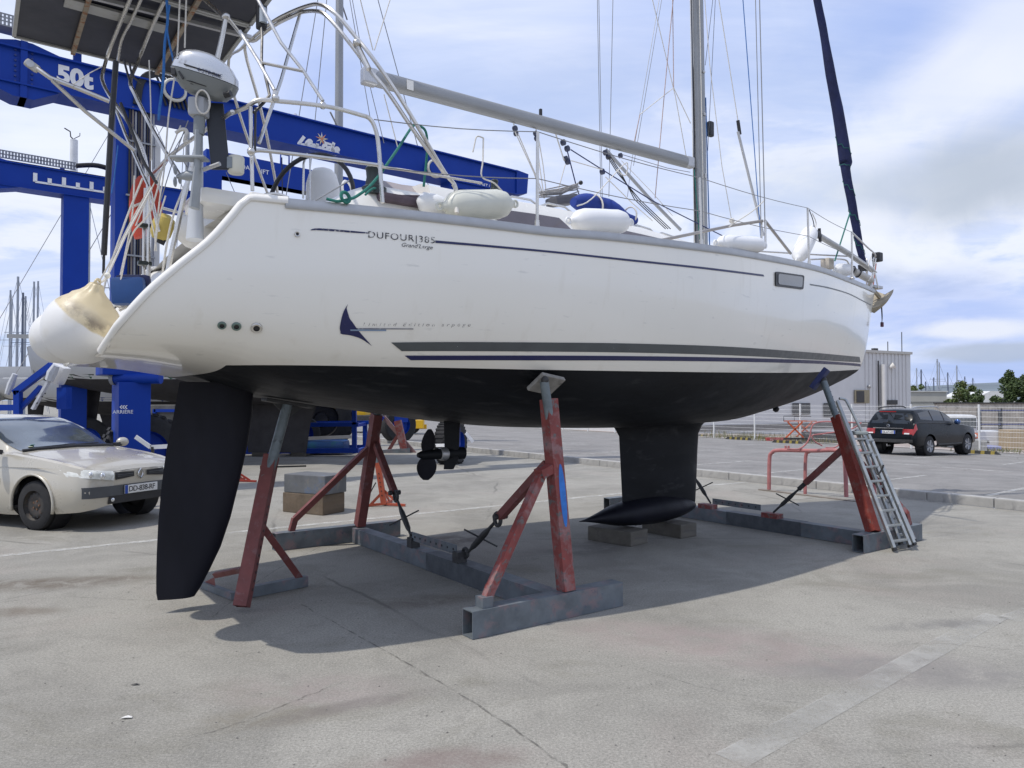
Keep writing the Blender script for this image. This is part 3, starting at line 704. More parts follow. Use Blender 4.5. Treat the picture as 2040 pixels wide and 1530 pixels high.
# cockpit coamings
for sg in (1,-1):
    mb=MB(); rows=[]
    for s in stations(-1.55,-.5,14):
        t=(s+1.55)/1.05; h=.04+.27*math.sin(min(1,t*1.9)*math.pi/2); z=zs(s)
        rows.append([Vector((s,-sg*a,z+b_)) for a,b_ in((1.42,.0),(1.36,h*.7),(1.28,h),(1.12,h+.01),(1.06,h*.8),(1.02,-.02))])
    mb.grid(rows,closed=True); mb.add(rows[0],[tuple(range(6))]); mb.add(rows[-1],[tuple(range(6))]); mb.build('cockpit_coaming',GEL,boat,smooth=True)
# ------------------------------------------------------------------ mast, boom, rigging
SPAR=mat('spar_aluminium',(.30,.305,.305),.40,.45,var=.06,vs=2,spots=(8,.68,(.30,.30,.29),.15))
mx=4.16; rake=-.02
def mastp(z): return Vector((mx+rake*(z-3.3),0,z))
mb=MB(); rows=[]
for z in [3.05,3.5,4.0,5,7,9,11,13,15,17.2]:
    c=mastp(z); rows.append([c+Vector((.105*math.cos(q)*(1 if math.cos(q)>0 else .9),.062*math.sin(q),0)) for q in [2*math.pi*k/20 for k in range(20)]])
mb.grid(rows,closed=True); mb.add(rows[-1],[tuple(range(20))]); mast=mb.build('mast',SPAR,boat,smooth='all')
MB().box(mastp(5.2)+Vector((-.104,0,0)),(.01,.014,3.9)).build('mast_track',BLACK,mast)
for z in (7.6,11.4):
    for sg in(1,-1):
        a=mastp(z)+Vector((0,sg*.05,0)); b2=mastp(z)+Vector((-.28,sg*1.15,.10)); MB().tube([a,b2],[.045,.022],8,squash=(.45,1)).build('spreader',SPAR,mast,smooth=True)
p=S(1399,264,mx+.16); MB().bbox((mx+.15,-.03,p.z),(.09,.06,.20),.02).build('mast_step_light',BLACK,mast)
for z,h in [(4.55,.06),(5.35,.04),(5.9,.03)]: MB().bbox(mastp(z)+Vector((.03,-.068,0)),(.04,.02,h),.006).build('mast_cleat',ALU,mast)
bl=B(745,155,0); br=B(1366,322,0)
mb=MB(); rows=[]
for i in range(13):
    c=bl.lerp(br,i/12); rows.append([c+Vector((0,.055*math.cos(q),.078*math.sin(q)*(1 if math.sin(q)>0 else 1.05))) for q in [2*math.pi*k/16 for k in range(16)]])
mb.grid(rows,closed=True); mb.add(rows[0],[tuple(range(16))]); mb.add(rows[-1],[tuple(range(16))]); boom=mb.build('boom',SPAR,boat,smooth=True)
MB().bbox(bl+Vector((-.05,0,-.005)),(.14,.10,.155),.02).build('boom_end_cap',ALU,boom)
MB().bbox(br+Vector((.06,0,0)),(.14,.09,.14),.02).build('gooseneck',ALU,boom)
MB().box(bl+Vector((.35,-.056,0)),(.07,.004,.09)).build('sail_maker_label',GEL,boom)
MB().bbox(B(1077,226,0),(.03,.03,.10),.008).build('boom_cleat',BLACK,boom)
def wire(name,u0,v0,w0,u1,v1,w1,r=.0045,m=None,par=None,ext=0):
    a=B(u0,v0,w0) ; b2=B(u1,v1,w1)
    if ext: a=a+(a-b2)*ext
    return MB().tube([a,b2],r,5).build(name,m or WIRE,par or boat,smooth=True)
# shrouds and stays run on above the picture to the mast
def shroud(u0,v0,w0,zt,r=.005,name='shroud',wt=.06,tx=0,m=None):
    a=B(u0,v0,w0); t=mastp(zt)+Vector((tx,-wt if w0>0 else wt,0)); return MB().tube([a,t],r,5).build(name,m or WIRE,boat,smooth=True)
def at_top(u,v,w,u2,v2,k=2.0):   # continue a seen segment on the same fore-and-aft plane
    a=B(u,v,w); b2=B(u2,v2,w); return a,a+(b2-a)*k
for (u,v,u2,v2,w,r) in [(1525,492,1513,0,1.55,.006),(1517,490,1505,0,1.45,.005),(1200,400,1193,0,-1.35,.005),(1197,398,1190,0,-1.45,.005),(1213,392,1221,0,-1.1,.005)]:
    a,b2=at_top(u,v,w,u2,v2,1.5); t=mastp(11.4)+Vector((-.28,-math.copysign(1.1,w),.1)) if w>0 else b2
    MB().tube([a,b2],r,5).build('shroud',WIRE,boat,smooth=True)
for u,v,w in [(1525,492,1.55),(1517,490,1.45)]:
    a=B(u,v,w); MB().tube([a,a+Vector((0,0,.28))],.012,7).build('turnbuckle',STAINLESS,boat,smooth=True)
LINES=[(1404,0,1414,130,.15,'w'),(1414,130,1438,330,.15,'w'),(1438,330,1458,442,.15,'w'),(1425,0,1410,300,.05,'n'),(1420,0,1405,130,.0,'n'),
 (1432,0,1470,240,.9,'w'),(1470,262,1521,470,.9,'a'),(1480,0,1503,300,1.2,'b'),(1503,300,1515,470,1.2,'b'),(1313,0,1257,330,-.8,'n'),(1318,0,1262,330,-.8,'n'),(1257,330,1250,392,-.8,'n'),
 (1300,0,1345,190,-.2,'w'),(1345,190,1368,318,-.2,'w'),(1341,0,1325,170,.0,'r'),(1325,170,1305,395,.0,'r'),(1340,0,1342,175,0,'r'),(1342,175,1275,228,0,'w'),(1342,175,1376,246,0,'w'),(1275,228,1262,290,0,'r'),
 (718,0,743,100,0,'w'),(777,0,746,100,0,'w'),(697,0,716,110,-.6,'n'),(702,0,722,110,-.6,'n'),(716,110,738,238,-.6,'n'),(722,110,765,285,-.6,'n'),(765,188,792,292,-.4,'w')]
RP_={'w':ROPEW,'n':WIRE,'b':ROPEB,'r':mat('red_fleck_rope',(.42,.30,.26),.8,var=.35,vs=60),'a':ALU}
for u0,v0,u1,v1,w,k in LINES:
    a=B(u0,v0,w);b2=B(u1,v1,w)
    if v0==0: a=a+(a-b2).normalized()*3.0
    MB().tube([a,b2],.016 if k=='a' else (.0055 if k in'wrb' else .004),5).build('rigging_line',RP_[k],boat,smooth=True)
MB().tube([B(1470,240,.9),B(1474,268,.9)],.02,8).build('pole_end',BLACK,boat)
# halyards beside the mast
MB().tube([mastp(16)+Vector((-.06,-.085,0)),Vector((mx-.05,-.09,3.2))],.006,5).build('halyard',ROPEW,boat)
MB().tube([mastp(5.6)+Vector((.115,-.02,0)),mastp(4.2)+Vector((.12,-.03,0)),Vector((mx+.12,-.04,3.25))],.008,5).build('halyard',ROPEB,boat)
MB().tube([mastp(16)+Vector((-.125,.0,0)),Vector((mx-.13,-.02,3.3))],.007,5).build('halyard',BLACK,boat)
MB().tube([mastp(16)+Vector((-.15,-.03,0)),Vector((mx-.16,-.02,3.3))],.005,5).build('halyard',ROPEW,boat)
MB().tube([Vector((mx-.2,-.05,4.6)),Vector((mx-.1,-.1,3.2))],.007,5).build('halyard',ROPEG,boat)
# furled headsail with its navy cover
gs=[(1628,-900,.05),(1628,0,.055),(1640,60,.058),(1655,150,.072),(1668,215,.082),(1680,290,.092),(1685,325,.096),(1684,334,.070),(1690,370,.066),(1698,410,.066),(1705,450,.062),(1712,490,.056),(1720,524,.045)]
a0=B(1720,524,0); a1=B(1628,0,0); pts=[];rs=[]
for u,v,r in gs[1:]:
    p=B(u,v,0); pts.append(p); rs.append(r)
top=a1+(a1-a0)*1.9
P2=[top];R2=[.035]
for k in range(1,9): P2.append(top.lerp(a1,k/9)); R2.append(.035+.02*k/9+.004*math.sin(k*2.1))
P3=[];R3=[]
base=P2+pts; rb=R2+rs
for i in range(len(base)-1):
    m_=4
    for k in range(m_):
        t=k/m_; P3.append(base[i].lerp(base[i+1],t)+Vector((noise.noise(Vector((i+t,0,3)))*.008,0,0))); R3.append(rb[i]*(1-t)+rb[i+1]*t+.004*noise.noise(Vector(((i+t)*1.7,5,0))))
P3.append(base[-1]);R3.append(rb[-1])
NAVYC=mat('navy_canvas',(.010,.016,.070),.8,var=.3,vs=6,bump=.25,bs=30)
fs=MB().tube(P3,R3,14).build('furled_sail',NAVYC,boat,smooth='all')
mb=MB(); hp=[]
for i in range(120):
    t=i/119; k=int((1-t)*0+ (len(P3)-1)*(.62+.37*t)); a_=t*2*math.pi*5
    hp.append(P3[k]+Vector((math.cos(a_),math.sin(a_),0))*(R3[k]+.006))
mb.tube(hp,.004,5); mb.build('lashing',ROPEG,fs)
MB().cyl(a0+Vector((.0,0,-.02)),a0+Vector((.02,0,-.13)),.085,18).build('furler_drum',BLACK,boat,smooth=True)
MB().tube([a0,Vector((8.36,0,3.46))],.012,6).build('forestay_foot',STAINLESS,boat)
# ------------------------------------------------------------------ stanchions, guard wires, rails
posts=[(1070,443,1.88,1068,264),(1397,484,1.80,1390,355),(1612,520,1.24,1606,415),(1698,549,.80,1694,463)]
tops=[];lows=[]
for u,v,w,ut,vt in posts:
    a=B(u,v,w); zt=B(ut,vt,w).z; h=min(.66,zt-a.z); t=Vector((a.x,a.y,a.z+h)); t.z=B(ut,vt,w-.02).z
    t.x=B(ut,vt,w-.02).x; base_=Vector((a.x,a.y,zs(a.x)))
    st=MB().tube([base_,t],.0125,8).build('stanchion',STAINLESS,boat,smooth=True); MB().lathe([(.035,0),(.035,.01),(.02,.02),(.018,.07)],base_,(0,0,1),12).build('stanchion_foot',STAINLESS,st,smooth=True)
    tops.append(t); lows.append(base_.lerp(t,.52))
    if w>.9: MB().tube([Vector((base_.x,-base_.y,base_.z)),Vector((t.x,-t.y,t.z))],.0125,8).build('stanchion',STAINLESS,boat,smooth=True)
pt=B(745,238,1.66); pl=B(760,333,1.70); ptb=Vector((8.05,-.25,tops[-1].z+.02))
for seq,nm in (([pt]+tops,'guard_wire'),([pl]+lows,'guard_wire')):
    mb=MB()
    for a,b2 in zip(seq[:-1],seq[1:]):
        mb.tube([a.lerp(b2,k/6)-Vector((0,0,.02*math.sin(math.pi*k/6))) for k in range(7)],.0038,5)
    mb.build(nm,WIRE,boat,smooth=True)
    mb=MB(); sq=[Vector((p.x,-p.y,p.z)) for p in seq]
    for a,b2 in zip(sq[:-1],sq[1:]): mb.tube([a,b2],.0038,5)
    mb.build(nm,WIRE,boat,smooth=True)
MB().tube([pl,B(800,338,1.70),B(960,365,1.75)],.009,6).build('guard_line',ROPEW,boat)
# pulpit at the bow
bt=B(1744,508,.12)
for sg in(1,-1):
    f=lambda p:Vector((p.x,p.y*sg,p.z))
    MB().tube(spline([f(tops[-1]),f(tops[-1].lerp(bt,.6)),f(bt),f(Vector((bt.x+.06,-.05,bt.z-.1))),f(Vector((8.36,-.10,3.46)))],6),.0125,8).build('pulpit',STAINLESS,boat,smooth=True)
    MB().tube([f(lows[-1]),f(Vector((8.2,-.16,3.70)))],.010,8).build('pulpit',STAINLESS,boat,smooth=True)
    MB().tube([f(Vector((8.0,-.18,zs(8)))),f(Vector((8.1,-.2,bt.z-.08)))],.0125,8).build('pulpit',STAINLESS,boat,smooth=True)
MB().bbox(B(1746,512,0)+Vector((.03,0,0)),(.13,.13,.15),.02).build('bow_light',BLACK,boat)
MB().tube([B(1745,525,0),B(1738,578,0)],.012,7).build('red_tube',mat('faded_red_plastic',(.40,.13,.10),.5),boat)
MB().bbox(Vector((8.42,0,3.50)),(.34,.12,.05),.01).build('bow_roller',ALU,boat)
# plough anchor stowed on the bow roller
ANCH=mat('galvanised_tan',(.36,.31,.22),.7,.2,var=.25,vs=10,spots=(8,.55,(.22,.17,.11),.1))
Z0=Vector((8.56,0,3.30)); an=MB()
rows=[]
for i in range(9):
    t=i/8; c=Vector((8.40+.36*t,0,3.13+.25*t)); w=.05+.13*math.sin(math.pi*min(1,t*.62+.12)); 
    rows.append([c+Vector((0,-w,.05*t+.05)),c+Vector((0,-w*.55,-.03)),c+Vector((.02,0,-.055)),c+Vector((0,w*.55,-.03)),c+Vector((0,w,.05*t+.05)),c+Vector((0,0,.03))])
an.grid(rows,closed=True); an.add(rows[0],[tuple(range(6))]); an.add(rows[-1],[tuple(range(6))])
anchor=an.build('anchor',ANCH,boat,smooth=True); MB().bar((8.60,0,3.34),(8.25,0,3.53),.03,.06).build('anchor_shank',ANCH,anchor)
MB().tube(spline([(8.62,-.02,3.2),(8.63,-.02,3.02),(8.60,-.02,2.90),(8.60,-.03,2.96),(8.60,-.02,3.18)],5),.006,5).build('trip_line',BLACK,anchor)
MB().bbox((8.62,-.02,2.90),(.05,.04,.08),.012).build('trip_float',mat('plum_float',(.10,.03,.05),.6),anchor)
# windlass, furling lines
MB().tube(spline([B(1615,517,.5),B(1640,516,.5),B(1680,517,.5),B(1690,524,.5),B(1693,535,.5)],5),.012,7).build('deck_hoop',STAINLESS,boat,smooth=True)
MB().bbox(B(1648,526,.5),(.14,.14,.16),.03).build('deck_locker_box',mat('beige_plastic',(.42,.38,.32),.6,var=.2,vs=14),boat)
MB().tube([B(1693,425,.62),B(1663,520,.62)],.010,6).build('pole_lift',ROPEG,boat)
# ------------------------------------------------------------------ stern rail, bimini hoops, gantry
def rtube(name,pts,r=.0125,m=None,par=None,sm=6,seg=8):
    return MB().tube(spline(pts,sm) if sm else pts,r,seg).build(name,m or STAINLESS,par or boat,smooth=True)
# bimini hoops: starboard leg follows the picture, they cross over to port
def hoop(px,name,tail):
    pts=[]
    for i,(u,v,s) in enumerate(px):
        pts.append(S(u,v,s))
    pts+=tail; return rtube(name,pts,.0145,sm=5)
h1=[(911,390,-.60),(905,367,-.62),(885,342,-.70),(829,247,-.93),(786,178,-1.08),(742,115,-1.22),(709,74,-1.30),(679,38,-1.38),(658,19,-1.43),(638,9,-1.46),(618,10,-1.47),(582,23,-1.48),(544,43,-1.49),(505,74,-1.49),(480,97,-1.49),(455,130,-1.47)]
e=S(455,130,-1.47); hoop(h1,'bimini_hoop',[Vector((-1.2,e.y+.35,e.z-.5)),Vector((-.6,1.66,3.1))])
h2=[(888,348,-.68),(870,324,-.76),(822,257,-.95),(773,184,-1.12),(735,138,-1.22),(709,102,-1.30),(671,54,-1.40),(646,28,-1.45),(628,22,-1.46),(607,23,-1.46),(592,28,-1.47),(548,50,-1.47),(510,80,-1.47),(488,100,-1.45)]
e=S(488,100,-1.45); hoop(h2,'bimini_hoop',[Vector((-1.1,e.y+.5,e.z-.5)),Vector((-.68,1.64,3.2))])
rtube('hoop_brace',[S(709,85,-1.30),S(735,138,-1.24)],.02,sm=0)
rtube('hoop_brace',[S(540,44,-1.48),S(592,28,-1.47)],.010,sm=0)
W1=1.60
rail=[B(460,226,1.35),B(490,214,1.45),B(515,200,1.5),B(560,202,1.55),B(650,212,1.62),(B(715,228,1.66)),B(738,238,1.67),B(750,265,1.68),B(755,300,1.68),B(758,345,1.70),B(762,404,1.72)]
rtube('stern_rail',rail,.0145)
rtube('stern_rail',[B(497,308,1.5),B(512,300,1.5),B(560,304,1.54),B(650,315,1.6),B(754,329,1.68)],.0125)
rtube('stern_rail_post',[B(499,213,1.5),B(501,300,1.5),B(503,380,1.5)],.0125,sm=0)
rtube('stern_rail_post',[B(509,215,1.5),B(508,300,1.52)],.008,BLACK,sm=0)
rtube('stern_rail',[B(460,226,1.35),B(448,233,1.3),Vector((-2.25,0,3.55)),Vector((-2.2,1.3,3.55)),Vector((-1.7,1.55,3.5)),Vector((-1.2,1.68,3.5)),Vector((-1.2,1.72,2.95))],.0145)
rtube('bimini_strut',[B(511,-6,1.2),B(560,85,1.4),B(605,142,1.5),B(643,201,1.61)],.0125,sm=0)
rtube('bimini_strut',[B(478,62,1.2),B(515,122,1.35),B(547,180,1.5)],.0125,sm=0)
rtube('bimini_strut',[B(522,125,1.38),B(605,142,1.5)],.0115,sm=0)
rtube('bimini_strut',[S(597,30,-1.47),B(560,160,1.2),B(516,285,1.4)],.0125,sm=0)
for u,v in [(643,210),(549,196),(757,329),(500,302)]:
    MB().ball(B(u,v,1.6),.026,10).build('rail_clamp',STAINLESS,boat,smooth=True)
MB().ball(S(711,86,-1.30),.030,10).build('hinge',STAINLESS,boat,smooth=True)
MB().tube([B(549,182,1.5),B(546,196,1.5)],.018,7).build('rail_clamp',STAINLESS,boat)
MB().tube([B(520,40,1.2),B(522,75,1.25),B(521,120,1.35),B(533,170,1.45),B(537,190,1.48),B(525,205,1.5),B(505,225,1.5)],.010,6).build('cable',BLACK,boat,smooth=True)
o=MB().bbox(B(521,35,1.2),(.07,.06,.17),.02).build('stern_light',BLACK,boat); MB().cyl(B(521,35,1.2)+Vector((0,-.032,-.05)),B(521,35,1.2)+Vector((0,-.032,.05)),.024).build('lens',mat('clear_lens',(.45,.5,.55),.15),o)
# solar panels on the gantry (seen from below)
PZ=4.9
def PZp(u,v,z=PZ): return toB(G(u,v,z))
a=PZp(28,70); s0=a.x; wlow=-a.y; b_=PZp(420,153); s1=b_.x
PANB=mat('solar_backsheet',(.022,.024,.036),.45,var=.2,vs=2); PANF=mat('panel_frame',(.42,.42,.40),.45,.5,var=.1,vs=8,spots=(10,.6,(.28,.24,.18),.15))
gant=boat
def panel(w0,w1,z):
    y0,y1=-w1,-w0
    o=MB().box(((s0+s1)/2,(y0+y1)/2,z),(s1-s0-.02,y1-y0-.02,.012)).build('solar_panel',PANB,boat)
    for p,q in (((s0,y0),(s1,y0)),((s0,y1),(s1,y1)),((s0,y0),(s0,y1)),((s1,y0),(s1,y1))):
        MB().bar((*p,z),(*q,z),.030,.042).build('panel_frame',PANF,o)
    return o
wm=-.15
panel(wlow,wm-.02,PZ); panel(wm+.02,1.15,PZ)
RUST=mat('rusty_steel',(.30,.25,.19),.6,.4,var=.25,vs=12,spots=(16,.50,(.25,.10,.035),.12))
def onz(u,v,z,w=None): return toB(G(u,v,z))
for (u0,v0,u1,v1) in [(175,-5,152,92),(392,-5,328,128)]:
    a=onz(u0,v0,PZ-.04);b_=onz(u1,v1,PZ-.04); s=(a.x+b_.x)/2; MB().bar((s,-wlow,PZ-.04),(s,-1.1,PZ-.04),.035,.03).build('panel_batten',RUST,boat)
a=onz(210,5,PZ-.05); b_=onz(470,66,PZ-.05); MB().bar((s0-.0,a.y,PZ-.05),(s1+.05,b_.y,PZ-.05),.035,.03).build('panel_batten',ALU,boat)
a=onz(200,22,PZ-.03); MB().bar((s0+.3,a.y+.0,PZ-.03),(s0+1.05,a.y,PZ-.03),.16,.02).build('panel_plate',PANF,boat)
# gantry tubes from the panel down to the stern
SA=-2.6
rtube('gantry_tube',[onz(262,-8,PZ-.08),onz(240,45,PZ-.08),onz(218,100,PZ-.10),PY(208,140,4.95) and toB(PY(206,140,6.6)),toB(PY(204,160,6.4)),toB(PY(218,190,6.2)),toB(PY(262,255,6.1)),toB(PY(292,330,6.1)),toB(PY(296,480,6.0)),toB(PY(296,560,6.0))],.016,sm=5)
rtube('gantry_tube',[onz(284,-8,PZ-.08),onz(262,40,PZ-.08),onz(242,80,PZ-.08),onz(235,122,PZ-.1)],.013,sm=4)
rtube('gantry_tube',[onz(328,0,PZ-.08),onz(300,60,PZ-.08),onz(277,118,PZ-.10),toB(PY(260,160,6.0)),toB(PY(270,190,5.9)),toB(PY(300,250,5.8)),toB(PY(340,320,5.7)),toB(PY(360,352,5.6))],.016,sm=5)
rtube('gantry_tube',[toB(PY(449,38,5.2)),toB(PY(441,80,5.2)),toB(PY(410,220,5.2)),toB(PY(367,390,5.15)),toB(PY(338,520,5.1)),toB(PY(331,560,5.1))],.017,sm=0)
rtube('gantry_tube',[toB(PY(449,38,5.2)),toB(PY(425,15,5.6)),toB(PY(395,-12,5.9))],.015,sm=0)
rtube('gantry_tube',[toB(PY(449,30,5.2)),toB(PY(485,75,5.4)),toB(PY(520,128,5.3))],.012,sm=0)
rtube('gantry_tube',[toB(PY(228,210,6.2)),toB(PY(250,268,6.0)),toB(PY(284,345,5.8)),toB(PY(298,375,5.7)),toB(PY(316,460,5.6))],.013,sm=0)
MB().ball(toB(PY(450,33,5.2)),.03,10).build('tube_joint',STAINLESS,boat,smooth=True)
# black whip / tube standing at the stern
rtube('black_pole',[toB(PY(231,122,5.6)),toB(PY(221,260,5.6)),toB(PY(213,400,5.6)),toB(PY(207,508,5.6))],.021,BLACK,sm=0)
MB().tube([toB(PY(207,508,5.6)),toB(PY(206,545,5.6))],.010,7).build('black_pole',BLACK,boat)
# davit arm sticking out to the left
dv=rtube('davit_arm',[toB(PY(75,137,5.2)),toB(PY(100,155,5.2)),toB(PY(160,178,5.3)),toB(PY(218,202,5.4))],.016,sm=0)
PALE=mat('chalky_aluminium',(.52,.50,.45),.6,.3,var=.12,vs=14,spots=(18,.6,(.36,.32,.25),.1))
p=toB(PY(56,124,5.2)); MB().bbox(toB(PY(64,131,5.2)),(.10,.035,.06),.02,rot=Matrix.Rotation(R(30),3,'Y')).build('davit_head',PALE,dv)
MB().lathe([(.012,-.02),(.026,-.018),(.026,.018),(.012,.02)],toB(PY(60,128,5.19)),(0,-1,0),12).build('sheave',ALU,dv,smooth=True)
rtube('davit_strut',[toB(PY(104,160,5.2)),toB(PY(170,222,5.3)),toB(PY(268,300,5.5))],.014,sm=0)
rtube('davit_line',[toB(PY(146,168,5.25)),toB(PY(178,146,5.3)),toB(PY(204,132,5.4))],.0035,ROPEW,sm=0)
# loose ropes and halyards round the gantry
for pts,r,m in [([(332,0),(334,40),(328,90),(325,160),(318,215),(316,240)],.010,ROPEB),([(338,10),(333,60),(345,120),(352,160)],.007,ROPEB),([(358,0),(352,120),(336,230),(328,330),(318,400),(310,470)],.006,ROPEW),([(371,0),(368,95)],.006,ROPEW),
    ([(284,355),(250,440),(215,545),(206,580)],.008,ROPEW),([(300,370),(262,440),(215,530),(180,590)],.006,ROPEW),([(268,350),(262,440),(240,548)],.006,ROPEW),([(325,330),(300,420),(262,470),(240,560)],.006,ROPEW),
    ([(235,290),(228,350),(222,385)],.004,ROPEB),([(297,120),(300,200),(302,305),(300,320)],.0045,ROPEW),([(240,205),(262,260),(285,320),(300,345),(312,365)],.012,BLACK),([(247,120),(255,150),(262,170)],.008,BLACK),
    ([(258,125),(264,150),(282,166)],.008,BLACK),([(360,250),(330,320),(300,380),(270,450)],.005,ROPEW),([(375,240),(345,320),(320,400)],.004,WIRE),([(405,120),(410,150),(400,185),(398,205),(404,216),(416,205),(432,170)],.005,ROPEW),
    ([(350,265),(362,258),(372,262),(368,282),(376,280)],.014,ROPEW),([(308,500),(316,440),(330,390)],.006,ROPEW),([(322,560),(330,500),(345,430),(372,360)],.008,ROPEW),([(296,385),(300,430),(308,470),(312,500)],.005,ROPEW)]:
    rtube('rope',[toB(PY(u,v,5.3)) for u,v in pts],r,m,sm=5,seg=6)
# white seat pods and locker on the quarter, deck vent
GELS=GEL
MB().ball(toB(PY(408,462,5.75)),.18,18,(1.25,.7,.9)).build('quarter_seat',GELS,boat,smooth=True)
MB().bbox(B(455,412,.9),(.5,.5,.12),.05).build('quarter_seat',GELS,boat,smooth=True)
MB().bbox(B(535,398,1.52),(.26,.12,.05),.02).build('fairlead',GELS,boat,smooth=True)
MB().tube(spline([B(515,391,1.52),B(540,386,1.52),B(560,388,1.52),B(575,394,1.52)],4),.010,6).build('fairlead_bar',STAINLESS,boat,smooth=True)
# outboard bracket column (white mast pole under the motor)
mb=MB(); mb.tube([toB(PY(396,262,5.0)),toB(PY(396,330,5.0)),toB(PY(390,420,5.0)),toB(PY(388,478,5.0))],[.036,.040,.065,.08],14,squash=(1,.7)); mb.build('radar_column',mat('grey_white_paint',(.52,.54,.56),.4,var=.05),boat,smooth=True)
# steering wheel, pedestal, winches, throttle --------------------------------
c=B(618,405,.35); ax=Vector((.42,.9,.12))
wheel=MB().torus(c,.42,.019,(-.84,-.55,.10),40,8,(1,1)).build('steering_wheel',BLACK,boat,smooth=True)
q=Vector((-.84,-.55,.10)).normalized().to_track_quat('Z','Y').to_matrix()
for k in range(5):
    a_=2*math.pi*k/5+.4; MB().tube([c,c+q@Vector((.41*math.cos(a_),.41*math.sin(a_),0))],.007,6).build('spoke',STAINLESS,wheel)
cp=B(643,395,.0)
mb=MB(); mb.lathe([(.155,-.25),(.15,.0),(.145,.18),(.12,.27),(.085,.31),(.03,.33)],cp+Vector((0,0,-.06)),(0,0,1),20); mb.build('pedestal',mat('pedestal_white',(.70,.69,.66),.4,var=.04),boat,smooth=True)
rtube('pedestal_guard',[B(604,395,.2),B(605,325,.2),B(612,306,.2)],.010,sm=0)
c2=B(692,380,-.9); MB().torus(c2,.10,.012,(.6,-.8,.1),24,6).build('spare_wheel',GEL,boat,smooth=True)
def winch(u,v,w,sc=1.0,m=BLACK):
    b_=B(u,v,w); return MB().lathe([(.085*sc,0),(.085*sc,.05*sc),(.06*sc,.065*sc),(.05*sc,.12*sc),(.055*sc,.17*sc),(.06*sc,.18*sc),(.045*sc,.20*sc),(.02*sc,.205*sc)],b_,(0,0,1),20).build('winch',m,boat,smooth=True)
DG=mat('charcoal_winch',(.035,.045,.045),.35,.4,var=.2)
winch(745,390,1.30,1.1,DG); winch(985,385,.9,.6,DG)
# folded sprayhood
CANV=mat('taupe_canvas',(.30,.27,.27),.85,var=.12,vs=5,bump=.3,bs=30); CANVD=mat('plum_canvas_lining',(.10,.075,.09),.85,var=.3,vs=8,bump=.3)
mb=MB(); rows=[]
for (u,v0,v1) in [(757,361,404),(775,366,402),(800,373,402),(830,377,404),(850,374,405),(858,380,402)]:
    a=B(u,v0,.75); b_=B(u,v1,1.30); rows.append([a,a.lerp(b_,.25)+Vector((0,0,.05)),a.lerp(b_,.5)+Vector((0,0,.0)),a.lerp(b_,.75)+Vector((0,0,.045)),b_,b_+Vector((0,.4,-.03)),a+Vector((0,.35,-.02))])
mb.grid(rows,closed=True); mb.add(rows[0],[tuple(range(7))]); mb.add(rows[-1],[tuple(range(7))]); mb.build('folded_sprayhood',CANV,boat,smooth=True)
rtube('sprayhood_frame',[B(762,386,1.30),B(800,391,1.32),B(860,392,1.32)],.012,CANVD,sm=0)
MB().bbox(B(800,402,1.35),(.42,.16,.07),.03).build('canvas_roll',CANVD,boat,smooth=True)
# green mooring line over the rail
rtube('green_rope',[B(650,396,1.72),B(672,401,1.74),B(690,398,1.74),B(712,390,1.72),B(745,362,1.70),B(790,300,1.6),B(820,254,1.45),B(832,250,1.42),B(848,262,1.4),B(851,300,1.35),B(844,372,1.30)],.010,ROPEG)
MB().torus(B(688,393,1.75),.035,.012,(.3,-1,.2),16,6).build('green_rope',ROPEG,boat,smooth=True)
rtube('dodger_line',[B(728,388,1.5),B(745,375,1.4),B(765,382,1.3)],.008,ROPEG)
# mainsheet, vang and blocks under the boom
BLK=mat('block_dark',(.03,.035,.07),.35,var=.2)
def block(u,v,w=0,r=.035,tilt=0): return MB().lathe([(r*.35,-r*.6),(r,-r*.5),(r,r*.5),(r*.35,r*.6)],B(u,v,w),(.2,-1,tilt),14).build('block',BLK,boat,smooth=True)
for u,v,r in [(1026,256,.03),(1028,266,.028),(1067,266,.028),(1069,276,.028),(1122,284,.034),(1130,296,.034),(1127,316,.03),(1131,322,.034),(1200,342,.034),(1206,304,.032),(1212,312,.034),(1236,310,.03)]: block(u,v,0,r)
def ln(*px,w=0,r=.006,m=ROPEW): return rtube('sheet',[B(u,v,w) for u,v in px],r,m,sm=0,seg=5)
ln((1023,243),(1026,262)); ln((1068,256),(1068,270)); ln((1107,266),(1124,320),r=.008)
for px in [((1026,262),(1064,345),(1080,392)),((1032,266),(1068,350),(1085,395)),((1069,276),(1075,330),(1084,395)),((1073,276),(1082,330),(1089,392)),((1126,328),(1111,382)),((1138,320),(1200,338)),((1206,352),(1260,405),(1300,440))]: ln(*px,w=.15)
ln((1137,298),(1200,338),(1300,400),(1440,470),w=.1,m=ROPEN,r=.007); ln((1130,300),(1148,370),(1158,402),w=.1,m=ROPEN,r=.007)
MB().tube([B(1207,298,0),B(1240,335,.02),B(1291,392,.03),B(1356,458,.03)],.024,8,squash=(1,.6)).build('kicker_strut',ALUG,boat,smooth=True)
for k,d in enumerate([-9,-14,-19]): ln((1210+k*3,312),(1235+d*.5+k*6,345),(1283+d,397),(1345+d,456),w=.06,m=BLACK,r=.006)
ln((1240,308),(1330,335),(1375,343),w=.05,m=WIRE,r=.004)
ln((1238,320),(1300,384),(1340,430),w=.1,r=.004)
rtube('fender_lashing',[B(1150,410,1.5),B(1180,395,1.2),B(1235,335,.3),B(1250,325,.2),B(1246,350,.2),B(1228,338,.2)],.006,ROPEW,sm=4)
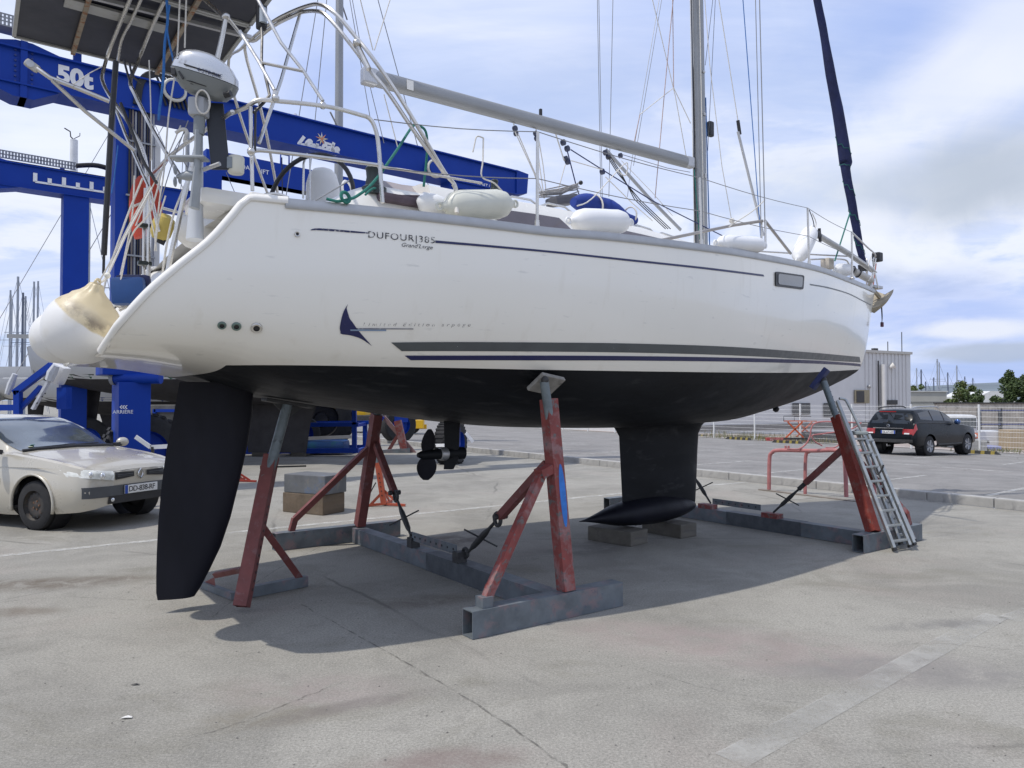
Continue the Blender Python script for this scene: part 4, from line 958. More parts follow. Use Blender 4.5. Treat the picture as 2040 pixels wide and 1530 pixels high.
# bundle of coiled grey line at the companionway, sail bag
mb=MB()
for k in range(16):
    t=k/15; off=Vector((random.uniform(-.02,.02),random.uniform(-.06,.06),random.uniform(-.03,.05)))
    mb.tube([B(1078,388,.2)+off,B(1115,384,.2)+off*1.1+Vector((0,0,.02*math.sin(k))),B(1150,372+random.uniform(-6,8),.2)+off*.5],.007,5)
mb.build('coiled_sheets',mat('grey_rope',(.30,.29,.28),.85,var=.25,vs=50),boat,smooth=True,kind='stuff')
MB().ball(B(1157,364,.2),.025,10).build('tiller_knob',BLACK,boat,smooth=True)
MB().bbox(B(1120,400,.3),(.32,.2,.10),.03,rot=Matrix.Rotation(R(-14),3,'Y')).build('traveller_box',mat('dark_grey_plastic',(.09,.09,.10),.5),boat)
# grey tubes at the bow (spinnaker pole with black end fitting, second tube)
pole=rtube('whisker_pole',[B(1632,470,.75),B(1690,505,.55),B(1737,538,.35)],.040,mat('grey_tube',(.44,.44,.43),.4,.3),sm=0,seg=14)
MB().bbox(B(1625,466,.78),(.13,.07,.09),.02,rot=Matrix.Rotation(R(10),3,'Y')).build('pole_fitting',BLACK,pole)
MB().tube([B(1632,455,.78),B(1634,482,.78)],.02,7).build('pole_fitting',BLACK,pole)
rtube('tube_container',[B(1700,540,.5),B(1735,558,.35)],.055,mat('pale_tube',(.50,.48,.44),.5),sm=0,seg=14)
for p in [(1698,538),(1710,545)]: MB().torus(B(*p,.49),.058,.010,(.7,-.3,-.3),16,6).build('strap',BLACK,boat)
for pts,m in [([(1612,418),(1620,440),(1624,465)],BLACK),([(1618,425),(1626,445),(1620,465)],ROPEW),([(1736,510),(1730,530),(1738,545),(1730,560)],ROPEW)]: rtube('line',[B(u,v,.8) for u,v in pts],.006,m,sm=3,seg=5)
MB().tube([B(1520,440,1.5),B(1460,449,1.3),B(1320,478,1.3)],.016,6).build('boat_hook',mat('dull_aluminium_tube',(.34,.32,.30),.5,.5),boat,smooth=True)
MB().tube([B(1524,440,1.5),B(1575,505,1.2)],.016,6).build('boat_hook',MATS['dull_aluminium_tube'],boat,smooth=True)
rtube('fender_line',[B(1452,452,1.5),B(1470,440,1.5),B(1500,420,1.5),B(1524,398,1.5)],.006,ROPEW,sm=3,seg=5)
MB().ball(B(1458,440,1.5),.03,8).build('line_coil',ROPEW,boat,smooth=True)
rtube('fender_line',[B(963,275,1.6),B(962,320,1.62),B(960,352,1.62),B(985,365,1.6),B(1008,390,1.6)],.006,ROPEW,sm=4,seg=6)
rtube('fender_line',[B(963,275,1.6),B(950,272,1.6),B(945,290,1.6),B(942,303,1.6)],.006,ROPEW,sm=4,seg=6)
MB().tube(spline([B(903,367,1.72),B(908,380,1.73),B(910,425,1.80)],4),.016,8).build('hoop_foot',ROPEW,boat,smooth=True)

# ------------------------------------------------------------------ things lying on or hung from the boat
def fender(u0,v0,w0,u1,v1,w1,r,label,m=FENDW,eyes=True,group='white fenders on the deck edge'):
    a=toW(B(u0,v0,w0)); b_=toW(B(u1,v1,w1)); L_=(b_-a).length; ax=(b_-a)/L_
    t=thing('fender',label,'fender',M=Matrix.Translation(a),group=group)
    prof=[(.03,0),(.035,.03),(r*.55,.05),(r*.85,.09),(r,.16)]; prof+=[(r*(1+.01*math.sin(k)),.16+(L_-.32)*k/5) for k in range(1,5)]+[(r,L_-.16),(r*.85,L_-.09),(r*.55,L_-.05),(.035,L_-.03),(.03,L_)]
    MB().lathe(prof,(0,0,0),ax,24).build('fender_body',m,t,smooth='all')
    for q,sg in((0,-1),(L_,1)):
        MB().torus(ax*(q+sg*.02),.025,.010,ax.cross(Vector((0,0,1))),14,6).build('eye',m,t,smooth='all')
    return t
fender(880,411,1.72,1022,406,1.70,.112,'long cream white fender lying on the deck edge under the boom',mat('aged_vinyl',(.62,.62,.54),.42,var=.08,vs=4,spots=(6,.6,(.50,.49,.40),.2)))
fender(1136,440,1.75,1254,443,1.72,.105,'clean white fender beside the blue sail bag and cabin windows')
fender(1428,484,1.72,1522,489,1.66,.085,'white fender on the deck edge at the foot of the shrouds')
t=fender(1588,518,1.12,1618,455,1.0,.105,'white fender leaning upright against the guard wires near the bow')
fender(1664,537,.55,1694,538,.45,.09,'short white fender on the foredeck beneath the grey pole')
t=thing('fender','small white cylinder fender lying behind the long cream fender','fender',M=Matrix.Translation(toW(B(865,408,1.5))),group='white fenders on the deck edge')
MB().lathe([(.02,-.14),(.07,-.10),(.08,0),(.07,.10),(.02,.14)],(0,0,0),(BD.x,BD.y,-.1),18).build('fender_body',FENDW,t,smooth='all')
# round buoy fenders at the stern
STAINB=bpy.data.materials.new('stained_buoy')
def stainb():
    m=STAINB; m.use_nodes=True; nt=m.node_tree;N=nt.nodes;L=nt.links;b=N['Principled BSDF']; b.inputs['Roughness'].default_value=.42
    b.inputs['Subsurface Weight'].default_value=.0
    tc=N.new('ShaderNodeTexCoord'); n=N.new('ShaderNodeTexNoise'); n.inputs['Scale'].default_value=7; n.inputs['Detail'].default_value=8; n.inputs['Roughness'].default_value=.7; L.new(tc.outputs['Object'],n.inputs[0])
    dp=N.new('ShaderNodeVectorMath'); dp.operation='DOT_PRODUCT'; dp.inputs[1].default_value=(.62,.05,.78); L.new(tc.outputs['Object'],dp.inputs[0])
    ad=N.new('ShaderNodeMath'); ad.operation='MULTIPLY_ADD'; ad.inputs[1].default_value=.05; L.new(n.outputs[0],ad.inputs[0]); L.new(dp.outputs['Value'],ad.inputs[2])
    def st(x,a,c):
        r=N.new('ShaderNodeMapRange'); r.inputs[1].default_value=a; r.inputs[2].default_value=c; L.new(x,r.inputs[0]); return r.outputs[0]
    def mix(f,a,c):
        x=N.new('ShaderNodeMixRGB'); L.new(f,x.inputs[0])
        for i,q in ((1,a),(2,c)):
            if isinstance(q,tuple): x.inputs[i].default_value=(*q,1)
            else: L.new(q,x.inputs[i])
        return x.outputs[0]
    c=mix(st(ad.outputs[0],.085,.097),(.74,.73,.70),(.62,.52,.33))
    b1=st(ad.outputs[0],.09,.12); b2=st(ad.outputs[0],.20,.15)
    mu=N.new('ShaderNodeMath'); mu.operation='MULTIPLY'; L.new(b1,mu.inputs[0]); L.new(b2,mu.inputs[1])
    m2=N.new('ShaderNodeMath'); m2.operation='MULTIPLY'; L.new(mu.outputs[0],m2.inputs[0]); L.new(st(n.outputs[0],.46,.60),m2.inputs[1])
    c=mix(m2.outputs[0],c,(.27,.22,.15)); 
    n3=N.new('ShaderNodeTexNoise'); n3.inputs['Scale'].default_value=3; n3.inputs['Detail'].default_value=5; L.new(tc.outputs['Object'],n3.inputs[0])
    c=mix(st(n3.outputs[0],.58,.8),c,(.60,.54,.42)); L.new(c,b.inputs['Base Color'])
    bp=N.new('ShaderNodeBump'); bp.inputs['Strength'].default_value=.08; bp.inputs['Distance'].default_value=.02; L.new(n.outputs[0],bp.inputs['Height']); L.new(bp.outputs[0],b.inputs['Normal'])
stainb()
def buoy(u,v,Y,r,axis,label,neck=True):
    c=PY(u,v,Y); ax=Vector(axis).normalized()
    t=thing('buoy_fender',label,'buoy',M=Matrix.Translation(c),group='round buoy fenders at the stern')
    prof=[(r*math.sin(math.pi*k/16)+.001,-r*math.cos(math.pi*k/16)) for k in range(0,14)]
    prof+=[(r*.50,r*.93),(r*.34,r*1.04),(r*.24,r*1.15),(r*.19,r*1.26),(r*.16,r*1.31),(r*.10,r*1.33)]
    mb=MB(); mb.lathe(prof,(0,0,0),ax,40)
    for i,p in enumerate(mb.v):   # pleats of the neck
        h=p.dot(ax)
        if h>r*.85:
            rad=p-ax*h; k=i%40; mb.v[i]=ax*h+rad*(1+.07*min(1,(h/r-.85)*4)*math.sin(k*2*math.pi*9/40))
        else: mb.v[i]=p*(1+.012*math.sin(p.x*9+p.z*7))
    mb.build('buoy_body',STAINB,t,smooth='all')
    top=ax*r*1.33; MB().torus(top,.028,.010,ax.cross(Vector((0,1,0))),14,6).build('eye',STAINB,t,smooth='all')
    return t,c,top
t,c_,top=buoy(163,655,4.9,.238,(.32,-.05,.90),'big round white buoy with brown stained top hanging at the stern, nearer one')
tp=c_+top
MB().tube(spline([top,PY(205,560,4.95)-c_,PY(214,550,4.97)-c_],4),.009,6).build('hanging_rope',ROPEW,t,smooth=True)
MB().ball(PY(214,549,4.97)-c_,.022,8).build('knot',mat('white_cord_knot',(.70,.68,.60),.8,var=.3,vs=60),t,smooth='all')
MB().tube([PY(214,549,4.97)-c_,PY(250,470,5.1)-c_,PY(302,375,5.3)-c_],.008,6).build('hanging_rope',ROPEW,t,smooth=True)
buoy(119,672,5.35,.19,(.2,.1,.95),'round white buoy mostly hidden behind the stained buoy')
# outboard motor on the stern rail
OUTS=mat('silver_cowl',(.60,.61,.62),.22,.55,var=.03,coat=.4); OUTG=mat('grey_cowl',(.20,.215,.215),.38,.2,var=.05)
Ym=4.75
om=thing('outboard_motor','silver and grey outboard motor marked 2.3 clamped to the stern rail','outboard motor',M=Matrix.Translation(PY(405,150,Ym)))
oc=PY(405,150,Ym)
def OP(u,v,dy=0): return PY(u,v,Ym+dy)-oc
cen=OP(405,150); axh=(OP(470,180,.06)-OP(342,140,-.02)).normalized(); upv=Vector((.22,-.15,.95)); upv=(upv-axh*axh.dot(upv)).normalized(); sidev=axh.cross(upv)
def cowl(levels,name,m):
    rows=[]
    for (h,l0,l1,w) in levels:
        row=[]
        for k in range(24):
            q=2*math.pi*k/24; cx=math.cos(q); x=(l1 if cx>0 else -l0)*abs(cx)**.8*(1 if cx>0 else 1); x=(l1*abs(cx)**.85 if cx>0 else -l0*abs(cx)**.85); y=w*math.copysign(abs(math.sin(q))**.8,math.sin(q))
            row.append(cen+axh*x+sidev*y+upv*h)
        rows.append(row)
    mb=MB(); mb.grid(rows,closed=True); mb.add(rows[0],[tuple(range(24))]); mb.add(rows[-1],[tuple(range(24))]); return mb.build(name,m,om,smooth=True)
cowl([(-.135,.06,.10,.05),(-.115,.11,.17,.09),(-.06,.17,.215,.115),(-.012,.195,.225,.122)],'lower_cowl',OUTG)
cw=cowl([(-.008,.192,.223,.120),(.03,.187,.215,.118),(.085,.165,.165,.105),(.115,.13,.11,.085),(.135,.075,.05,.045)],'upper_cowl',OUTS)
mb=MB(); flat_text(mb,'2.3',cen-axh*.165-sidev*.0-upv*-.028+(-sidev if sidev.y>0 else sidev)*.09,(axh*.75+(-sidev if sidev.y>0 else sidev)*.62).normalized(),upv,.06,.012); mb.build('lettering',BLACK,cw)
sv=(-sidev if sidev.y>0 else sidev)
mb=MB(); flat_text(mb,'4-STROKE',cen-axh*.01+sv*.124-upv*.004,axh,upv,.035,.004); mb.build('lettering',mat('navy_ink',(.03,.04,.10),.5),cw)
mb=MB(); mb.box(cen+sv*.119-axh*-.02+upv*.012,(.22,.008,.008),rot=Matrix((axh,sv,upv)).transposed()); mb.build('cowl_band',BLACK,om)
for k in range(5):
    h=-.075-.011*k; mb=MB(); mb.tube([cen-axh*(.12-.012*k)+sv*(.075-.004*k)+upv*h,cen-axh*.03+sv*(.112-.012*k)+upv*h,cen+axh*.06+sv*(.105-.012*k)+upv*h],.0035,5); mb.build('air_slot',BLACK,om)
MB().bbox(cen-axh*.15+sv*.075-upv*.045,(.03,.03,.055),.008).build('starter_handle',BLACK,om)
MB().bbox(cen-axh*.10+sv*.105-upv*.055,(.06,.012,.012),.004,rot=Matrix.Rotation(R(60),3,'Y')).build('choke_lever',BLACK,om)
MB().tube([OP(397,198),OP(398,225),OP(396,268)],[.05,.036,.034],12).build('drive_shaft',OUTG,om,smooth=True)
MB().bbox(OP(396,215),(.11,.10,.12),.02).build('swivel_bracket',mat('pale_grey_paint',(.36,.37,.38),.4),om,smooth=True)
MB().tube([OP(396,262),OP(394,330),OP(387,415)],[.040,.038,.05],12,squash=(1,.55)).build('leg',mat('leg_grey',(.30,.32,.33),.42),om,smooth=True)
MB().bbox(OP(378,316),(.22,.10,.018),.006).build('cavitation_plate',MATS['leg_grey'],om)
MB().tube([OP(352,352),OP(375,350),OP(395,352)],[.012,.034,.02],12).build('gear_case',MATS['leg_grey'],om,smooth=True)
for a_ in (0,2.1,4.2): MB().ball(OP(352,352)+Vector((0,math.cos(a_)*.045,math.sin(a_)*.045)),.035,8,(.2,.8,1)).build('propeller_blade',MATS['leg_grey'],om,smooth='all')
MB().torus(OP(404,203,-.06),.055,.006,(0,1,.2),20,6,(.8,1.3)).build('rope_loop',ROPEW,om,smooth=True)
MB().tube([OP(448,190,-.05),OP(460,186,-.06)],.02,8).build('tiller_grip',BLACK,om)
# mounting board
bd_=thing('mounting_board','black rectangular mounting board on the stern rail beside the outboard leg','mounting board',M=Matrix.Translation(PY(433,272,4.85)))
MB().bbox((0,0,0),(.115,.03,.44),.008,rot=Matrix.Rotation(R(-6),3,'Y')@Matrix.Rotation(R(22),3,'Z')).build('board',mat('black_board',(.022,.026,.035),.45,var=.2),bd_)
MB().tube([PY(405,338,4.75)-PY(433,272,4.85),PY(438,326,4.72)-PY(433,272,4.85)],.014,8).build('clamp_handle',ALUG,bd_,smooth=True)
# man overboard light
ml=thing('rescue_light','cream white rescue light hanging under the stern rail','rescue light',M=Matrix.Translation(PY(470,330,4.9)))
MB().lathe([(.045,-.055),(.052,-.045),(.054,.05),(.048,.06),(.02,.062)],(0,0,0),(0,0,1),18).build('light_body',mat('cream_plastic',(.66,.64,.54),.45),ml,smooth=True)
MB().bbox((-.022,-.048,.005),(.035,.02,.075),.004).build('lens',mat('grey_lens',(.22,.25,.27),.15),ml)
# horseshoe buoy, yellow float, blue cushion
hb=thing('lifebuoy','red horseshoe lifebuoy strapped upright at the stern behind the ropes','lifebuoy',M=Matrix.Translation(PY(287,415,6.2)))
REDH=mat('faded_red_vinyl',(.50,.055,.025),.6,var=.15,vs=5)
MB().tube(spline([(-.02,0,-.24),(-.06,0,-.1),(-.06,0,.12),(.0,0,.23),(.07,0,.12),(.10,0,-.1),(.10,0,-.20)],5),.060,10,squash=(1,.55)).build('horseshoe_foam',REDH,hb,smooth=True)
MB().tube([(-.06,-.062,.0),(-.0,-.07,.02),(.10,-.062,.0)],.012,6).build('strap',ROPEW,hb)
yf=thing('float_light','yellow float light hanging beside the red lifebuoy','float light',M=Matrix.Translation(PY(324,452,5.7)))
YEL=mat('faded_yellow_plastic',(.52,.40,.10),.55,var=.15,vs=8)
MB().lathe([(.05,-.10),(.075,-.06),(.08,.02),(.07,.07),(.03,.10)],(0,0,0),(.3,0,1),16).build('float_body',YEL,yf,smooth=True)
MB().cyl((0,0,-.09),(-.02,0,-.13),.03).build('lamp_socket',BLACK,yf)
bs=thing('cockpit_cushion','blue folded seat cushion propped on the swim platform','cushion',M=Matrix.Translation(PY(256,580,5.35)))
BLUV=mat('blue_vinyl_cloth',(.012,.06,.21),.55,var=.15,vs=4)
MB().bbox((0,0,0),(.225,.10,.20),.035,rot=Matrix.Rotation(R(-4),3,'Y')@Matrix.Rotation(R(15),3,'Z')).build('cushion_front',BLUV,bs,smooth=True)
MB().bbox((.0,.07,.035),(.235,.08,.19),.035,rot=Matrix.Rotation(R(-2),3,'Y')@Matrix.Rotation(R(15),3,'Z')).build('cushion_back',NAVYC,bs,smooth=True)
# swim ladder
la=MB(); rtube('swim_ladder',[toB(PY(290,375,5.9)),toB(PY(287,460,5.9)),toB(PY(286,548,5.9))],.013,sm=0); rtube('swim_ladder',[toB(PY(297,372,5.85)),toB(PY(296,460,5.85)),toB(PY(295,560,5.85))],.013,sm=0)
for u,v in [(288,450),(288,525)]: MB().bbox(toB(PY(u,v,5.85)),(.10,.06,.035),.01).build('ladder_step',DG,boat)
rtube('rope_coil',[toB(PY(u,v,5.4)) for u,v in [(232,608),(245,612),(262,604),(285,598),(300,596),(280,604),(255,610),(238,618)]],.012,ROPEW,sm=5)
# sail bag
sb=thing('sail_bag','royal blue sail bag with white straps lying on the cabin roof','sail bag',M=Matrix.Translation(toW(B(1205,415,.75))))
BLUB=mat('royal_blue_cloth',(.010,.035,.22),.8,var=.25,vs=7,bump=.5,bs=14)
mb=MB(); rows=[]
for i in range(17):
    t=i/16; r=.115*math.sin(math.pi*(.06+.88*t))**.55*(1+.10*math.sin(t*13)); c=BD*(t-.5)*.85+Vector((0,0,.03*math.sin(t*6)-t*.06))
    rows.append([c+BN*(r*1.15*math.cos(q))+Vector((0,0,r*math.sin(q)*(1+.08*math.sin(3*q+t*9)))) for q in [2*math.pi*k/18 for k in range(18)]])
mb.grid(rows,closed=True); mb.add(rows[0],[tuple(range(18))]); mb.add(rows[-1],[tuple(range(18))]); mb.build('bag',BLUB,sb,smooth='all')
for t in (-.16,.36): MB().torus(BD*t+Vector((0,0,-.02)),.128 if t<0 else .085,.009,(BD.x,BD.y,.1),20,6,(1.12,1)).build('strap',ROPEW,sb,smooth=True)
# ------------------------------------------------------------------ cradles, stands, blocks
RED=mat('worn_red_paint',(.21,.045,.038),.65,var=.28,vs=7,bump=.3,bs=30,spots=(6,.50,(.25,.135,.13),.12),spots2=(17,.56,(.13,.115,.11),.05))
DRED=mat('dull_red_paint',(.17,.05,.045),.65,var=.25,vs=7,bump=.15,bs=30,spots=(9,.56,(.20,.11,.11),.14),spots2=(21,.64,(.13,.13,.13),.06))
GALV=mat('painted_steel_beam',(.135,.155,.17),.6,.15,var=.3,vs=5,bump=.25,bs=30,spots=(7,.52,(.22,.165,.17),.14),spots2=(14,.60,(.07,.09,.13),.12))
GAL2=mat('grey_blue_tube',(.16,.19,.20),.5,.3,var=.25,vs=9,bump=.1,spots=(14,.6,(.08,.09,.10),.1))
DKST=mat('dark_oily_steel',(.055,.055,.055),.6,.4,var=.35,vs=14,bump=.3,bs=40)
BLUEP=mat('sprayed_blue_paint',(.02,.16,.52),.55,var=.2,vs=12,bump=.2,bs=60,alpha=(30,.30,.36,1.0),spots=(18,.62,(.10,.35,.62),.1))
PADM=mat('pad_plywood',(.27,.26,.235),.8,var=.3,vs=8,bump=.3,spots=(10,.55,(.14,.13,.12),.15))
def bw(p): return toW(Vector(p))
def cradle(s0,sA,sB,wF,wR,label,post,brace,rear=True):
    """s0: cross beam station, sA..sB: extent of the side beams; all points below are boat frame points"""
    t=thing('boat_cradle',label,'boat cradle',M=BM@Matrix.Translation((s0,0,0)))
    O=Vector((s0,0,0))
    def mk(mb,name,m,par=None,**k):
        mb.v=[p-O for p in mb.v]; return mb.build(name,m,par or t,**k)
    mk(MB().bar((sA,-wF,.098),(sB,-wF,.098),.135,.19,hollow=.008),'side_beam',GALV)
    mk(MB().bar((sA-.1,wR,.098),(sB-.02,wR,.098),.135,.19,hollow=.008),'side_beam',GALV)
    mk(MB().bar((s0,-wF+.07,.088),(s0,wR-.07,.088),.15,.165),'cross_beam',GALV)
    mk(MB().box((s0+.0,-wF*.25,.088),(.158,1.1,.172)),'sleeve',mat('dark_sleeve',(.085,.095,.105),.6,.2,var=.3,vs=9))
    return t,mk,O
# --- aft cradle
t,mk,O=cradle(.22,-.64,.80,1.90,1.90,'two-sided red and grey boat cradle under the middle of the yacht',None,None)
foot=Vector((.26,-1.90,.195)); top=B(1093,795,1.74); padc=B(1084,752,1.78)
# starboard post
d=(top-foot).normalized()
post=mk(MB().bar(foot,top,.105,.105,up=(1,0,0),hollow=.006),'post',RED)
tube=mk(MB().cyl(top-d*.25,padc+Vector((0,.0,-.03)),.036,14),'inner_tube',GAL2,smooth=True)
mk(MB().ball(padc+Vector((0,-.01,-.02)),.032,12),'swivel_joint',DKST,smooth=True)
e=.02; pn=Vector((0,0,0)); 
P0,nv=HP(1084,752,.012)
xa=Vector((1,0,0)); ya=nv.cross(xa).normalized(); xa=ya.cross(nv).normalized()
rot=Matrix((xa,ya,nv)).transposed(); 
nv=Vector((0,-.62,-.78)); ya=Vector((0,.78,-.62)); rot=Matrix((Vector((1,0,0)),ya,nv)).transposed()
mk(MB().bbox(P0+nv*.03+Vector((0,0,-.02)),(.27,.20,.035),.008,rot=rot@Matrix.Rotation(R(12),3,'Z')),'support_pad',PADM)
mk(MB().bar(foot.lerp(top,.635)+Vector((-.05,0,0)),foot.lerp(top,.635)+Vector((-.16,-.0,-.04)),.10,.07),'brace_bracket',RED)
bt=foot.lerp(top,.64)+Vector((-.14,0,-.06))
bf=Vector((-.50,-1.90,.20))
mk(MB().bar(bt,bf+Vector((.06,0,.12)),.062,up=(0,1,0)),'brace',RED)
mk(MB().bar(bf+Vector((.06,0,.13)),bf,.062,up=(0,1,0)),'brace_foot',RED); mk(MB().box(bf+Vector((0,0,.03)),(.09,.10,.08)),'foot_lug',GALV)
# blue sprayed patch on the post's face (flat paint, hugging the face)
o_=foot.lerp(top,.5)
fx=d; side=Vector((1,0,0)); fy=d.cross(side).normalized(); fy=fy if fy.y<0 else -fy
mb=MB(); n=24; cen=foot.lerp(top,.49)+fy*.0545+side*.012
mb.add([cen+d*(.245*math.cos(2*math.pi*k/n))+side*(.030*math.sin(2*math.pi*k/n)) for k in range(n)],[tuple(range(n))]); mk(mb,'blue_paint_patch',BLUEP,post)
mb=MB(); cen2=foot.lerp(top,.47)+side*.0545+fy*.03
mb.add([cen2+d*(.20*math.cos(2*math.pi*k/n))+fy*(.018*math.sin(2*math.pi*k/n)) for k in range(n)],[tuple(range(n))]); mk(mb,'blue_paint_patch',BLUEP,post)
# strut with turnbuckle from the post down to the cross beam
def strut(a,b,par_mk,red,hb=.36):
    """square arm then threaded turnbuckle with its tommy bar"""
    m_=a.lerp(b,.54); par_mk(MB().bar(a,m_,.065,up=(0,0,1)),'strut_arm',red)
    dd=(b-a).normalized(); pp=dd.cross(Vector((0,0,1))).normalized(); q=dd.cross(pp)
    sh=par_mk(MB().torus(m_+dd*.05,.045,.018,pp,14,8,(1,1.2)),'shackle',DKST,smooth=True)
    for sg in(1,-1): par_mk(MB().cyl(m_+pp*sg*.035,m_+pp*sg*.065,.026,10),'shackle_bolt',DKST)
    e1=m_+dd*.12; L_=(b-e1).length
    par_mk(MB().tube([e1,e1.lerp(b,.15),e1.lerp(b,.3),e1.lerp(b,.5),e1.lerp(b,.72),e1.lerp(b,.8),b],[.014,.016,.028,.030,.026,.014,.013],10),'turnbuckle',DKST,smooth=True)
    c=e1.lerp(b,.45); hh=(q*.6+pp*.8).normalized(); par_mk(MB().cyl(c-hh*.17,c+hh*.17,.008,8),'tommy_bar',DKST)
    par_mk(MB().torus(b+Vector((0,0,.02)),.04,.016,pp,14,8),'clevis_ring',DKST,smooth=True)
st_a=foot.lerp(top,.655)+Vector((-.02,.06,0)); strut(st_a,Vector((.22,-.52,.24)),mk,DRED)
# perforated adjuster bar on the cross beam
ad=mk(MB().bar((.16,.38,.285),(.16,-.46,.285),.012,.085),'adjuster_bar',GALV)
for k in range(8): mk(MB().cyl((.150,.32-k*.105,.285),(.156,.32-k*.105,.285),.011,8),'bolt_hole',BLACK,ad)
for y in (.40,-.48): mk(MB().box((.18,y,.22),(.10,.09,.10)),'adjuster_bracket',DKST)
# port side
footR=Vector((.24,1.82,.195)); topR=B(737,800,-1.45); topR=Vector((.26,1.42,1.50))
postR=mk(MB().bar(footR,topR,.105,.105,up=(1,0,0)),'post',DRED)
mk(MB().cyl(topR,Vector((.27,1.33,1.70)),.036,12),'inner_tube',GAL2,smooth=True); mk(MB().bbox((.27,1.28,1.74),(.25,.2,.035),.008,rot=Matrix.Rotation(R(40),3,'X')),'support_pad',PADM)
mk(MB().bar(footR.lerp(topR,.70)+Vector((-.04,0,0)),Vector((-.50,1.92,.32)),.062,up=(0,1,0)),'brace',DRED); mk(MB().bar((-.50,1.92,.33),(-.54,1.92,.19),.062,up=(0,1,0)),'brace_foot',DRED)
strut(footR.lerp(topR,.74)+Vector((.02,-.05,0)),Vector((.20,.46,.24)),mk,DRED)
# --- forward cradle (struts lean the other way)
t,mk,O=cradle(4.78,4.36,5.66,1.95,1.90,'red and grey boat cradle under the bow with a ladder against it',None,None)
foot=Vector((4.68,-1.95,.19)); top=S(1668,830,4.98); padc=S(1640,758,5.03)
d=(top-foot).normalized()
mk(MB().bar(foot,top,.12,.11,up=(1,0,0),hollow=.006),'post',mat('orange_red_paint',(.19,.030,.020),.6,var=.2,vs=6,bump=.25,spots=(9,.54,(.19,.075,.06),.12),spots2=(20,.62,(.11,.09,.08),.05)))
tb=mk(MB().cyl(top-d*.25,padc,.040,14),'inner_tube',GAL2,smooth=True)
for k in range(6):
    c=top.lerp(padc,.12+.14*k)+Vector((0,-.039,0)); mk(MB().cyl(c,c+Vector((0,-.003,0)),.009,8),'bolt_hole',BLACK,tb)
ph=B(1636,760,abs(padc.y)-.02); nv=Vector((.15,-.80,-.55)).normalized(); ya=nv.cross(Vector((1,0,0))).normalized(); xa=ya.cross(nv)
mk(MB().bbox(padc+Vector((-.03,.03,.02)),(.13,.30,.06),.012,rot=Matrix((xa,ya,nv)).transposed()@Matrix.Rotation(R(-18),3,'Z')),'support_pad',mat('blue_rubber_pad',(.02,.03,.11),.6,var=.3,vs=12))
mk(MB().ball(padc,.045,12),'swivel_joint',DKST,smooth=True)
bt=foot.lerp(top,.66); mk(MB().bar(bt+Vector((.06,0,0)),(5.40,-1.95,.34),.062,up=(0,1,0)),'brace',RED); mk(MB().bar((5.40,-1.95,.35),(5.47,-1.95,.19),.062,up=(0,1,0)),'brace_foot',RED)
def strut2(a,b,par_mk):
    m_=a.lerp(b,.52); par_mk(MB().bar(a,m_,.065,up=(0,0,1)),'strut_arm',DRED)
    dd=(b-a).normalized(); pp=dd.cross(Vector((0,0,1))).normalized(); q=dd.cross(pp)
    par_mk(MB().cyl(m_,m_.lerp(b,.2),.028,10),'socket',DKST); par_mk(MB().tube([m_,m_.lerp(b,.3),m_.lerp(b,.45),m_.lerp(b,.7),m_.lerp(b,.8),b],[.014,.014,.026,.026,.014,.013],10),'turnbuckle',DKST,smooth=True)
    c=m_.lerp(b,.55); hh=(q*.6+pp*.8).normalized(); par_mk(MB().cyl(c-hh*.18,c+hh*.18,.008,8),'tommy_bar',DKST)
strut2(foot.lerp(top,.70)+Vector((-.02,.05,0)),Vector((4.76,-.62,.24)),mk)
footR=Vector((4.82,1.85,.19)); topR=Vector((4.95,1.02,1.62)); mk(MB().bar(footR,topR,.11,.105,up=(1,0,0)),'post',DRED); mk(MB().cyl(topR,(5.0,.93,1.85),.038,12),'inner_tube',GAL2,smooth=True); mk(MB().bbox((5.0,.88,1.90),(.13,.28,.05),.01,rot=Matrix.Rotation(R(45),3,'X')),'support_pad',PADM)
strut2(footR.lerp(topR,.66)+Vector((0,-.05,0)),Vector((4.80,.40,.24)),mk)
ad=mk(MB().bar((4.72,.30,.285),(4.72,-.46,.285),.012,.075),'adjuster_bar',GALV)
for k in range(7): mk(MB().cyl((4.712,.24-k*.105,.285),(4.715,.24-k*.105,.285),.010,8),'bolt_hole',BLACK,ad)
for y in (.42,-.60): mk(MB().box((4.76,y,.20),(.12,.24,.06)),'adjuster_bracket',RED)
# --- single leaning stand under the stern
t=thing('boat_stand','single leaning red boat stand with grey tube under the stern','boat stand',M=BM@Matrix.Translation((-1.5,0,0))); O=Vector((-1.5,0,0))
def mk(mb,name,m,par=None,**k):
    mb.v=[p-O for p in mb.v]; return mb.build(name,m,par or t,**k)
bt0=toB(G(481,1221)); tp=B(541,908,.0); tp2=B(574,803,.0); zb_=zk(tp2.x)
d=(tp-bt0).normalized(); side=Vector((BN.x,0,0))
bt0=bt0+d*.0
view=(toB(CAMP)-bt0); view.z=0; view.normalize(); sx=Vector((0,0,1)).cross(view).normalized()
post=mk(MB().bar(bt0+Vector((0,0,.05)),tp,.105,.105,up=sx+view*.35,hollow=.007),'post',DRED)
tb=mk(MB().cyl(tp-d*.2,Vector((tp2.x,tp2.y,zb_-.02)),.043,14),'inner_tube',GAL2,smooth=True)
_,_,tt,aa,bb_=MB().frame(bt0,tp,sx+view*.35)
fa=[q for q in (aa,-aa,bb_,-bb_)]; fa.sort(key=lambda q:-q.dot(sx+view*.9)); fc=fa[0]
for k in range(11):
    c=bt0.lerp(tp,.66-.052*k)+fc*.053; mk(MB().cyl(c,c+fc*.002,.012,8),'bolt_hole',BLACK,post)
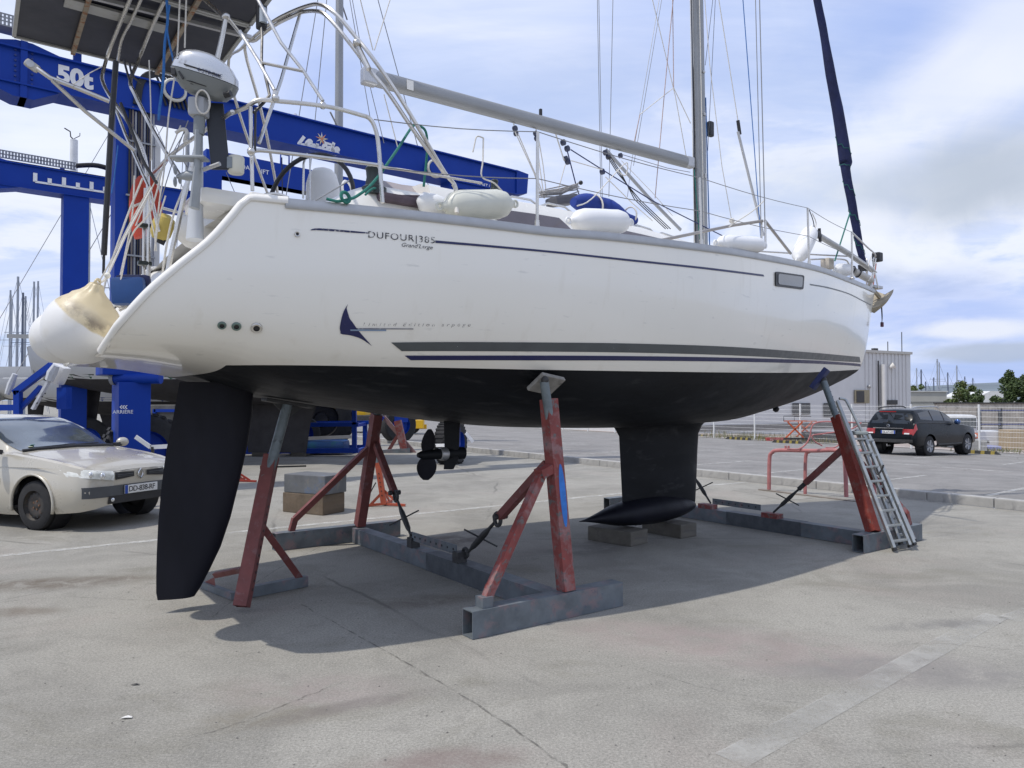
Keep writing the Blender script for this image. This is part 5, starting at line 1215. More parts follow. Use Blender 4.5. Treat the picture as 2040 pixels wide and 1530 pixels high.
mk(MB().bbox((tp2.x,0,zb_-.030),(.42,.16,.03),.008,rot=Matrix.Rotation(R(9),3,'Y')),'support_pad',DKST)
for sg in(1,-1): mk(MB().slab([(tp2.x,0,zb_-.16),(tp2.x+sg*.13,0,zb_-.05-sg*.02),(tp2.x,0,zb_-.04)],(0,.01,0)),'gusset',DKST)
c=tp-d*.10; mk(MB().cyl(c-sx*.02,c+sx*.30,.007,8),'locking_pin',DKST); mk(MB().bar(c-sx*.075,c+sx*.06,.02,.03),'pin_collar',DRED)
ra=toB(G(610,1168)); rb=toB(G(490,1192)); lf=toB(G(406,1172))
mk(MB().bar(Vector((ra.x,ra.y,.05)),Vector((rb.x,rb.y,.05)),.07,.09,hollow=.006),'foot_beam',GALV)
up_=bt0.lerp(tp,.56); mk(MB().bar(up_,Vector((ra.x,ra.y,.09)).lerp(Vector((rb.x,rb.y,.09)),.12),.055,up=view),'brace',DRED)
lb=toB(G(466,1196)); mk(MB().bar(Vector((lf.x,lf.y,.03)),Vector((lb.x,lb.y,.035)),.05,.055),'foot_bar',GALV); mk(MB().slab([Vector((lf.x,lf.y,.05)),Vector((lf.x,lf.y,.05))+(lb-lf)*.40,Vector((lf.x,lf.y,.13))+(lb-lf)*.36],view*-.012),'foot_plate',DRED)
mk(MB().bar(Vector((lf.x,lf.y,.15))+(lb-lf)*.38,bt0.lerp(tp,.27),.045,.03,up=view),'brace',DRED)
# keel blocks
WOOD=mat('weathered_timber',(.13,.12,.10),.9,var=.3,vs=3,bump=.5,bs=18,stretch=(.35,1.8,1.8),spots=(6,.56,(.10,.095,.09),.15))
WOOD2=mat('brown_timber',(.14,.105,.072),.9,var=.3,vs=3,bump=.5,bs=18,stretch=(1.8,.35,1.8),spots=(6,.56,(.12,.10,.08),.15))
WOODP=mat('painted_timber',(.125,.13,.135),.85,var=.28,vs=3,bump=.4,bs=18,spots=(3,.56,(.10,.14,.22),.12),spots2=(5,.6,(.20,.18,.15),.1))
def blockw(name,label,c,dims,rz,m,z0=0,grp=None):
    t=thing(name,label,'timber block',loc=(c.x,c.y,z0),rz=rz,group=grp); MB().bbox((0,0,dims[2]/2),dims,.012).build('timber',m,t); 
    return t
c1=toW(Vector((2.70,.06,0))); c2=toW(Vector((3.56,.04,0)))
blockw('keel_block','dark timber block under the pointed rear of the keel bulb',c1,(.34,.62,.165),TH+R(10),WOOD)
blockw('keel_block','timber block with a bluish sawn end under the front of the keel bulb',c2,(.30,.62,.165),TH+R(2),WOOD)
a=G(646,1027); b_=G(566,1019); ax=(b_-a); ax.z=0; ln_=ax.length; rz=math.atan2(-ax.y,-ax.x)
cc=(a+b_)/2+Vector((-math.sin(rz),math.cos(rz),0))*.20
blockw('timber_block','brown timber block at the bottom of the stack of two',cc,(ln_,.46,.29),rz,WOOD2)
blockw('timber_block','grey and blue painted timber block on top of the stack of two',cc+Vector((.02,.01,0)),(ln_+.0,.47,.27),rz+.02,WOODP,.293)
# --- orange jack stands standing about
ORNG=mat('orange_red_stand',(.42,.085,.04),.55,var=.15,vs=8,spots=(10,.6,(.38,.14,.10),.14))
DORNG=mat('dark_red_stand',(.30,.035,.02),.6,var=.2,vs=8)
def jack(name,label,u,vb,vt,uL,uR,m,lean=0.0,blue=False):
    c=G(u,vb); sc=c.y/F_PX; h=(vb-vt)*sc; t=thing(name,label,'jack stand',loc=c)
    wl=(u-uL)*sc; wr=(uR-u)*sc
    MB().bar((0,.0,.03),(lean,.0,h),.085,.085,hollow=.006).build('post',m,t)
    for k in range(6): MB().cyl((lean*(.25+.1*k),-.044,h*(.25+.1*k)),(lean*(.25+.1*k),-.047,h*(.25+.1*k)),.011,8).build('bolt_hole',BLACK,t)
    for x,y in ((-wl,-.10),(wr,-.05),(.03,.5)):
        f=Vector((x,y,.02)); MB().bar(Vector((0,0,.035)),f,.05,.035).build('leg',m,t)
        MB().bar(Vector((0,0,.24)),f*.72+Vector((0,0,.02)),.016,.04).build('leg_web',m,t)
    return t,h,c
t,h,c=jack('jack_stand','orange jack stand on the ground behind the aft cradle',765,1008,922,731,808,ORNG,-.10)
MB().cyl((-.10,0,h),(-.13,0,h+.25),.03).build('inner_tube',GAL2,t,smooth=True)
MB().cyl((-.12,-.05,h*.55),(-.30,-.12,.03),.010).build('handle',DKST,t)
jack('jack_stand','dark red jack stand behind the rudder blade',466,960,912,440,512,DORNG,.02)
# blue headed stand and far cradle posts seen beneath the yacht
def post_stand(label,pts,cat='boat stand',name='boat_stand'):
    c=G(*pts[0][1]); t=thing(name,label,cat,loc=c); sc=c.y
    for nm,(u0,v0),(u1,v1),w,m,dy in pts: MB().bar(PY(u0,v0,sc+dy)-c,PY(u1,v1,sc+dy)-c,w).build(nm,m,t)
    return t
post_stand('pinkish red stand post behind the aft cradle with a blue strut',[('post',(755,902),(748,828),.13,mat('pink_red_paint',(.34,.13,.12),.6,var=.2,vs=7),0),('strut_arm',(741,862),(764,830),.10,mat('strong_blue_paint',(.012,.035,.33),.4,var=.06,vs=2,coat=.2),.05),('post',(752,905),(738,830),.09,RED,.1)])
t=post_stand('far red cradle with crossed braces standing before the yellow truck',[('side_beam',(817,902),(700,910),.30,GALV,0),('post',(806,898),(792,838),.22,RED,0),('brace',(764,830),(826,903),.12,mat('brown_pink_paint',(.25,.15,.14),.7,var=.2),.1),('brace',(796,862),(772,901),.10,DRED,.1)],'boat cradle','boat_cradle')
# ------------------------------------------------------------------ pink tubular rack
PINK=mat('faded_pink_red_paint',(.42,.16,.155),.55,var=.2,vs=9,spots=(14,.58,(.30,.20,.18),.12))
a=G(1530,978); b_=G(1672,996); rk=thing('cycle_rack','faded pink tubular cycle rack with curled loops standing near the kerb','cycle rack',loc=a)
def rp(u,v,y): return PY(u,v,y)-a
ya_,yb_=a.y,b_.y
def yl(u): t=(u-1530)/(1672-1530); return ya_+(yb_-ya_)*t
MB().tube(spline([rp(1532,975,yl(1532)),rp(1533,915,yl(1533)),rp(1538,902,yl(1538)),rp(1552,897,yl(1552)),rp(1620,898,yl(1620)),rp(1662,897,yl(1662)),rp(1676,903,yl(1676)),rp(1683,918,yl(1683)),rp(1686,990,yl(1686))],5),.034,10).build('frame_tube',PINK,rk,smooth=True)
MB().tube(spline([rp(1604,985,yl(1604)+.2),rp(1605,912,yl(1605)+.2),rp(1612,900,yl(1612)+.2),rp(1630,898,yl(1630)+.2),rp(1720,899,yl(1700)+.2),rp(1740,915,yl(1700)+.2),rp(1742,990,yl(1700)+.2)],5),.030,10).build('frame_tube',PINK,rk,smooth=True)
DC=PINK
for off in (0,1):
    dx=off*0
MB().tube(spline([rp(1568,894,yl(1600)),rp(1590,895,yl(1600)),rp(1606,884,yl(1600)),rp(1614,868,yl(1600)),rp(1616,854,yl(1600)),rp(1622,844,yl(1600)),rp(1640,840,yl(1600)),rp(1672,841,yl(1600)),rp(1706,842,yl(1600))],6),.014,8).build('curled_loop',PINK,rk,smooth=True)
MB().tube(spline([rp(1716,842,yl(1640)),rp(1692,856,yl(1640)),rp(1640,864,yl(1640)),rp(1618,868,yl(1640)),rp(1624,880,yl(1640)),rp(1638,888,yl(1640))],6),.012,8).build('curled_loop',PINK,rk,smooth=True)
MB().tube(spline([rp(1645,892,yl(1640)),rp(1664,891,yl(1640)),rp(1676,880,yl(1640)),rp(1682,866,yl(1640))],6),.012,8).build('curled_loop',PINK,rk,smooth=True)
for u in (1565,1571): MB().tube([rp(u,888,yl(1565)),rp(u,900,yl(1565))],.02,7).build('clamp',PINK,rk)
MB().bar(rp(1514,975,yl(1514)),rp(1712,1000,yl(1700)),.10,.02).build('base_bar',mat('brown_rusty_steel',(.20,.17,.14),.8,var=.3,vs=6),rk)
# ------------------------------------------------------------------ aluminium ladders against the forward cradle
LAD=mat('ladder_aluminium',(.36,.38,.38),.42,.6,var=.15,vs=7,spots=(20,.58,(.52,.50,.44),.1))
Yl=8.3
def LP(u,v,dy=0): return PY(u,v,Yl+dy)
l0=G(1783,1097)
lt=thing('folding_ladder','folded aluminium step ladder leaning on the red post under the bow','ladder',loc=l0)
def ladder(uL0,vL0,uR0,vR0,uL1,vL1,uR1,vR1,y0,y1,nr,r=.017,par=lt,skip=0):
    a0=PY(uL0,vL0,y0)-l0; b0=PY(uR0,vR0,y0+.12)-l0; a1=PY(uL1,vL1,y1)-l0; b1=PY(uR1,vR1,y1+.12)-l0
    for a_,b_ in((a0,a1),(b0,b1)):
        MB().bar(a_,b_,.028,.055,up=(0,1,0)).build('ladder_rail',LAD,par); MB().bar(a_,a_.lerp(b_,.018),.034,.062,up=(0,1,0)).build('rubber_foot',BLACK,par)
    for k in range(nr):
        t=(k+.55)/(nr+.1); MB().bbox((a0.lerp(a1,t)+b0.lerp(b1,t))/2,((b0.lerp(b1,t)-a0.lerp(a1,t)).length,.05,.022),.004,rot=Matrix.Rotation(math.atan2((b0-a0).y,(b0-a0).x),3,'Z')).build('ladder_rung',LAD,par)
    return a1,b1
ladder(1783,1097,1822,1086,1668,800,1736,878,8.15,8.75,0)
ladder(1783,1097,1814,1090,1692,858,1718,860,8.15,8.62,8)
ladder(1795,1085,1822,1079,1706,856,1730,866,8.35,8.78,7)
MB().tube(spline([LP(1672,794,.45)-l0,LP(1683,796,.45)-l0,LP(1690,806,.42)-l0,LP(1722,870,.35)-l0],4),.016,8).build('hand_rail',LAD,lt,smooth=True)
MB().tube([LP(1668,798,.45)-l0,LP(1700,875,.3)-l0],.020,8).build('ladder_tube',LAD,lt,smooth=True)
MB().bbox(LP(1712,862,.4)-l0,(.16,.14,.04),.02).build('top_platform',mat('pale_green_grey',(.30,.33,.32),.5),lt,smooth=True)
MB().tube(spline([LP(1742,930,.1)-l0,LP(1748,945,.05)-l0,LP(1757,935,.05)-l0,LP(1760,926,.05)-l0],4),.010,6).build('strap',BLACK,lt)
# ------------------------------------------------------------------ boat lifts (blue travelling hoists)
LBLUE=mat('lift_blue_paint',(.005,.042,.31),.5,var=.08,vs=1.2,spots=(3,.66,(.008,.04,.22),.2),spots2=(11,.72,(.03,.05,.16),.08),spec=.22)
LWHITE=mat('white_vinyl_print',(.78,.78,.78),.5)
HOSE=mat('black_hose',(.02,.02,.022),.6,var=.2)
GRAT=mat('galvanised_tray',(.30,.31,.33),.6,.4,var=.15)
def PL(u,v,P,n):
    r=ray(u,v); return CAMP+r*((P-CAMP).dot(n)/r.dot(n))
AD=Vector((.78,.625,0)).normalized(); AN=Vector((.625,-.78,0)).normalized(); AP=Vector((-7.22,13.67,0)); AZ=7.30
lift=thing('boat_lift','tall blue travelling boat lift marked 50t standing behind the stern','boat lift',loc=AP,rz=math.atan2(AD.y,AD.x))
LI=lift.matrix_basis.inverted()
def lw(mb,name,m,par=None,**k): return mb.build(name,m,par or lift,space='world',**k)
# long near beam
h=.60; w=.44
def AB(t,o=0,z=0): return AP+AD*t+AN*o+Vector((0,0,z))
beam=lw(MB().bar(AB(-7,0,AZ),AB(9.2,0,AZ),w,h),'near_beam',LBLUE)
for z in (h/2,-h/2): lw(MB().bar(AB(-7,0,AZ+z),AB(9.2,0,AZ+z),w+.16,.03),'flange',LBLUE,beam)
lw(MB().slab([AB(9.2,.26,AZ-.30),AB(9.55,.26,AZ-.22),AB(9.6,.26,AZ+.30),AB(9.2,.26,AZ+.34)],AN*-.5),'beam_end',LBLUE,beam)
tj=-1.55   # bolted joint
lw(MB().slab([AB(tj-.75,.25,AZ-.30),AB(tj-.15,.25,AZ-.52),AB(tj+.15,.25,AZ-.52),AB(tj+.55,.25,AZ-.30)],AN*-.5),'joint_gusset',LBLUE,beam)
lw(MB().slab([AB(tj-.65,.25,AZ+.30),AB(tj-.12,.25,AZ+.44),AB(tj+.12,.25,AZ+.44),AB(tj+.65,.25,AZ+.30)],AN*-.5),'joint_gusset',LBLUE,beam)
lw(MB().bar(AB(tj,.02,AZ-.52),AB(tj,.02,AZ+.44),.10,.52,up=AN),'joint_plate',LBLUE,beam)
mb=MB()
for k in range(7):
    for s_ in (-.12,.12): mb.cyl(AB(tj+s_,.22,AZ-.26+k*.088),AB(tj+s_,.245,AZ-.26+k*.088),.018,6)
lw(mb,'bolt',mat('dark_blue_bolt',(.02,.04,.18),.5),beam,kind='stuff')
# lettering on the near beam face
FP=AB(0,w/2+.004,0)
def beam_text(s,u,v,hpx,m=LWHITE,name='lettering',**k):
    p=PL(u,v,FP,AN); size=hpx*p.y/F_PX/.72; mb=MB(); flat_text(mb,s,p,AD,Vector((0,0,1)),size,.004,**k); return lw(mb,name,m,beam)
beam_text('50t',113,161,34,bold=.05)
lw_=[]
import itertools
def script(pts,r=.035,name='lettering',m=LWHITE):   # brush script drawn stroke by stroke in pixels
    mb=MB(); P=[PL(u,v,FP,AN)+AN*.006 for u,v in pts]; P=spline(P,5); mb.tube(P,r,6,squash=(1,1)); 
    for i,p in enumerate(mb.v):
        o=(p-FP).dot(AN); mb.v[i]=p-AN*(o-.006)+AN*(.003 if o>.006 else -.002)
    return lw(mb,name,m,beam,smooth=False)
script([(606,272),(600,280),(595,288),(606,289),(612,290)]); script([(612,288),(620,283),(616,280),(610,286),(614,293),(622,291)]); script([(624,286),(625,293),(631,290),(632,286)]); script([(633,288),(631,296),(640,294)])
script([(652,291),(645,290),(643,297),(650,299)]); script([(660,295),(653,294),(652,301),(658,301),(661,294),(661,303)]); script([(646,284),(656,287),(665,290)],.025); script([(665,284),(661,298),(664,304),(668,303)]); script([(664,301),(674,299),(671,295),(665,300),(668,307),(675,304)])
# little flower emblem
fc=PL(641,277,FP,AN)+AN*.006
for k in range(9):
    a_=2*math.pi*k/9+.2; d1=AD*math.cos(a_)+Vector((0,0,1))*math.sin(a_); d2=AD*math.cos(a_+.25)+Vector((0,0,1))*math.sin(a_+.25); d0=AD*math.cos(a_-.25)+Vector((0,0,1))*math.sin(a_-.25)
    mb=MB(); mb.add([fc,fc+d0*.06,fc+d1*.15,fc+d2*.06],[(0,1,2,3)]); lw(mb,'petal',[mat('petal_cream',(.75,.66,.40),.5),mat('petal_orange',(.75,.33,.16),.5),mat('petal_white',(.8,.78,.72),.5)][k%3],beam)
mb=MB(); n=14; mb.add([fc+AN*.002+(AD*math.cos(2*math.pi*k/n)+Vector((0,0,1))*math.sin(2*math.pi*k/n))*.035 for k in range(n)],[tuple(range(n))]); lw(mb,'petal_heart',mat('petal_heart',(.65,.25,.12),.5),beam)
beam_text('BOAT LIFT',951,369,7,bold=.02)
beam_text('MEDITERRANEE',615,301,3.0,m=mat('faint_blue_print',(.25,.32,.55),.5))
lw(MB().bar(AB(0,w/2+.004,0)*0+PL(455,178,FP,AN),PL(630,218,FP,AN)+Vector((0,0,0)),.02,.02),'pin_line',LWHITE,beam) if False else None
# cable tray beside the near beam on little posts
tz=AZ+.66
tray=lw(MB().bar(AB(-7,.25,tz-.10),AB(.2,.25,tz-.10),.34,.02),'cable_tray',GRAT)
mb=MB()
for k in range(130):
    t=-7+k*.0555; mb.bar(AB(t,.42,tz-.09),AB(t,.42,tz+.09),.034,.012,up=AN)
for z in(-.03,.03,.09): mb.bar(AB(-7,.42,tz+z),AB(.2,.42,tz+z),.012,.022)
lw(mb,'tray_mesh',GRAT,tray,kind='stuff')
for t in (-6.2,-4.4,-2.6,-.75): lw(MB().bar(AB(t,.15,AZ+.30),AB(t,.15,tz-.11),.12,.12,up=AD),'tray_post',LBLUE)
# steering cylinder over the beam
a=PY(500,217,15.4); b_=PY(767,286,17.4); c_=PY(828,303,17.8)
lw(MB().cyl(a,b_,.085,14),'hydraulic_cylinder',LBLUE,smooth=True); lw(MB().cyl(b_,c_,.035,10),'cylinder_rod',ALUG,smooth=True)
for u,v,y in ((590,240,16.05),(707,271,16.95)): lw(MB().bbox(PY(u,v,y),(.05,.20,.26),.01),'cylinder_saddle',LWHITE)
for u,v,y in ((345,183,14.3),(862,338,18.3)):
    c=PL(u,v,FP,AN)+AN*.10; lw(MB().torus(c,.19,.035,AN,24,8),'sheave_wheel',mat('cream_sheave',(.62,.60,.52),.5),smooth=True); lw(MB().cyl(c-AN*.1,c+AN*.05,.16,20),'sheave_disc',LBLUE,smooth=True)
# near left leg: tower, hoses, winch box, cylinder, foot
def leg(t,sgn,top,detail):
    O=AB(t,0,0) if sgn==0 else None
LN=[AB(.15,0,0)]
base=AB(.15,0,0)
lw(MB().bar(base+Vector((0,0,2.35)),base+Vector((0,0,AZ-.30)),.56,.40,up=AN),'leg_tower',LBLUE)
for k in range(9):
    q=base+AN*.24+AD*(-.06+.05*k)+Vector((0,0,0)); lw(MB().tube([q+Vector((0,0,2.5)),q+Vector((0,0,AZ-.3+.05*math.sin(k*2)))],.019,7),'hydraulic_hose',[HOSE,mat('brown_grey_hose',(.19,.16,.14),.6,var=.2),GRAT][k%3],smooth=True)
for z in (3.3,4.3,5.4,6.4): lw(MB().bar(base+AN*.27+AD*-.12+Vector((0,0,z)),base+AN*.27+AD*.38+Vector((0,0,z)),.03,.03),'hose_clamp',GRAT)
lw(MB().bar(base+AN*.21+AD*.42+Vector((0,0,2.4)),base+AN*.21+AD*.42+Vector((0,0,6.6)),.10,.04,up=AN),'cover_strip',mat('pale_grey_strip',(.50,.50,.50),.5))
for k in range(6):
    q=base+AN*.26+AD*(.02*k)+Vector((0,0,AZ-.2)); lw(MB().tube(spline([q,q+Vector((0,0,.5))+AD*.1,q+AD*(.35+.05*k)+Vector((0,0,.65)),q+AD*(.55+.06*k)+Vector((0,0,.1))+AN*-.0],5),.022,7),'hydraulic_hose',HOSE,smooth=True)
lw(MB().bbox(base+AN*.15+Vector((0,0,2.38)),(1.0,.66,.55),.02,rot=Matrix.Rotation(math.atan2(AD.y,AD.x),3,'Z')),'winch_box',LBLUE)
c=base+AN*.52+Vector((0,0,2.05)); xx=Vector((1,0,0)); lw(MB().cyl(c-xx*.38,c+xx*.48,.10,16),'hydraulic_cylinder',LBLUE,smooth=True); lw(MB().cyl(c-xx*.40,c-xx*.34,.12,16),'cylinder_cap',GRAT)
lw(MB().bar(base+AN*.30+Vector((0,0,.35)),base+AN*.30+Vector((0,0,1.98)),.52,.60,up=AN),'leg_foot',LBLUE)
# ARRIERE sign on the face that looks to the camera
pf=PY(212,826,13.28); ff=base+AN*.605
def on_foot(u,v): return PL(u,v,ff,AN)+AN*.004
p=on_foot(224,824); mb=MB(); flat_text(mb,'ARRIÈRE',p,AD,Vector((0,0,1)),.088,.004,bold=.005); lw(mb,'lettering',LWHITE)
for k in range(3):
    p=on_foot(238+k*5,811); mb=MB(); Z=Vector((0,0,1)); mb.add([p,p+AD*.03+Z*.032,p+AD*.05+Z*.032,p+AD*.02,p+AD*.05-Z*.032,p+AD*.03-Z*.032],[(0,1,2,3),(0,3,4,5)]); lw(mb,'chevron',LWHITE)
TYRE=mat('tyre_rubber',(.020,.020,.021),.85,var=.25,vs=6,bump=.3,bs=25)
def wheel(c,ax,r,wd,rim,par,fn_,tread=True,rimr=.55):
    o=fn_(MB().lathe([(r*.55,-wd/2),(r*.90,-wd/2),(r*.985,-wd*.40),(r,-wd*.2),(r,wd*.2),(r*.985,wd*.40),(r*.90,wd/2),(r*.55,wd/2)],c,ax,36,capped=False),'tyre',TYRE,par,smooth=True)
    fn_(MB().lathe([(.0,-wd*.40),(r*.2,-wd*.40),(r*.24,-wd*.20),(r*.50,-wd*.22),(r*rimr,-wd*.51),(r*rimr,wd*.51),(r*.50,wd*.22),(r*.24,wd*.20),(r*.2,wd*.42),(0,wd*.42)],c,ax,32),'rim',rim,par,smooth=True)
    if tread:
        mb=MB(); q=Vector(ax).normalized(); u_=q.orthogonal().normalized(); v_=q.cross(u_)
        for k in range(30):
            a_=2*math.pi*k/30
            for sg in(1,-1):
                d_=u_*math.cos(a_+sg*.05)+v_*math.sin(a_+sg*.05); tt_=q.cross(d_); mb.box(Vector(c)+d_*r*1.0+q*sg*wd*.24,(wd*.46,r*.09,r*.07),rot=Matrix((q,tt_,d_)).transposed())
        fn_(mb,'tread',TYRE,o,kind='stuff')
    return o
wheel(AB(.45,-.05,.70),AN,.70,.45,LBLUE,None,lw)
# right hand near leg with its wheel
b2=AB(7.45,0,0)
lw(MB().bar(b2+Vector((0,0,2.2)),b2+Vector((0,0,AZ-.30)),.60,.42,up=AN),'leg_tower',LBLUE)
lw(MB().bar(AB(7.2,0,AZ-.38),AB(8.6,0,AZ-.38),.5,.16),'leg_head',LBLUE)
cw_=G(898,924)+Vector((0,0,.54)); 
wx=Vector((.96,-.28,0)).normalized()
wheel(cw_,wx,.54,.55,LBLUE,None,lw)
lw(MB().bar(cw_+Vector((-.62,-.25,-.05)),cw_+Vector((-.1,-.62,-.02)),.05,.08),'chevron_guard',LWHITE); lw(MB().bar(cw_+Vector((.42,-.45,.28)),cw_+Vector((.60,-.40,.05)),.03,.08),'chevron_guard',LWHITE)
lw(MB().bbox(cw_+Vector((.12,-.42,.18)),(.30,.2,.55),.04),'drive_housing',LBLUE)
lw(MB().torus(cw_+Vector((.16,-.53,.02)),.22,.05,wx,20,8),'drive_ring',LBLUE,smooth=True)
# far side beam of the same lift
BP=Vector((-11.44,19.4,0))
def BB(t,o=0,z=0): return BP+AD*t+AN*o+Vector((0,0,z))
bz=7.25
bf_=lw(MB().bar(BB(-9,0,bz),BB(6.4,0,bz),.44,.58),'far_beam',LBLUE); 
for z in(.29,-.29): lw(MB().bar(BB(-9,0,bz+z),BB(6.4,0,bz+z),.56,.025),'flange',LBLUE,bf_)
lw(MB().slab([BB(-2.9,.25,bz-.29),BB(-2.1,.25,bz-.50),BB(-1.2,.25,bz-.29)],AN*-.5),'joint_gusset',LBLUE,bf_); lw(MB().slab([BB(-2.7,.25,bz+.29),BB(-2.0,.25,bz+.42),BB(-1.3,.25,bz+.29)],AN*-.5),'joint_gusset',LBLUE,bf_)
fpB=BB(0,.236,0)
def onB(u,v): return PL(u,v,fpB,AN)
a=onB(70,362); b_=onB(209,383); lw(MB().bar(a,b_,.02,.05),'scale_line',LWHITE,bf_)
for k in range(6):
    p=a.lerp(b_,k/5.0); hh=.20 if k%2==0 else .12; lw(MB().bar(p+Vector((0,0,.0)),p+Vector((0,0,hh+.02)),.09,.02,up=AN),'scale_tick',LWHITE,bf_)
lw(MB().bar(BB(0,0,.9),BB(0,0,bz-.29),.58,.44,up=AN),'leg_tower',LBLUE)
mb=MB()
for k in range(78): t=-5.2+k*.067; mb.bar(BB(t,.05,bz+.43),BB(t,.05,bz+.61),.045,.012,up=AN)
for z in(.43,.52,.61): mb.bar(BB(-5.2,.05,bz+z),BB(0,.05,bz+z),.012,.03)
lw(mb,'tray_mesh',GRAT,None,kind='stuff')
for t in (-1.9,-.3): lw(MB().bar(BB(t,0,bz+.29),BB(t,0,bz+.44),.10,.10,up=AD),'tray_post',LBLUE)
for k in range(4): lw(MB().tube(spline([BB(-.0,.05+.05*k,bz+.52),BB(.5,.05+.05*k,bz+.62),BB(1.05,.05+.05*k,bz+.50),BB(.9,.05+.05*k,bz+.28)],5),.045,8),'cable_loop',HOSE,smooth=True)
lw(MB().tube([BB(-6,.1,bz+.36),BB(5,.1,bz+.36)],.012,5),'tension_cable',HOSE)
wheel(BB(.3,0,.6),AN,.6,.42,LBLUE,None,lw,False)
wheel(BB(6.2,0,.6),AN,.6,.42,LBLUE,None,lw,False); lw(MB().bar(BB(6.1,0,1.0),BB(6.1,0,bz-.29),.5,.45,up=AN),'leg_tower',LBLUE)
for t in (0.9,): lw(MB().tube([AB(3.2,-.4,AZ-.4),AB(3.3,-.5,4.2)],.012,5),'hoist_cable',HOSE)
# second, taller lift further back
CP=Vector((-9.17,25.03,0)); 
lift2=thing('boat_lift','farther blue boat lift with BOAT LIFT lettering seen past the steering pedestal','boat lift',loc=CP,rz=math.atan2(AD.y,AD.x))
def CB(t,o=0,z=0): return CP+AD*t+AN*o+Vector((0,0,z))
def l2(mb,name,m,par=None,**k): return mb.build(name,m,par or lift2,space='world',**k)
cz=9.45; bm2=l2(MB().bar(CB(-1.2,0,cz),CB(6.3,0,cz-.0),.5,.80),'beam',LBLUE)
l2(MB().slab([CB(-1.2,.25,cz-.4),CB(2.6,.25,cz-.4),CB(3.6,.25,cz-1.05),CB(3.9,.25,cz-1.05),CB(4.6,.25,cz-.4)],AN*-.5),'beam_haunch',LBLUE,bm2)
fpC=CB(0,.262,0); 
def txtC(s,u,v,hpx):
    p=PL(u,v,fpC,AN); mb=MB(); flat_text(mb,s,p,AD,Vector((0,0,1)),hpx*p.y/F_PX/.72,.004,bold=.01); l2(mb,'lettering',LWHITE,bm2)
txtC('BOAT',472,334,9); txtC('LIFT',514,344,9)
l2(MB().bar(CB(-1.0,0,.8),CB(-1.0,0,cz-.4),.6,.5,up=AN),'leg',LBLUE); l2(MB().bar(CB(6.1,0,.8),CB(6.1,0,cz-.4),.6,.5,up=AN),'leg',LBLUE)
for t in(-1,6.1): wheel(CB(t,0,.7),AN,.7,.5,LBLUE,None,l2,False)
l2(MB().tube([CB(1.3,.2,cz+.4),CB(1.3,.2,cz+.75),CB(1.6,.2,cz+.75),CB(1.6,.2,cz+.4)],.03,6),'lifting_eye',LBLUE)
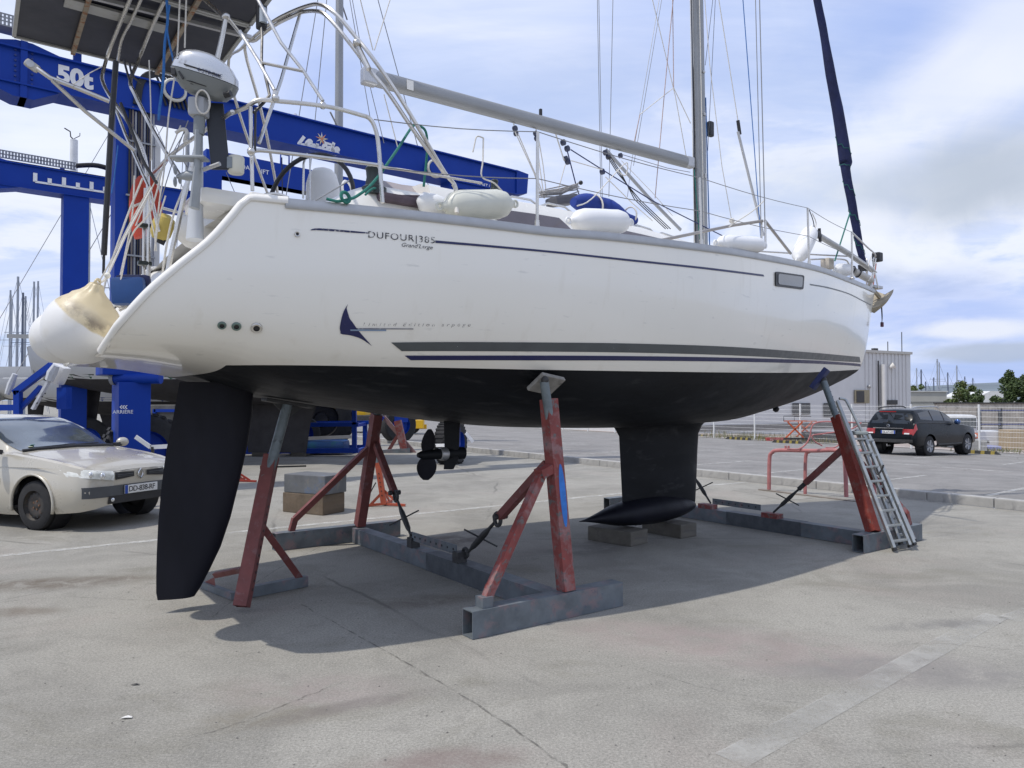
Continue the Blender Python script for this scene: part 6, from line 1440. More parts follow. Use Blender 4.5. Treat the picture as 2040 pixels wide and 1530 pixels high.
# ------------------------------------------------------------------ other boats
def small_hull(t,L_,bm_,zt,zw,zkk,top,bot,stripe=None,transom_col=None,keel=True,mast=None,cabin=True,mx_=.55,mr=.10):
    """simple yacht: local x forward; zt sheer, zw waterline, zkk canoe bottom"""
    mu,ml,ms=MB(),MB(),MB(); st=stations(0,1,22)
    def b_(x): return bm_/2*((math.sin(math.pi*min(1,.30+.42*x/.55)/1.0) if x<.55 else math.sin(math.pi/2*(1-((x-.55)/.45)**1.7)) ) if x<.999 else .004)
    for sg in(1,-1):
        ru,rl,rs=[],[],[]
        for x in st:
            B_=max(.01,b_(x)); X=x*L_+(.0); zs_=zt+.35*x*x+.05; zk_=zkk+.55*max(0,(.35-x)/.35)**1.4+.75*max(0,(x-.75)/.25)**2; zk_=min(zk_,zs_-.05)
            def P_(f): a_=f*math.pi/2; return Vector((X,-sg*B_*max(0,math.cos(a_))**.78,zs_-(zs_-zk_)*math.sin(a_)**.78))
            tp=min(1,max(0,(zs_-zw)/(zs_-zk_)))**(1/.78); fw=math.asin(min(1,tp))/(math.pi/2); tp2=min(1,max(0,(zs_-zw-.12)/(zs_-zk_)))**(1/.78); fw2=math.asin(min(1,tp2))/(math.pi/2)
            ru.append([P_(fw*k/8) for k in range(9)]); rs.append([P_(fw+(fw2-fw)*k/2) for k in range(3)]); rl.append([P_(fw2+(1-fw2)*k/7) for k in range(8)])
        mu.grid(ru); ml.grid(rl); ms.grid(rs)
    for mbb in (mu,ms,ml): pass
    mu.build('hull',top,t,smooth='all',weld=True); ms.build('boot_stripe',stripe or bot,t,smooth='all',weld=True); ml.build('underwater_hull',bot,t,smooth='all',weld=True)
    mb=MB(); rr=[[Vector((x*L_,b_(x)*(1-2*k/4),zt+.35*x*x+.03+.05*(k in(1,2,3)))) for k in range(5)] for x in st]; mb.grid(rr); mb.build('deck',GEL,t,smooth=True)
    mb=MB(); B_=b_(0); mb.slab([(0,-B_,zt+.03),(0,B_,zt+.03),(0,B_*.8,zw),(0,0,zkk+.6),(0,-B_*.8,zw)],(-.04,0,0)); mb.build('transom',top,t)
    if cabin:
        mb=MB(); rr=[]
        for x in stations(.30,.72,10):
            hh=.42*math.sin(math.pi*min(1,(x-.28)/.44*.9+.1))**.4; w_=b_(x)*.62; z_=zt+.05+.35*x*x; rr.append([Vector((x*L_,a_*w_,z_+hh*c_)) for a_,c_ in((-1,0),(-.92,.75),(-.6,1),(0,1.06),(.6,1),(.92,.75),(1,0))])
        mb.grid(rr); mb.add(rr[0],[tuple(range(7))]); mb.add(rr[-1],[tuple(range(7))]); cb=mb.build('cabin',GEL,t,smooth=True)
        for sg in (1,-1):
            for x0,x1 in ((.34,.46),(.50,.62)):
                mb=MB(); rr=[]
                for x in (x0,x1):
                    w_=b_(x)*.62; z_=zt+.05+.35*x*x; rr.append([Vector((x*L_,-sg*(w_*.975+.012),z_+.12)),Vector((x*L_,-sg*(w_*.93+.012),z_+.26))])
                mb.grid(rr); mb.build('cabin_window',SMOKE,cb)
    if keel:
        foilrows=[(.62*L_,.42*L_,zkk+.12,.10),(.60*L_,.44*L_,zkk-.5,.10),(.59*L_,.45*L_,zkk-1.3,.12)]; foil(foilrows).build('keel',bot,t,smooth=True)
        foil([(.10*L_,.045*L_,zkk+.55,.10),(.085*L_,.05*L_,zkk-.7,.10)]).build('rudder',bot,t,smooth=True)
    if mast:
        m=MB().tube([(L_*mx_,0,zt),(L_*mx_,0,mast)],[mr,mr*.75],12,squash=(1,.8)).build('mast',SPAR,t,smooth=True)
        for z in (.45,.72): MB().bar((L_*mx_,-bm_*.35,zt+(mast-zt)*z),(L_*mx_,bm_*.35,zt+(mast-zt)*z),.04,.02).build('spreader',SPAR,m)
        for p,q in (((L_*mx_,0,mast),(L_*.99,0,zt+.4)),((L_*mx_,0,mast),(.02,0,zt+.1)),((L_*mx_,0,mast),(L_*.52,bm_*.45,zt)),((L_*mx_,0,mast),(L_*.52,-bm_*.45,zt))): MB().tube([p,q],.012,4).build('stay',WIRE,t)
        MB().bar((L_*(mx_-.01),0,zt+1.2),(L_*.12,0,zt+1.25),.10,.14).build('boom',SPAR,t)
    return t
GREY_H=mat('grey_white_topside',(.52,.53,.54),.35,var=.04,vs=1); GREENB=mat('green_boot_stripe',(.015,.09,.045),.5,var=.2); ANT2=mat('dark_brown_antifouling',(.030,.028,.030),.8,var=.3,vs=3)
c=PY(118,800,19.8); 
t=thing('sailing_boat','grey white yacht with green boot stripe on stands behind the blue lift leg','sailing boat',loc=(c.x,19.8,0),rz=R(3))
small_hull(t,11.0,3.5,2.95,2.18,1.55,GREY_H,ANT2,GREENB,mast=16.5,mx_=.665,mr=.16)
MB().slab([(-.1,-1.0,2.95),(.35,-1.35,3.0),(.3,-1.3,2.2),(-.25,-.8,2.05)],(0,.1,0)).build('swim_platform',GEL,t)
def pos(u,y): return PY(u,797,y).x
t=thing('sailing_boat','white yacht with navy stripe on the hard at the far left edge','sailing boat',loc=(pos(-60,27),27,0),rz=R(8)); small_hull(t,10.2,3.3,2.75,1.95,1.4,GREY_H,ANT2,mat('navy_boot',(.012,.02,.10),.4),mast=13.5)
t=thing('sailing_boat','white yacht with blue boot stripe parked behind the round buoys','sailing boat',loc=(pos(25,23),23.0,0),rz=R(14)); small_hull(t,9.0,3.1,2.25,1.62,1.15,GREY_H,ANT2,mat('blue_boot',(.02,.05,.22),.4),mast=12.0)
# masthead with wind gear behind the far beam
t=thing('mast','white masthead with wind vane and radar dome above the far lift beam','mast',loc=(pos(141,26),26,0)); WM=mat('white_mast',(.66,.67,.68),.4)
MB().tube([(0,0,0),(-.0,0,10.8)],[.17,.12],12).build('spar',WM,t,smooth=True); MB().bbox((.13,-.1,9.15),(.22,.24,.42),.07).build('radar_dome',WM,t,smooth=True)
MB().tube([(0,0,10.8),(-.12,0,10.92),(-.14,0,11.1),(-.34,0,11.22)],.022,6).build('wind_vane',BLACK,t); MB().tube([(0,0,10.85),(.2,0,10.95),(.2,0,11.05)],.014,5).build('wind_cups',BLACK,t)
# masts of the marina
def far_mast(u,vt,y,r,i,grp='masts of the marina on the left',lab=None,lean=0,col=None):
    p=PY(u,vt,y); t=thing('marina_mast',lab,'mast',loc=(p.x,y,-.8),group=grp)
    H_=p.z+.8; MB().tube([(0,0,0),(lean,0,H_)],[r,r*.75],6).build('spar',col or SPARD,t)
    MB().bar((-r*9,0,H_*.62),(r*9,0,H_*.62),r*.6,r*.4).build('spreader',col or SPARD,t)
    MB().tube([(lean,0,H_),(r*22,0,H_*.08)],r*.14,4).build('stay',col or SPARD,t); MB().tube([(lean,0,H_),(-r*20,0,H_*.10)],r*.14,4).build('stay',col or SPARD,t)
    return t
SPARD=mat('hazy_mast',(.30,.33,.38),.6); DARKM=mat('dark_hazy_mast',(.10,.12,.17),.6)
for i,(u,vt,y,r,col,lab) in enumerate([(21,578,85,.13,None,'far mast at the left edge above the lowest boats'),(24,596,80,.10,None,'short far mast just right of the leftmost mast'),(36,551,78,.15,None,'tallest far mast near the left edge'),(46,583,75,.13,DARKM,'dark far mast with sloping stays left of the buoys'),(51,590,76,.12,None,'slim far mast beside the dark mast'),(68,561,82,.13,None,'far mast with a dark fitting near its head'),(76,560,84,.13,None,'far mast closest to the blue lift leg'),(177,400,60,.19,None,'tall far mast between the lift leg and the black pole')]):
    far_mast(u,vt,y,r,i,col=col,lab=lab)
# ------------------------------------------------------------------ blue arms and cage near the lifts
Yb=15.2
tr=thing('boat_trailer','blue steel boat trailer with diagonal support arms left of the lift','boat trailer',loc=(pos(60,Yb),Yb,0)); O=Vector((pos(60,Yb),Yb,0))
def tw(mb,name,m,par=None,**k): return mb.build(name,m,par or tr,space='world',**k)
tw(MB().bar(PY(36,835,Yb),PY(36,778,Yb),.13,.12),'upright',LBLUE); tw(MB().bar(PY(30,783,Yb),PY(104,727,Yb),.13,.12),'support_arm',LBLUE); tw(MB().bar(PY(40,815,Yb+.05),PY(82,770,Yb+.05),.09,.08),'support_arm',LBLUE)
tw(MB().bar(PY(36,835,Yb),G(36,900)*0+PY(36,930,Yb),.13,.12),'upright',LBLUE); tw(MB().bar(PY(-60,812,Yb),PY(36,812,Yb),.10,.12),'rail',LBLUE); tw(MB().bar(PY(-60,925,Yb),PY(160,925,Yb),.14,.14),'chassis',LBLUE)
GLC=mat('chalky_support',(.55,.56,.58),.6,var=.15,vs=8,spots=(12,.58,(.36,.37,.38),.1))
tw(MB().bar(PY(66,815,Yb-.1),PY(98,758,Yb-.1),.10,.05),'adjusting_bar',GLC)
for u,v in ((84,790),(90,784),(74,803)): tw(MB().cyl(PY(u,v,Yb-.14),PY(u,v,Yb-.165),.015,8),'bolt_hole',BLACK)
tw(MB().tube([PY(98,758,Yb-.1),PY(104,742,Yb-.1),PY(112,728,Yb-.1)],[.08,.10,.07],8),'pad_wrap',GLC,smooth=True)
tw(MB().bbox(PY(116,745,Yb+.3),(.30,.3,.40),.06,rot=Matrix.Rotation(R(25),3,'Y')),'support_pad',GEL,smooth=True)
tw(MB().bar(PY(128,815,Yb+.3),PY(128,772,Yb+.3),.20,.2),'upright',LBLUE); tw(MB().tube([PY(14,785,Yb),PY(22,765,Yb),PY(30,745,Yb)],[.05,.07,.05],8),'pad_wrap',GLC,smooth=True)
Yc=22.0
cg=thing('work_cage','low blue steel cage with rails lying on timber behind the stern stand','steel cage',loc=(pos(600,Yc),Yc,0))
def cgw(mb,name,m,par=None,**k): return mb.build(name,m,par or cg,space='world',**k)
for y in (Yc,Yc+1.6):
    for v,wd in ((848,.12),(900,.14)): cgw(MB().bar(PY(488,v,Yc)+Vector((0,y-Yc,0)),PY(714,v-3,Yc)+Vector((0,y-Yc,0)),wd,wd),'rail',LBLUE)
    for u in (490,508,706): cgw(MB().bar(PY(u,902,Yc)+Vector((0,y-Yc,0)),PY(u,776 if u==508 else 846,Yc)+Vector((0,y-Yc,0)),.13 if u!=508 else .16,.13),'post',LBLUE)
for u in (490,706):
    for v in (848,900): cgw(MB().bar(PY(u,v,Yc),PY(u,v,Yc)+Vector((0,1.6,0)),.10),'end_rail',LBLUE)
cgw(MB().bar(PY(706,848,Yc),PY(706,812,Yc),.12),'post',LBLUE)
cgw(MB().bar(PY(508,878,Yc+.4),PY(700,870,Yc+.4),.06,.10),'aluminium_rail',ALU)
cgw(MB().cyl(PY(512,838,Yc+.5),PY(552,838,Yc+.5),.19,16),'blue_roll',mat('lilac_blue_roll',(.12,.16,.45),.5,var=.1),smooth=True)
cgw(MB().bbox(PY(630,888,Yc+.8),(1.9,.9,.36),.12),'blue_tank',mat('teal_blue_tank',(.012,.06,.20),.45,var=.3,vs=2,spots=(2,.5,(.01,.10,.12),.2)),smooth=True)
for u in (520,597): cgw(MB().box(Vector((pos(u,Yc),Yc+.6,.06)),(.45,1.4,.12)),'timber_bearer',WOOD)
def plainw(mb,name,m,par=None,**k): return mb.build(name,m,par or WT,space='world',**k)
WT=thing('tyre_stack','big black tractor tyre standing behind the blue cage','tyre',loc=(pos(636,24),24.3,0))
wheel(Vector((pos(640,24.3),24.3,1.02)),(.25,-1,0),1.02,.62,BLACK,WT,plainw)
WT=thing('tyre_stack','dark tractor tyre leaning beside the cage at the rudder side','tyre',loc=(pos(560,24.6),24.6,0))
wheel(Vector((pos(565,24.6),24.6,1.0)),(.1,-1,.05),1.0,.6,BLACK,WT,plainw)
# blue box with window right of the lift leg, bollards, far clutter under the yachts
t=thing('power_pack','blue framed control cabinet behind the lift leg','cabinet',loc=(pos(325,17.5),17.5,0))
def pw(mb,name,m,par=None,**k): return mb.build(name,m,par or t,space='world',**k)
pw(MB().bbox(PY(332,850,17.8),(.62,.5,1.05),.02),'cabinet_body',mat('dirty_grey_panel',(.12,.115,.10),.6,var=.3,vs=6)); 
for u in (308,356): pw(MB().bar(PY(u,905,17.5),PY(u,815,17.5),.07),'frame',LBLUE)
pw(MB().bar(PY(308,818,17.5),PY(356,818,17.5),.07),'frame',LBLUE); pw(MB().bar(PY(304,868,17.2),PY(340,838,17.2),.04,.03),'handrail',ALU)
gd=thing('wheel_guard','white angled guard rail in front of the lift wheel beside the car bonnet','guard rail',loc=(pos(300,12.6),12.6,0))
def gw(mb,name,m,par=None,**k): return mb.build(name,m,par or gd,space='world',**k)
GY=12.6; WGP=mat('white_guard_paint',(.68,.69,.70),.5)
gw(MB().bar(PY(270,870,GY),PY(300,891,GY),.02,.07),'guard_bar',WGP); gw(MB().bar(PY(300,891,GY),PY(335,889,GY),.02,.07),'guard_bar',WGP); gw(MB().bar(PY(304,890,GY),PY(304,960,GY),.04),'guard_post',DKST)
# yellow flatbed far behind
ty=thing('yellow_truck','yellow flatbed truck parked far behind the aft cradle','truck',loc=(pos(800,37),37,0))
def yw(mb,name,m,par=None,**k): return mb.build(name,m,par or ty,space='world',**k)
YP=mat('truck_yellow',(.68,.40,.012),.45,var=.08,vs=1)
yw(MB().bbox(PY(821,845,36.2),(1.15,.5,.42),.03),'side_locker',YP); yw(MB().bar(PY(735,850,36.5),PY(850,850,36.5),.12,.22),'chassis',YP); yw(MB().bbox(PY(770,832,37.2),(3.0,2.2,.3),.05),'flat_bed',DKST)
yw(MB().bbox(PY(700,815,37.4),(1.9,2.2,1.5),.2),'cab',YP,smooth=True); yw(MB().bbox(PY(700,806,36.35),(1.3,.1,.55),.04),'cab_window',GLASSD)
for u in (820,752,690): wheel(Vector((pos(u,36.4),36.4,.42)),(0,-1,0),.42,.3,DKST,ty,yw,False)
# ------------------------------------------------------------------ cars
def car_body(sections,mats_fn,t,name,m):
    """sections: list of (x, [(y,z)...]) half profiles from sill to roof centre; mirrored"""
    mb=MB(); rows=[]
    for x,pr_ in sections:
        r=[Vector((x+dx if False else x,-y,z)) for (y,z) in pr_]+[Vector((x,y,z)) for (y,z) in pr_[::-1][1:]]
        rows.append(r)
    mb.grid(rows); mb.add(rows[0],[tuple(range(len(rows[0])))]); mb.add(rows[-1],[tuple(range(len(rows[-1])))])
    return mb
def lerp_sec(S_,n):
    out=[]
    for i in range(len(S_)-1):
        for k in range(n):
            t=k/n; a=S_[max(0,i-1)];b=S_[i];c=S_[i+1];d=S_[min(len(S_)-1,i+2)]
            def cr(p0,p1,p2,p3): 
                return .5*((2*p1)+(p2-p0)*t+(2*p0-5*p1+4*p2-p3)*t*t+(3*p1-p0-3*p2+p3)*t**3) if True else p1
            x=b[0]+(c[0]-b[0])*t
            out.append((x,[(cr(a[1][j][0],b[1][j][0],c[1][j][0],d[1][j][0]),cr(a[1][j][1],b[1][j][1],c[1][j][1],d[1][j][1])) for j in range(len(b[1]))]))
    out.append(S_[-1]); return out
def boolean_cut(o,cutters):
    for c in cutters:
        md=o.modifiers.new('cut','BOOLEAN'); md.operation='DIFFERENCE'; md.object=c; md.solver='EXACT'
    dg=bpy.context.evaluated_depsgraph_get(); dg.update(); me=bpy.data.meshes.new_from_object(o.evaluated_get(dg))
    o.modifiers.clear(); o.data=me
    me.polygons.foreach_set('use_smooth',[True]*len(me.polygons))
    try: me.set_sharp_from_angle(angle=R(32))
    except Exception: pass
    for c in cutters: bpy.data.objects.remove(c)
def road_wheel(t,c,r,wd,rimm,holes,side,name='wheel',style='steel'):
    w=MB().lathe([(r*.60,-wd/2),(r*.88,-wd/2),(r*.97,-wd*.42),(r,-wd*.25),(r,wd*.25),(r*.97,wd*.42),(r*.88,wd/2),(r*.60,wd/2)],c,(0,side,0),40,capped=False).build(name,TYRE,t,smooth=True)
    MB().lathe([(r*.60,wd*.50),(r*.645,wd*.47),(r*.61,wd*.30),(r*.56,wd*.18),(r*.50,wd*.30),(r*.40,wd*.34),(r*.20,wd*.26),(r*.10,wd*.34),(0,wd*.34)],c,(0,side,0),36,capped=False).build('rim',rimm,w,smooth=True)
    MB().lathe([(0,-wd*.3),(r*.62,-wd*.3)],c,(0,side,0),24,capped=False).build('brake_disc',BLACK,w)
    c=Vector(c)
    for k in range(holes):
        a_=2*math.pi*k/holes; d_=Vector((math.cos(a_),0,math.sin(a_)))
        if style=='steel': MB().lathe([(0,0),(r*.055,0)],c+d_*r*.46+Vector((0,side*(wd*.335),0)),(0,side,0),8,capped=False).build('rim_hole',BLACK,w)
        else: MB().bar(c+d_*r*.12+Vector((0,side*wd*.40,0)),c+d_*r*.60+Vector((0,side*wd*.44,0)),.05,.03,up=(0,1,0)).build('spoke',rimm,w)
    for k in range(5):
        a_=2*math.pi*k/5; d_=Vector((math.cos(a_),0,math.sin(a_))); MB().lathe([(0,.004),(.012,.004),(.012,-.004)],c+d_*r*.17+Vector((0,side*(wd*.31),0)),(0,side,0),8,capped=False).build('wheel_bolt',mat('rusty_bolt',(.16,.08,.04),.6),w)
    return w
BEI=mat('champagne_car_paint',(.50,.465,.385),.30,.15,var=.03,vs=1.5,coat=.8)
CGL=mat('car_glass',(.012,.016,.020),.05,var=.2,vs=1,coat=.3,spec=.6)
CGL2=mat('car_glass_reflection_tint',(.085,.10,.105),.04,var=.5,vs=1.2,coat=1.0,spec=.9)  # windscreen glass: reflections put into a lighter, uneven base colour
TRIM=mat('grey_bumper_trim',(.075,.08,.085),.55,var=.1)
STEELW=mat('rusty_steel_wheel',(.055,.050,.045),.6,.3,var=.2,spots=(20,.56,(.13,.075,.05),.1))
# local frame: x forward, y left, z up, origin under the centre of the front axle
Wf=G(78,1055); hd=math.atan2(-.37,.93); cf=Vector((math.cos(hd),math.sin(hd),0)); cl=Vector((-math.sin(hd),math.cos(hd),0))
origin=Wf+cl*.77; origin.z=0
car=thing('parked_car','champagne beige hatchback parked at the left with a front number plate','car',loc=origin,rz=hd)
#            sill            wheel-side       belt                 shoulder        glass top      roof edge      roof centre
def sec(x,zb,wb,zm,wm,zs_,ws_,zt,wt,zr,wr,zc):
    return (x,[(wb,zb),(wm-.01,zb+.09),(wm,zm),(wm-.02,(zm+zs_)/2),(ws_,zs_),(ws_-.035,zs_+.02),((ws_+wt)/2-.0,(zs_+zt)/2+.0),(wt,zt),(wr,zr),(wr*.5,zc-.008),(0,zc)])
CS=[sec(.86,.33,.40,.50,.50,.70,.42,.72,.36,.735,.30,.745),
    sec(.80,.28,.62,.50,.70,.74,.62,.765,.52,.785,.42,.80),
    sec(.68,.25,.74,.50,.80,.79,.73,.815,.60,.835,.46,.855),
    sec(.45,.23,.80,.52,.86,.84,.78,.865,.64,.89,.48,.91),
    sec(.10,.20,.81,.53,.875,.89,.80,.915,.66,.94,.50,.96),
    sec(-.30,.18,.81,.53,.88,.93,.81,.96,.68,.985,.52,1.00),
    sec(-.52,.17,.81,.53,.88,.95,.81,.985,.70,1.005,.55,1.02),
    sec(-.80,.17,.81,.52,.88,.94,.82,1.10,.72,1.13,.60,1.15),
    sec(-1.15,.17,.81,.52,.885,.955,.83,1.27,.68,1.305,.58,1.325),
    sec(-1.45,.17,.81,.52,.885,.965,.835,1.355,.63,1.40,.54,1.42),
    sec(-1.8,.17,.81,.52,.885,.975,.835,1.385,.615,1.435,.52,1.455),
    sec(-2.4,.17,.81,.52,.885,.99,.83,1.38,.61,1.425,.52,1.445),
    sec(-2.9,.18,.80,.54,.875,1.01,.81,1.34,.59,1.38,.50,1.39),
    sec(-3.2,.22,.76,.56,.85,1.02,.78,1.24,.58,1.28,.48,1.29),
    sec(-3.4,.28,.70,.58,.80,.98,.72,1.05,.60,1.07,.45,1.08)]
bm_=car_body(lerp_sec(CS,4),None,car,'body',BEI); body=bm_.build('body',BEI,car,smooth=True,weld=True)
def disc_cut(x,z,r,y0,y1):
    o=MB().cyl((x,y0,z),(x,y1,z),r,36).build('cutter',BLACK); o.matrix_world=car.matrix_basis; o.matrix_basis=car.matrix_basis; return o
bpy.context.view_layer.update()
cuts=[disc_cut(0,.33,.365,-1.1,-.52),disc_cut(0,.33,.365,.52,1.1),disc_cut(-2.625,.33,.365,-1.1,-.52),disc_cut(-2.625,.33,.365,.52,1.1)]
boolean_cut(body,cuts)
for x in (0,-2.625):
    for sd_ in (-1,1):
        road_wheel(car,(x,sd_*.755,.316),.316,.195,STEELW,14,sd_)
        MB().lathe([(.36,0),(.36,.24)],(x,sd_*.56,.33),(0,sd_,0),28,capped=False).build('wheel_arch_liner',BLACK,car,smooth=True)
        pts=[Vector((x+.385*math.cos(a_),sd_*(.872 if x==0 else .878),.33+.385*math.sin(a_))) for a_ in [math.pi*(-.08+1.16*k/20) for k in range(21)]]
        MB().tube(pts,[.022]*21,8,squash=(1,.8)).build('wheel_arch_lip',BEI,car,smooth='all')
# body surface lookup: half profile at x
CSd=lerp_sec(CS,10)
def prof_at(x):
    for i in range(len(CSd)-1):
        a,b_=CSd[i],CSd[i+1]
        if b_[0]<=x<=a[0]:
            t=(a[0]-x)/(a[0]-b_[0]) if a[0]!=b_[0] else 0
            return [(p[0]*(1-t)+q[0]*t,p[1]*(1-t)+q[1]*t) for p,q in zip(a[1],b_[1])]
    return CSd[-1][1] if x<CSd[-1][0] else CSd[0][1]
def side_pt(x,f,sd_=-1,off=.006):       # f along profile indices
    P_=prof_at(x); i=int(min(f,len(P_)-1.001)); t=f-i; y=P_[i][0]*(1-t)+P_[i+1][0]*t; z=P_[i][1]*(1-t)+P_[i+1][1]*t
    dy=P_[i+1][0]-P_[i][0]; dz=P_[i+1][1]-P_[i][1]; l=math.hypot(dy,dz) or 1
    return Vector((x,sd_*(y+dz/l*off),z-dy/l*off))
def patch(mbs,x0,x1,f0,f1,sd_=-1,n=12,k=4,off=.006,f0b=None,f1b=None):
    rows=[]
    for i in range(n+1):
        t=i/n; x=x0+(x1-x0)*t; a=f0+((f0b if f0b is not None else f0)-f0)*t; b_=f1+((f1b if f1b is not None else f1)-f1)*t
        rows.append([side_pt(x,a+(b_-a)*j/k,sd_,off) for j in range(k+1)])
    mbs.grid(rows); return mbs
# front face: everything set on the nose
def nose(y,z):      # x of the nose at given y,z
    best=None
    for i in range(len(CSd)-1):
        x,P_=CSd[i]
        # half width at height z
        w=0
        for p,q in zip(P_[:-1],P_[1:]):
            if (p[1]-z)*(q[1]-z)<=0 and p[1]!=q[1]: w=max(w,p[0]+(q[0]-p[0])*(z-p[1])/(q[1]-p[1]))
        if w>=abs(y): return x
    return .4
def nose_patch(y0,y1,z0,z1,off=.012,n=14,k=4,z0b=None,z1b=None):
    mb=MB(); rows=[]
    for i in range(n+1):
        t=i/n; y=y0+(y1-y0)*t; a=z0+((z0b if z0b is not None else z0)-z0)*t; b_=z1+((z1b if z1b is not None else z1)-z1)*t
        rows.append([Vector((nose(y,a+(b_-a)*j/k)+off,y,a+(b_-a)*j/k)) for j in range(k+1)])
    mb.grid(rows); return mb
# windscreen: across the bonnet base up to the roof
mb=MB(); rows=[]
for i in range(15):
    t=i/14; x=-.50-(.90)*t; r_=[]
    for j in range(-10,11):
        q=abs(j)/10; f=10-q*(2.85-.0*t); p=side_pt(x+(.10*(1-q*q))*(1-t)*1.0,f,-1 if j<0 else 1,.008); r_.append(p)
    rows.append(r_)
mb.grid(rows); ws=mb.build('windscreen',CGL2,car,smooth='all')
mb=MB(); mb.tube([side_pt(-.46+.09*(1-(j/8)**2),10-abs(j)/8*2.9,-1 if j<0 else 1,.016) for j in range(-8,9)],.022,6); mb.build('wiper_cowl',BLACK,car,smooth=True)
MB().tube([side_pt(-.44,8.0,-1,.03),side_pt(-.50,9.6,1,.03)],.010,5).build('wiper',BLACK,car); MB().tube([side_pt(-.42,9.7,-1,.03),side_pt(-.52,8.2,1,.03)],.010,5).build('wiper',BLACK,car)
for sd_ in(-1,1):
    mb=MB(); patch(mb,-.98,-1.72,5.3,6.2,sd_,10,4,.006,5.3,7.0); mb.build('side_window',CGL,car,smooth='all')
    mb=MB(); patch(mb,-1.80,-2.62,5.3,7.0,sd_,8,4,.006,5.3,6.9); mb.build('side_window',CGL,car,smooth='all')
    mb=MB(); patch(mb,-2.68,-3.05,5.3,6.9,sd_,6,4,.006,5.6,6.2); mb.build('side_window',CGL,car,smooth='all')
    mb=MB(); patch(mb,-.62,-2.2,2.15,2.55,sd_,10,2,.020); mb.build('rubbing_strip',TRIM,car,smooth=True)
    # headlights
    mb=nose_patch(sd_*.40,sd_*.86,.625,.745,.012,18,5,.70,.80); hl=mb.build('headlight',mat('headlight_lens',(.74,.74,.67),.10,var=.25,vs=12,coat=1.0,spec=.8),car,smooth='all')
    p=Vector((nose(sd_*.54,.69)+.008,sd_*.54,.69)); MB().ball(p,.048,14,(.5,.7,1)).build('lamp',mat('lamp_chrome',(.75,.76,.76),.12,.7),hl,smooth='all')
    p=Vector((nose(sd_*.67,.70)+.008,sd_*.67,.715)); MB().ball(p,.040,14,(.5,.7,1)).build('lamp',MATS['lamp_chrome'],hl,smooth='all')
    # mirror
    mr=MB().ball((-.62,sd_*1.0,1.02),.10,14,(.7,1,.72)).build('door_mirror',BEI,car,smooth='all'); MB().bar((-.62,sd_*.86,.98),(-.62,sd_*.96,1.0),.09,.06).build('mirror_arm',BLACK,mr)
    MB().slab([side_pt(-.66,5.2,sd_,.01),side_pt(-.86,5.3,sd_,.01),side_pt(-.84,6.0,sd_,.01)],(0,sd_*.01,0)).build('quarter_trim',BLACK,car)
    mb=MB()
    for x in (-.72,-1.76): mb.tube([side_pt(x,f,sd_,.001) for f in (.5,1.5,2.5,3.5,4.5,5.0)],.0045,4)
    mb.build('door_gap',BLACK,car)
    MB().tube([side_pt(-1.55,3.5,sd_,.02),side_pt(-1.70,3.5,sd_,.02)],.018,6).build('door_handle',BEI,car)
for sd_ in(-1,1):
    g_=nose_patch(sd_*.10,sd_*.385,.655,.72,.014,10,3,.63,.73).build('grille',BLACK,car,smooth='all')
    for k in range(2): MB().tube([Vector((nose(sd_*y,.675+.02*k)+.022,sd_*y,.672+.02*k)) for y in(.13,.22,.30,.36)],.004,5).build('grille_bar',TRIM,g_)
nose_patch(-.76,.76,.42,.56,.012,34,5).build('bumper_trim',TRIM,car,smooth='all')
nose_patch(-.48,.48,.33,.43,.014,20,4).build('lower_grille',BLACK,car,smooth='all')
for sd_ in(-1,1): MB().ball(Vector((nose(sd_*.42,.38)+.012,sd_*.42,.38)),.028,10,(.5,1,1)).build('fog_lamp',MATS['lamp_chrome'],car,smooth='all')
nx=nose(0,.50)+.02
pl=MB().bbox((nx+.012,0,.495),(.010,.52,.11),.003).build('number_plate',mat('plate_white',(.72,.72,.70),.4),car)
mb=MB(); flat_text(mb,'DD-838-RF',(nx+.018,-.205,.463),(0,1,0),(0,0,1),.098,.002,bold=.006,spacing=.9); mb.build('lettering',BLACK,pl)
MB().box((nx+.0185,-.238,.495),(.002,.044,.108)).build('plate_band',mat('plate_blue',(.01,.06,.35),.4),pl)
# diamond emblem
mb=MB(); c=Vector((nose(0,.68)+.02,0,.685)); 
dm=[(0,.062),(.034,0.016),(.034,-.016),(0,-.062),(-.034,-.016),(-.034,.016)]; inn=[(0,.030),(.012,0),(0,-.030),(-.012,0)]
mb.tube([c+Vector((0,y,z)) for y,z in dm],.011,6,closed=True); mb.build('badge',mat('chrome',(.7,.7,.7),.12,1),car,smooth=True)
mb=MB(); rows=[[Vector((nose(y,.74)+.004,y,.752-.1*y*y)) for y in [(-.55+1.1*k/12) for k in range(13)]]]; mb.tube(rows[0],.003,4); mb.build('bonnet_gap',BLACK,car)
MB().box(side_pt(-.60,8.4,-1,.014),(.05,.055,.004),rot=Matrix.Rotation(R(-25),3,'Y')).build('insurance_sticker',mat('sticker_green',(.25,.5,.42),.5),ws)
MB().ball(side_pt(-.56,8.2,-1,.014),.032,12,(.8,1,.15)).build('insurance_sticker',mat('sticker_cream',(.6,.62,.40),.5),ws)
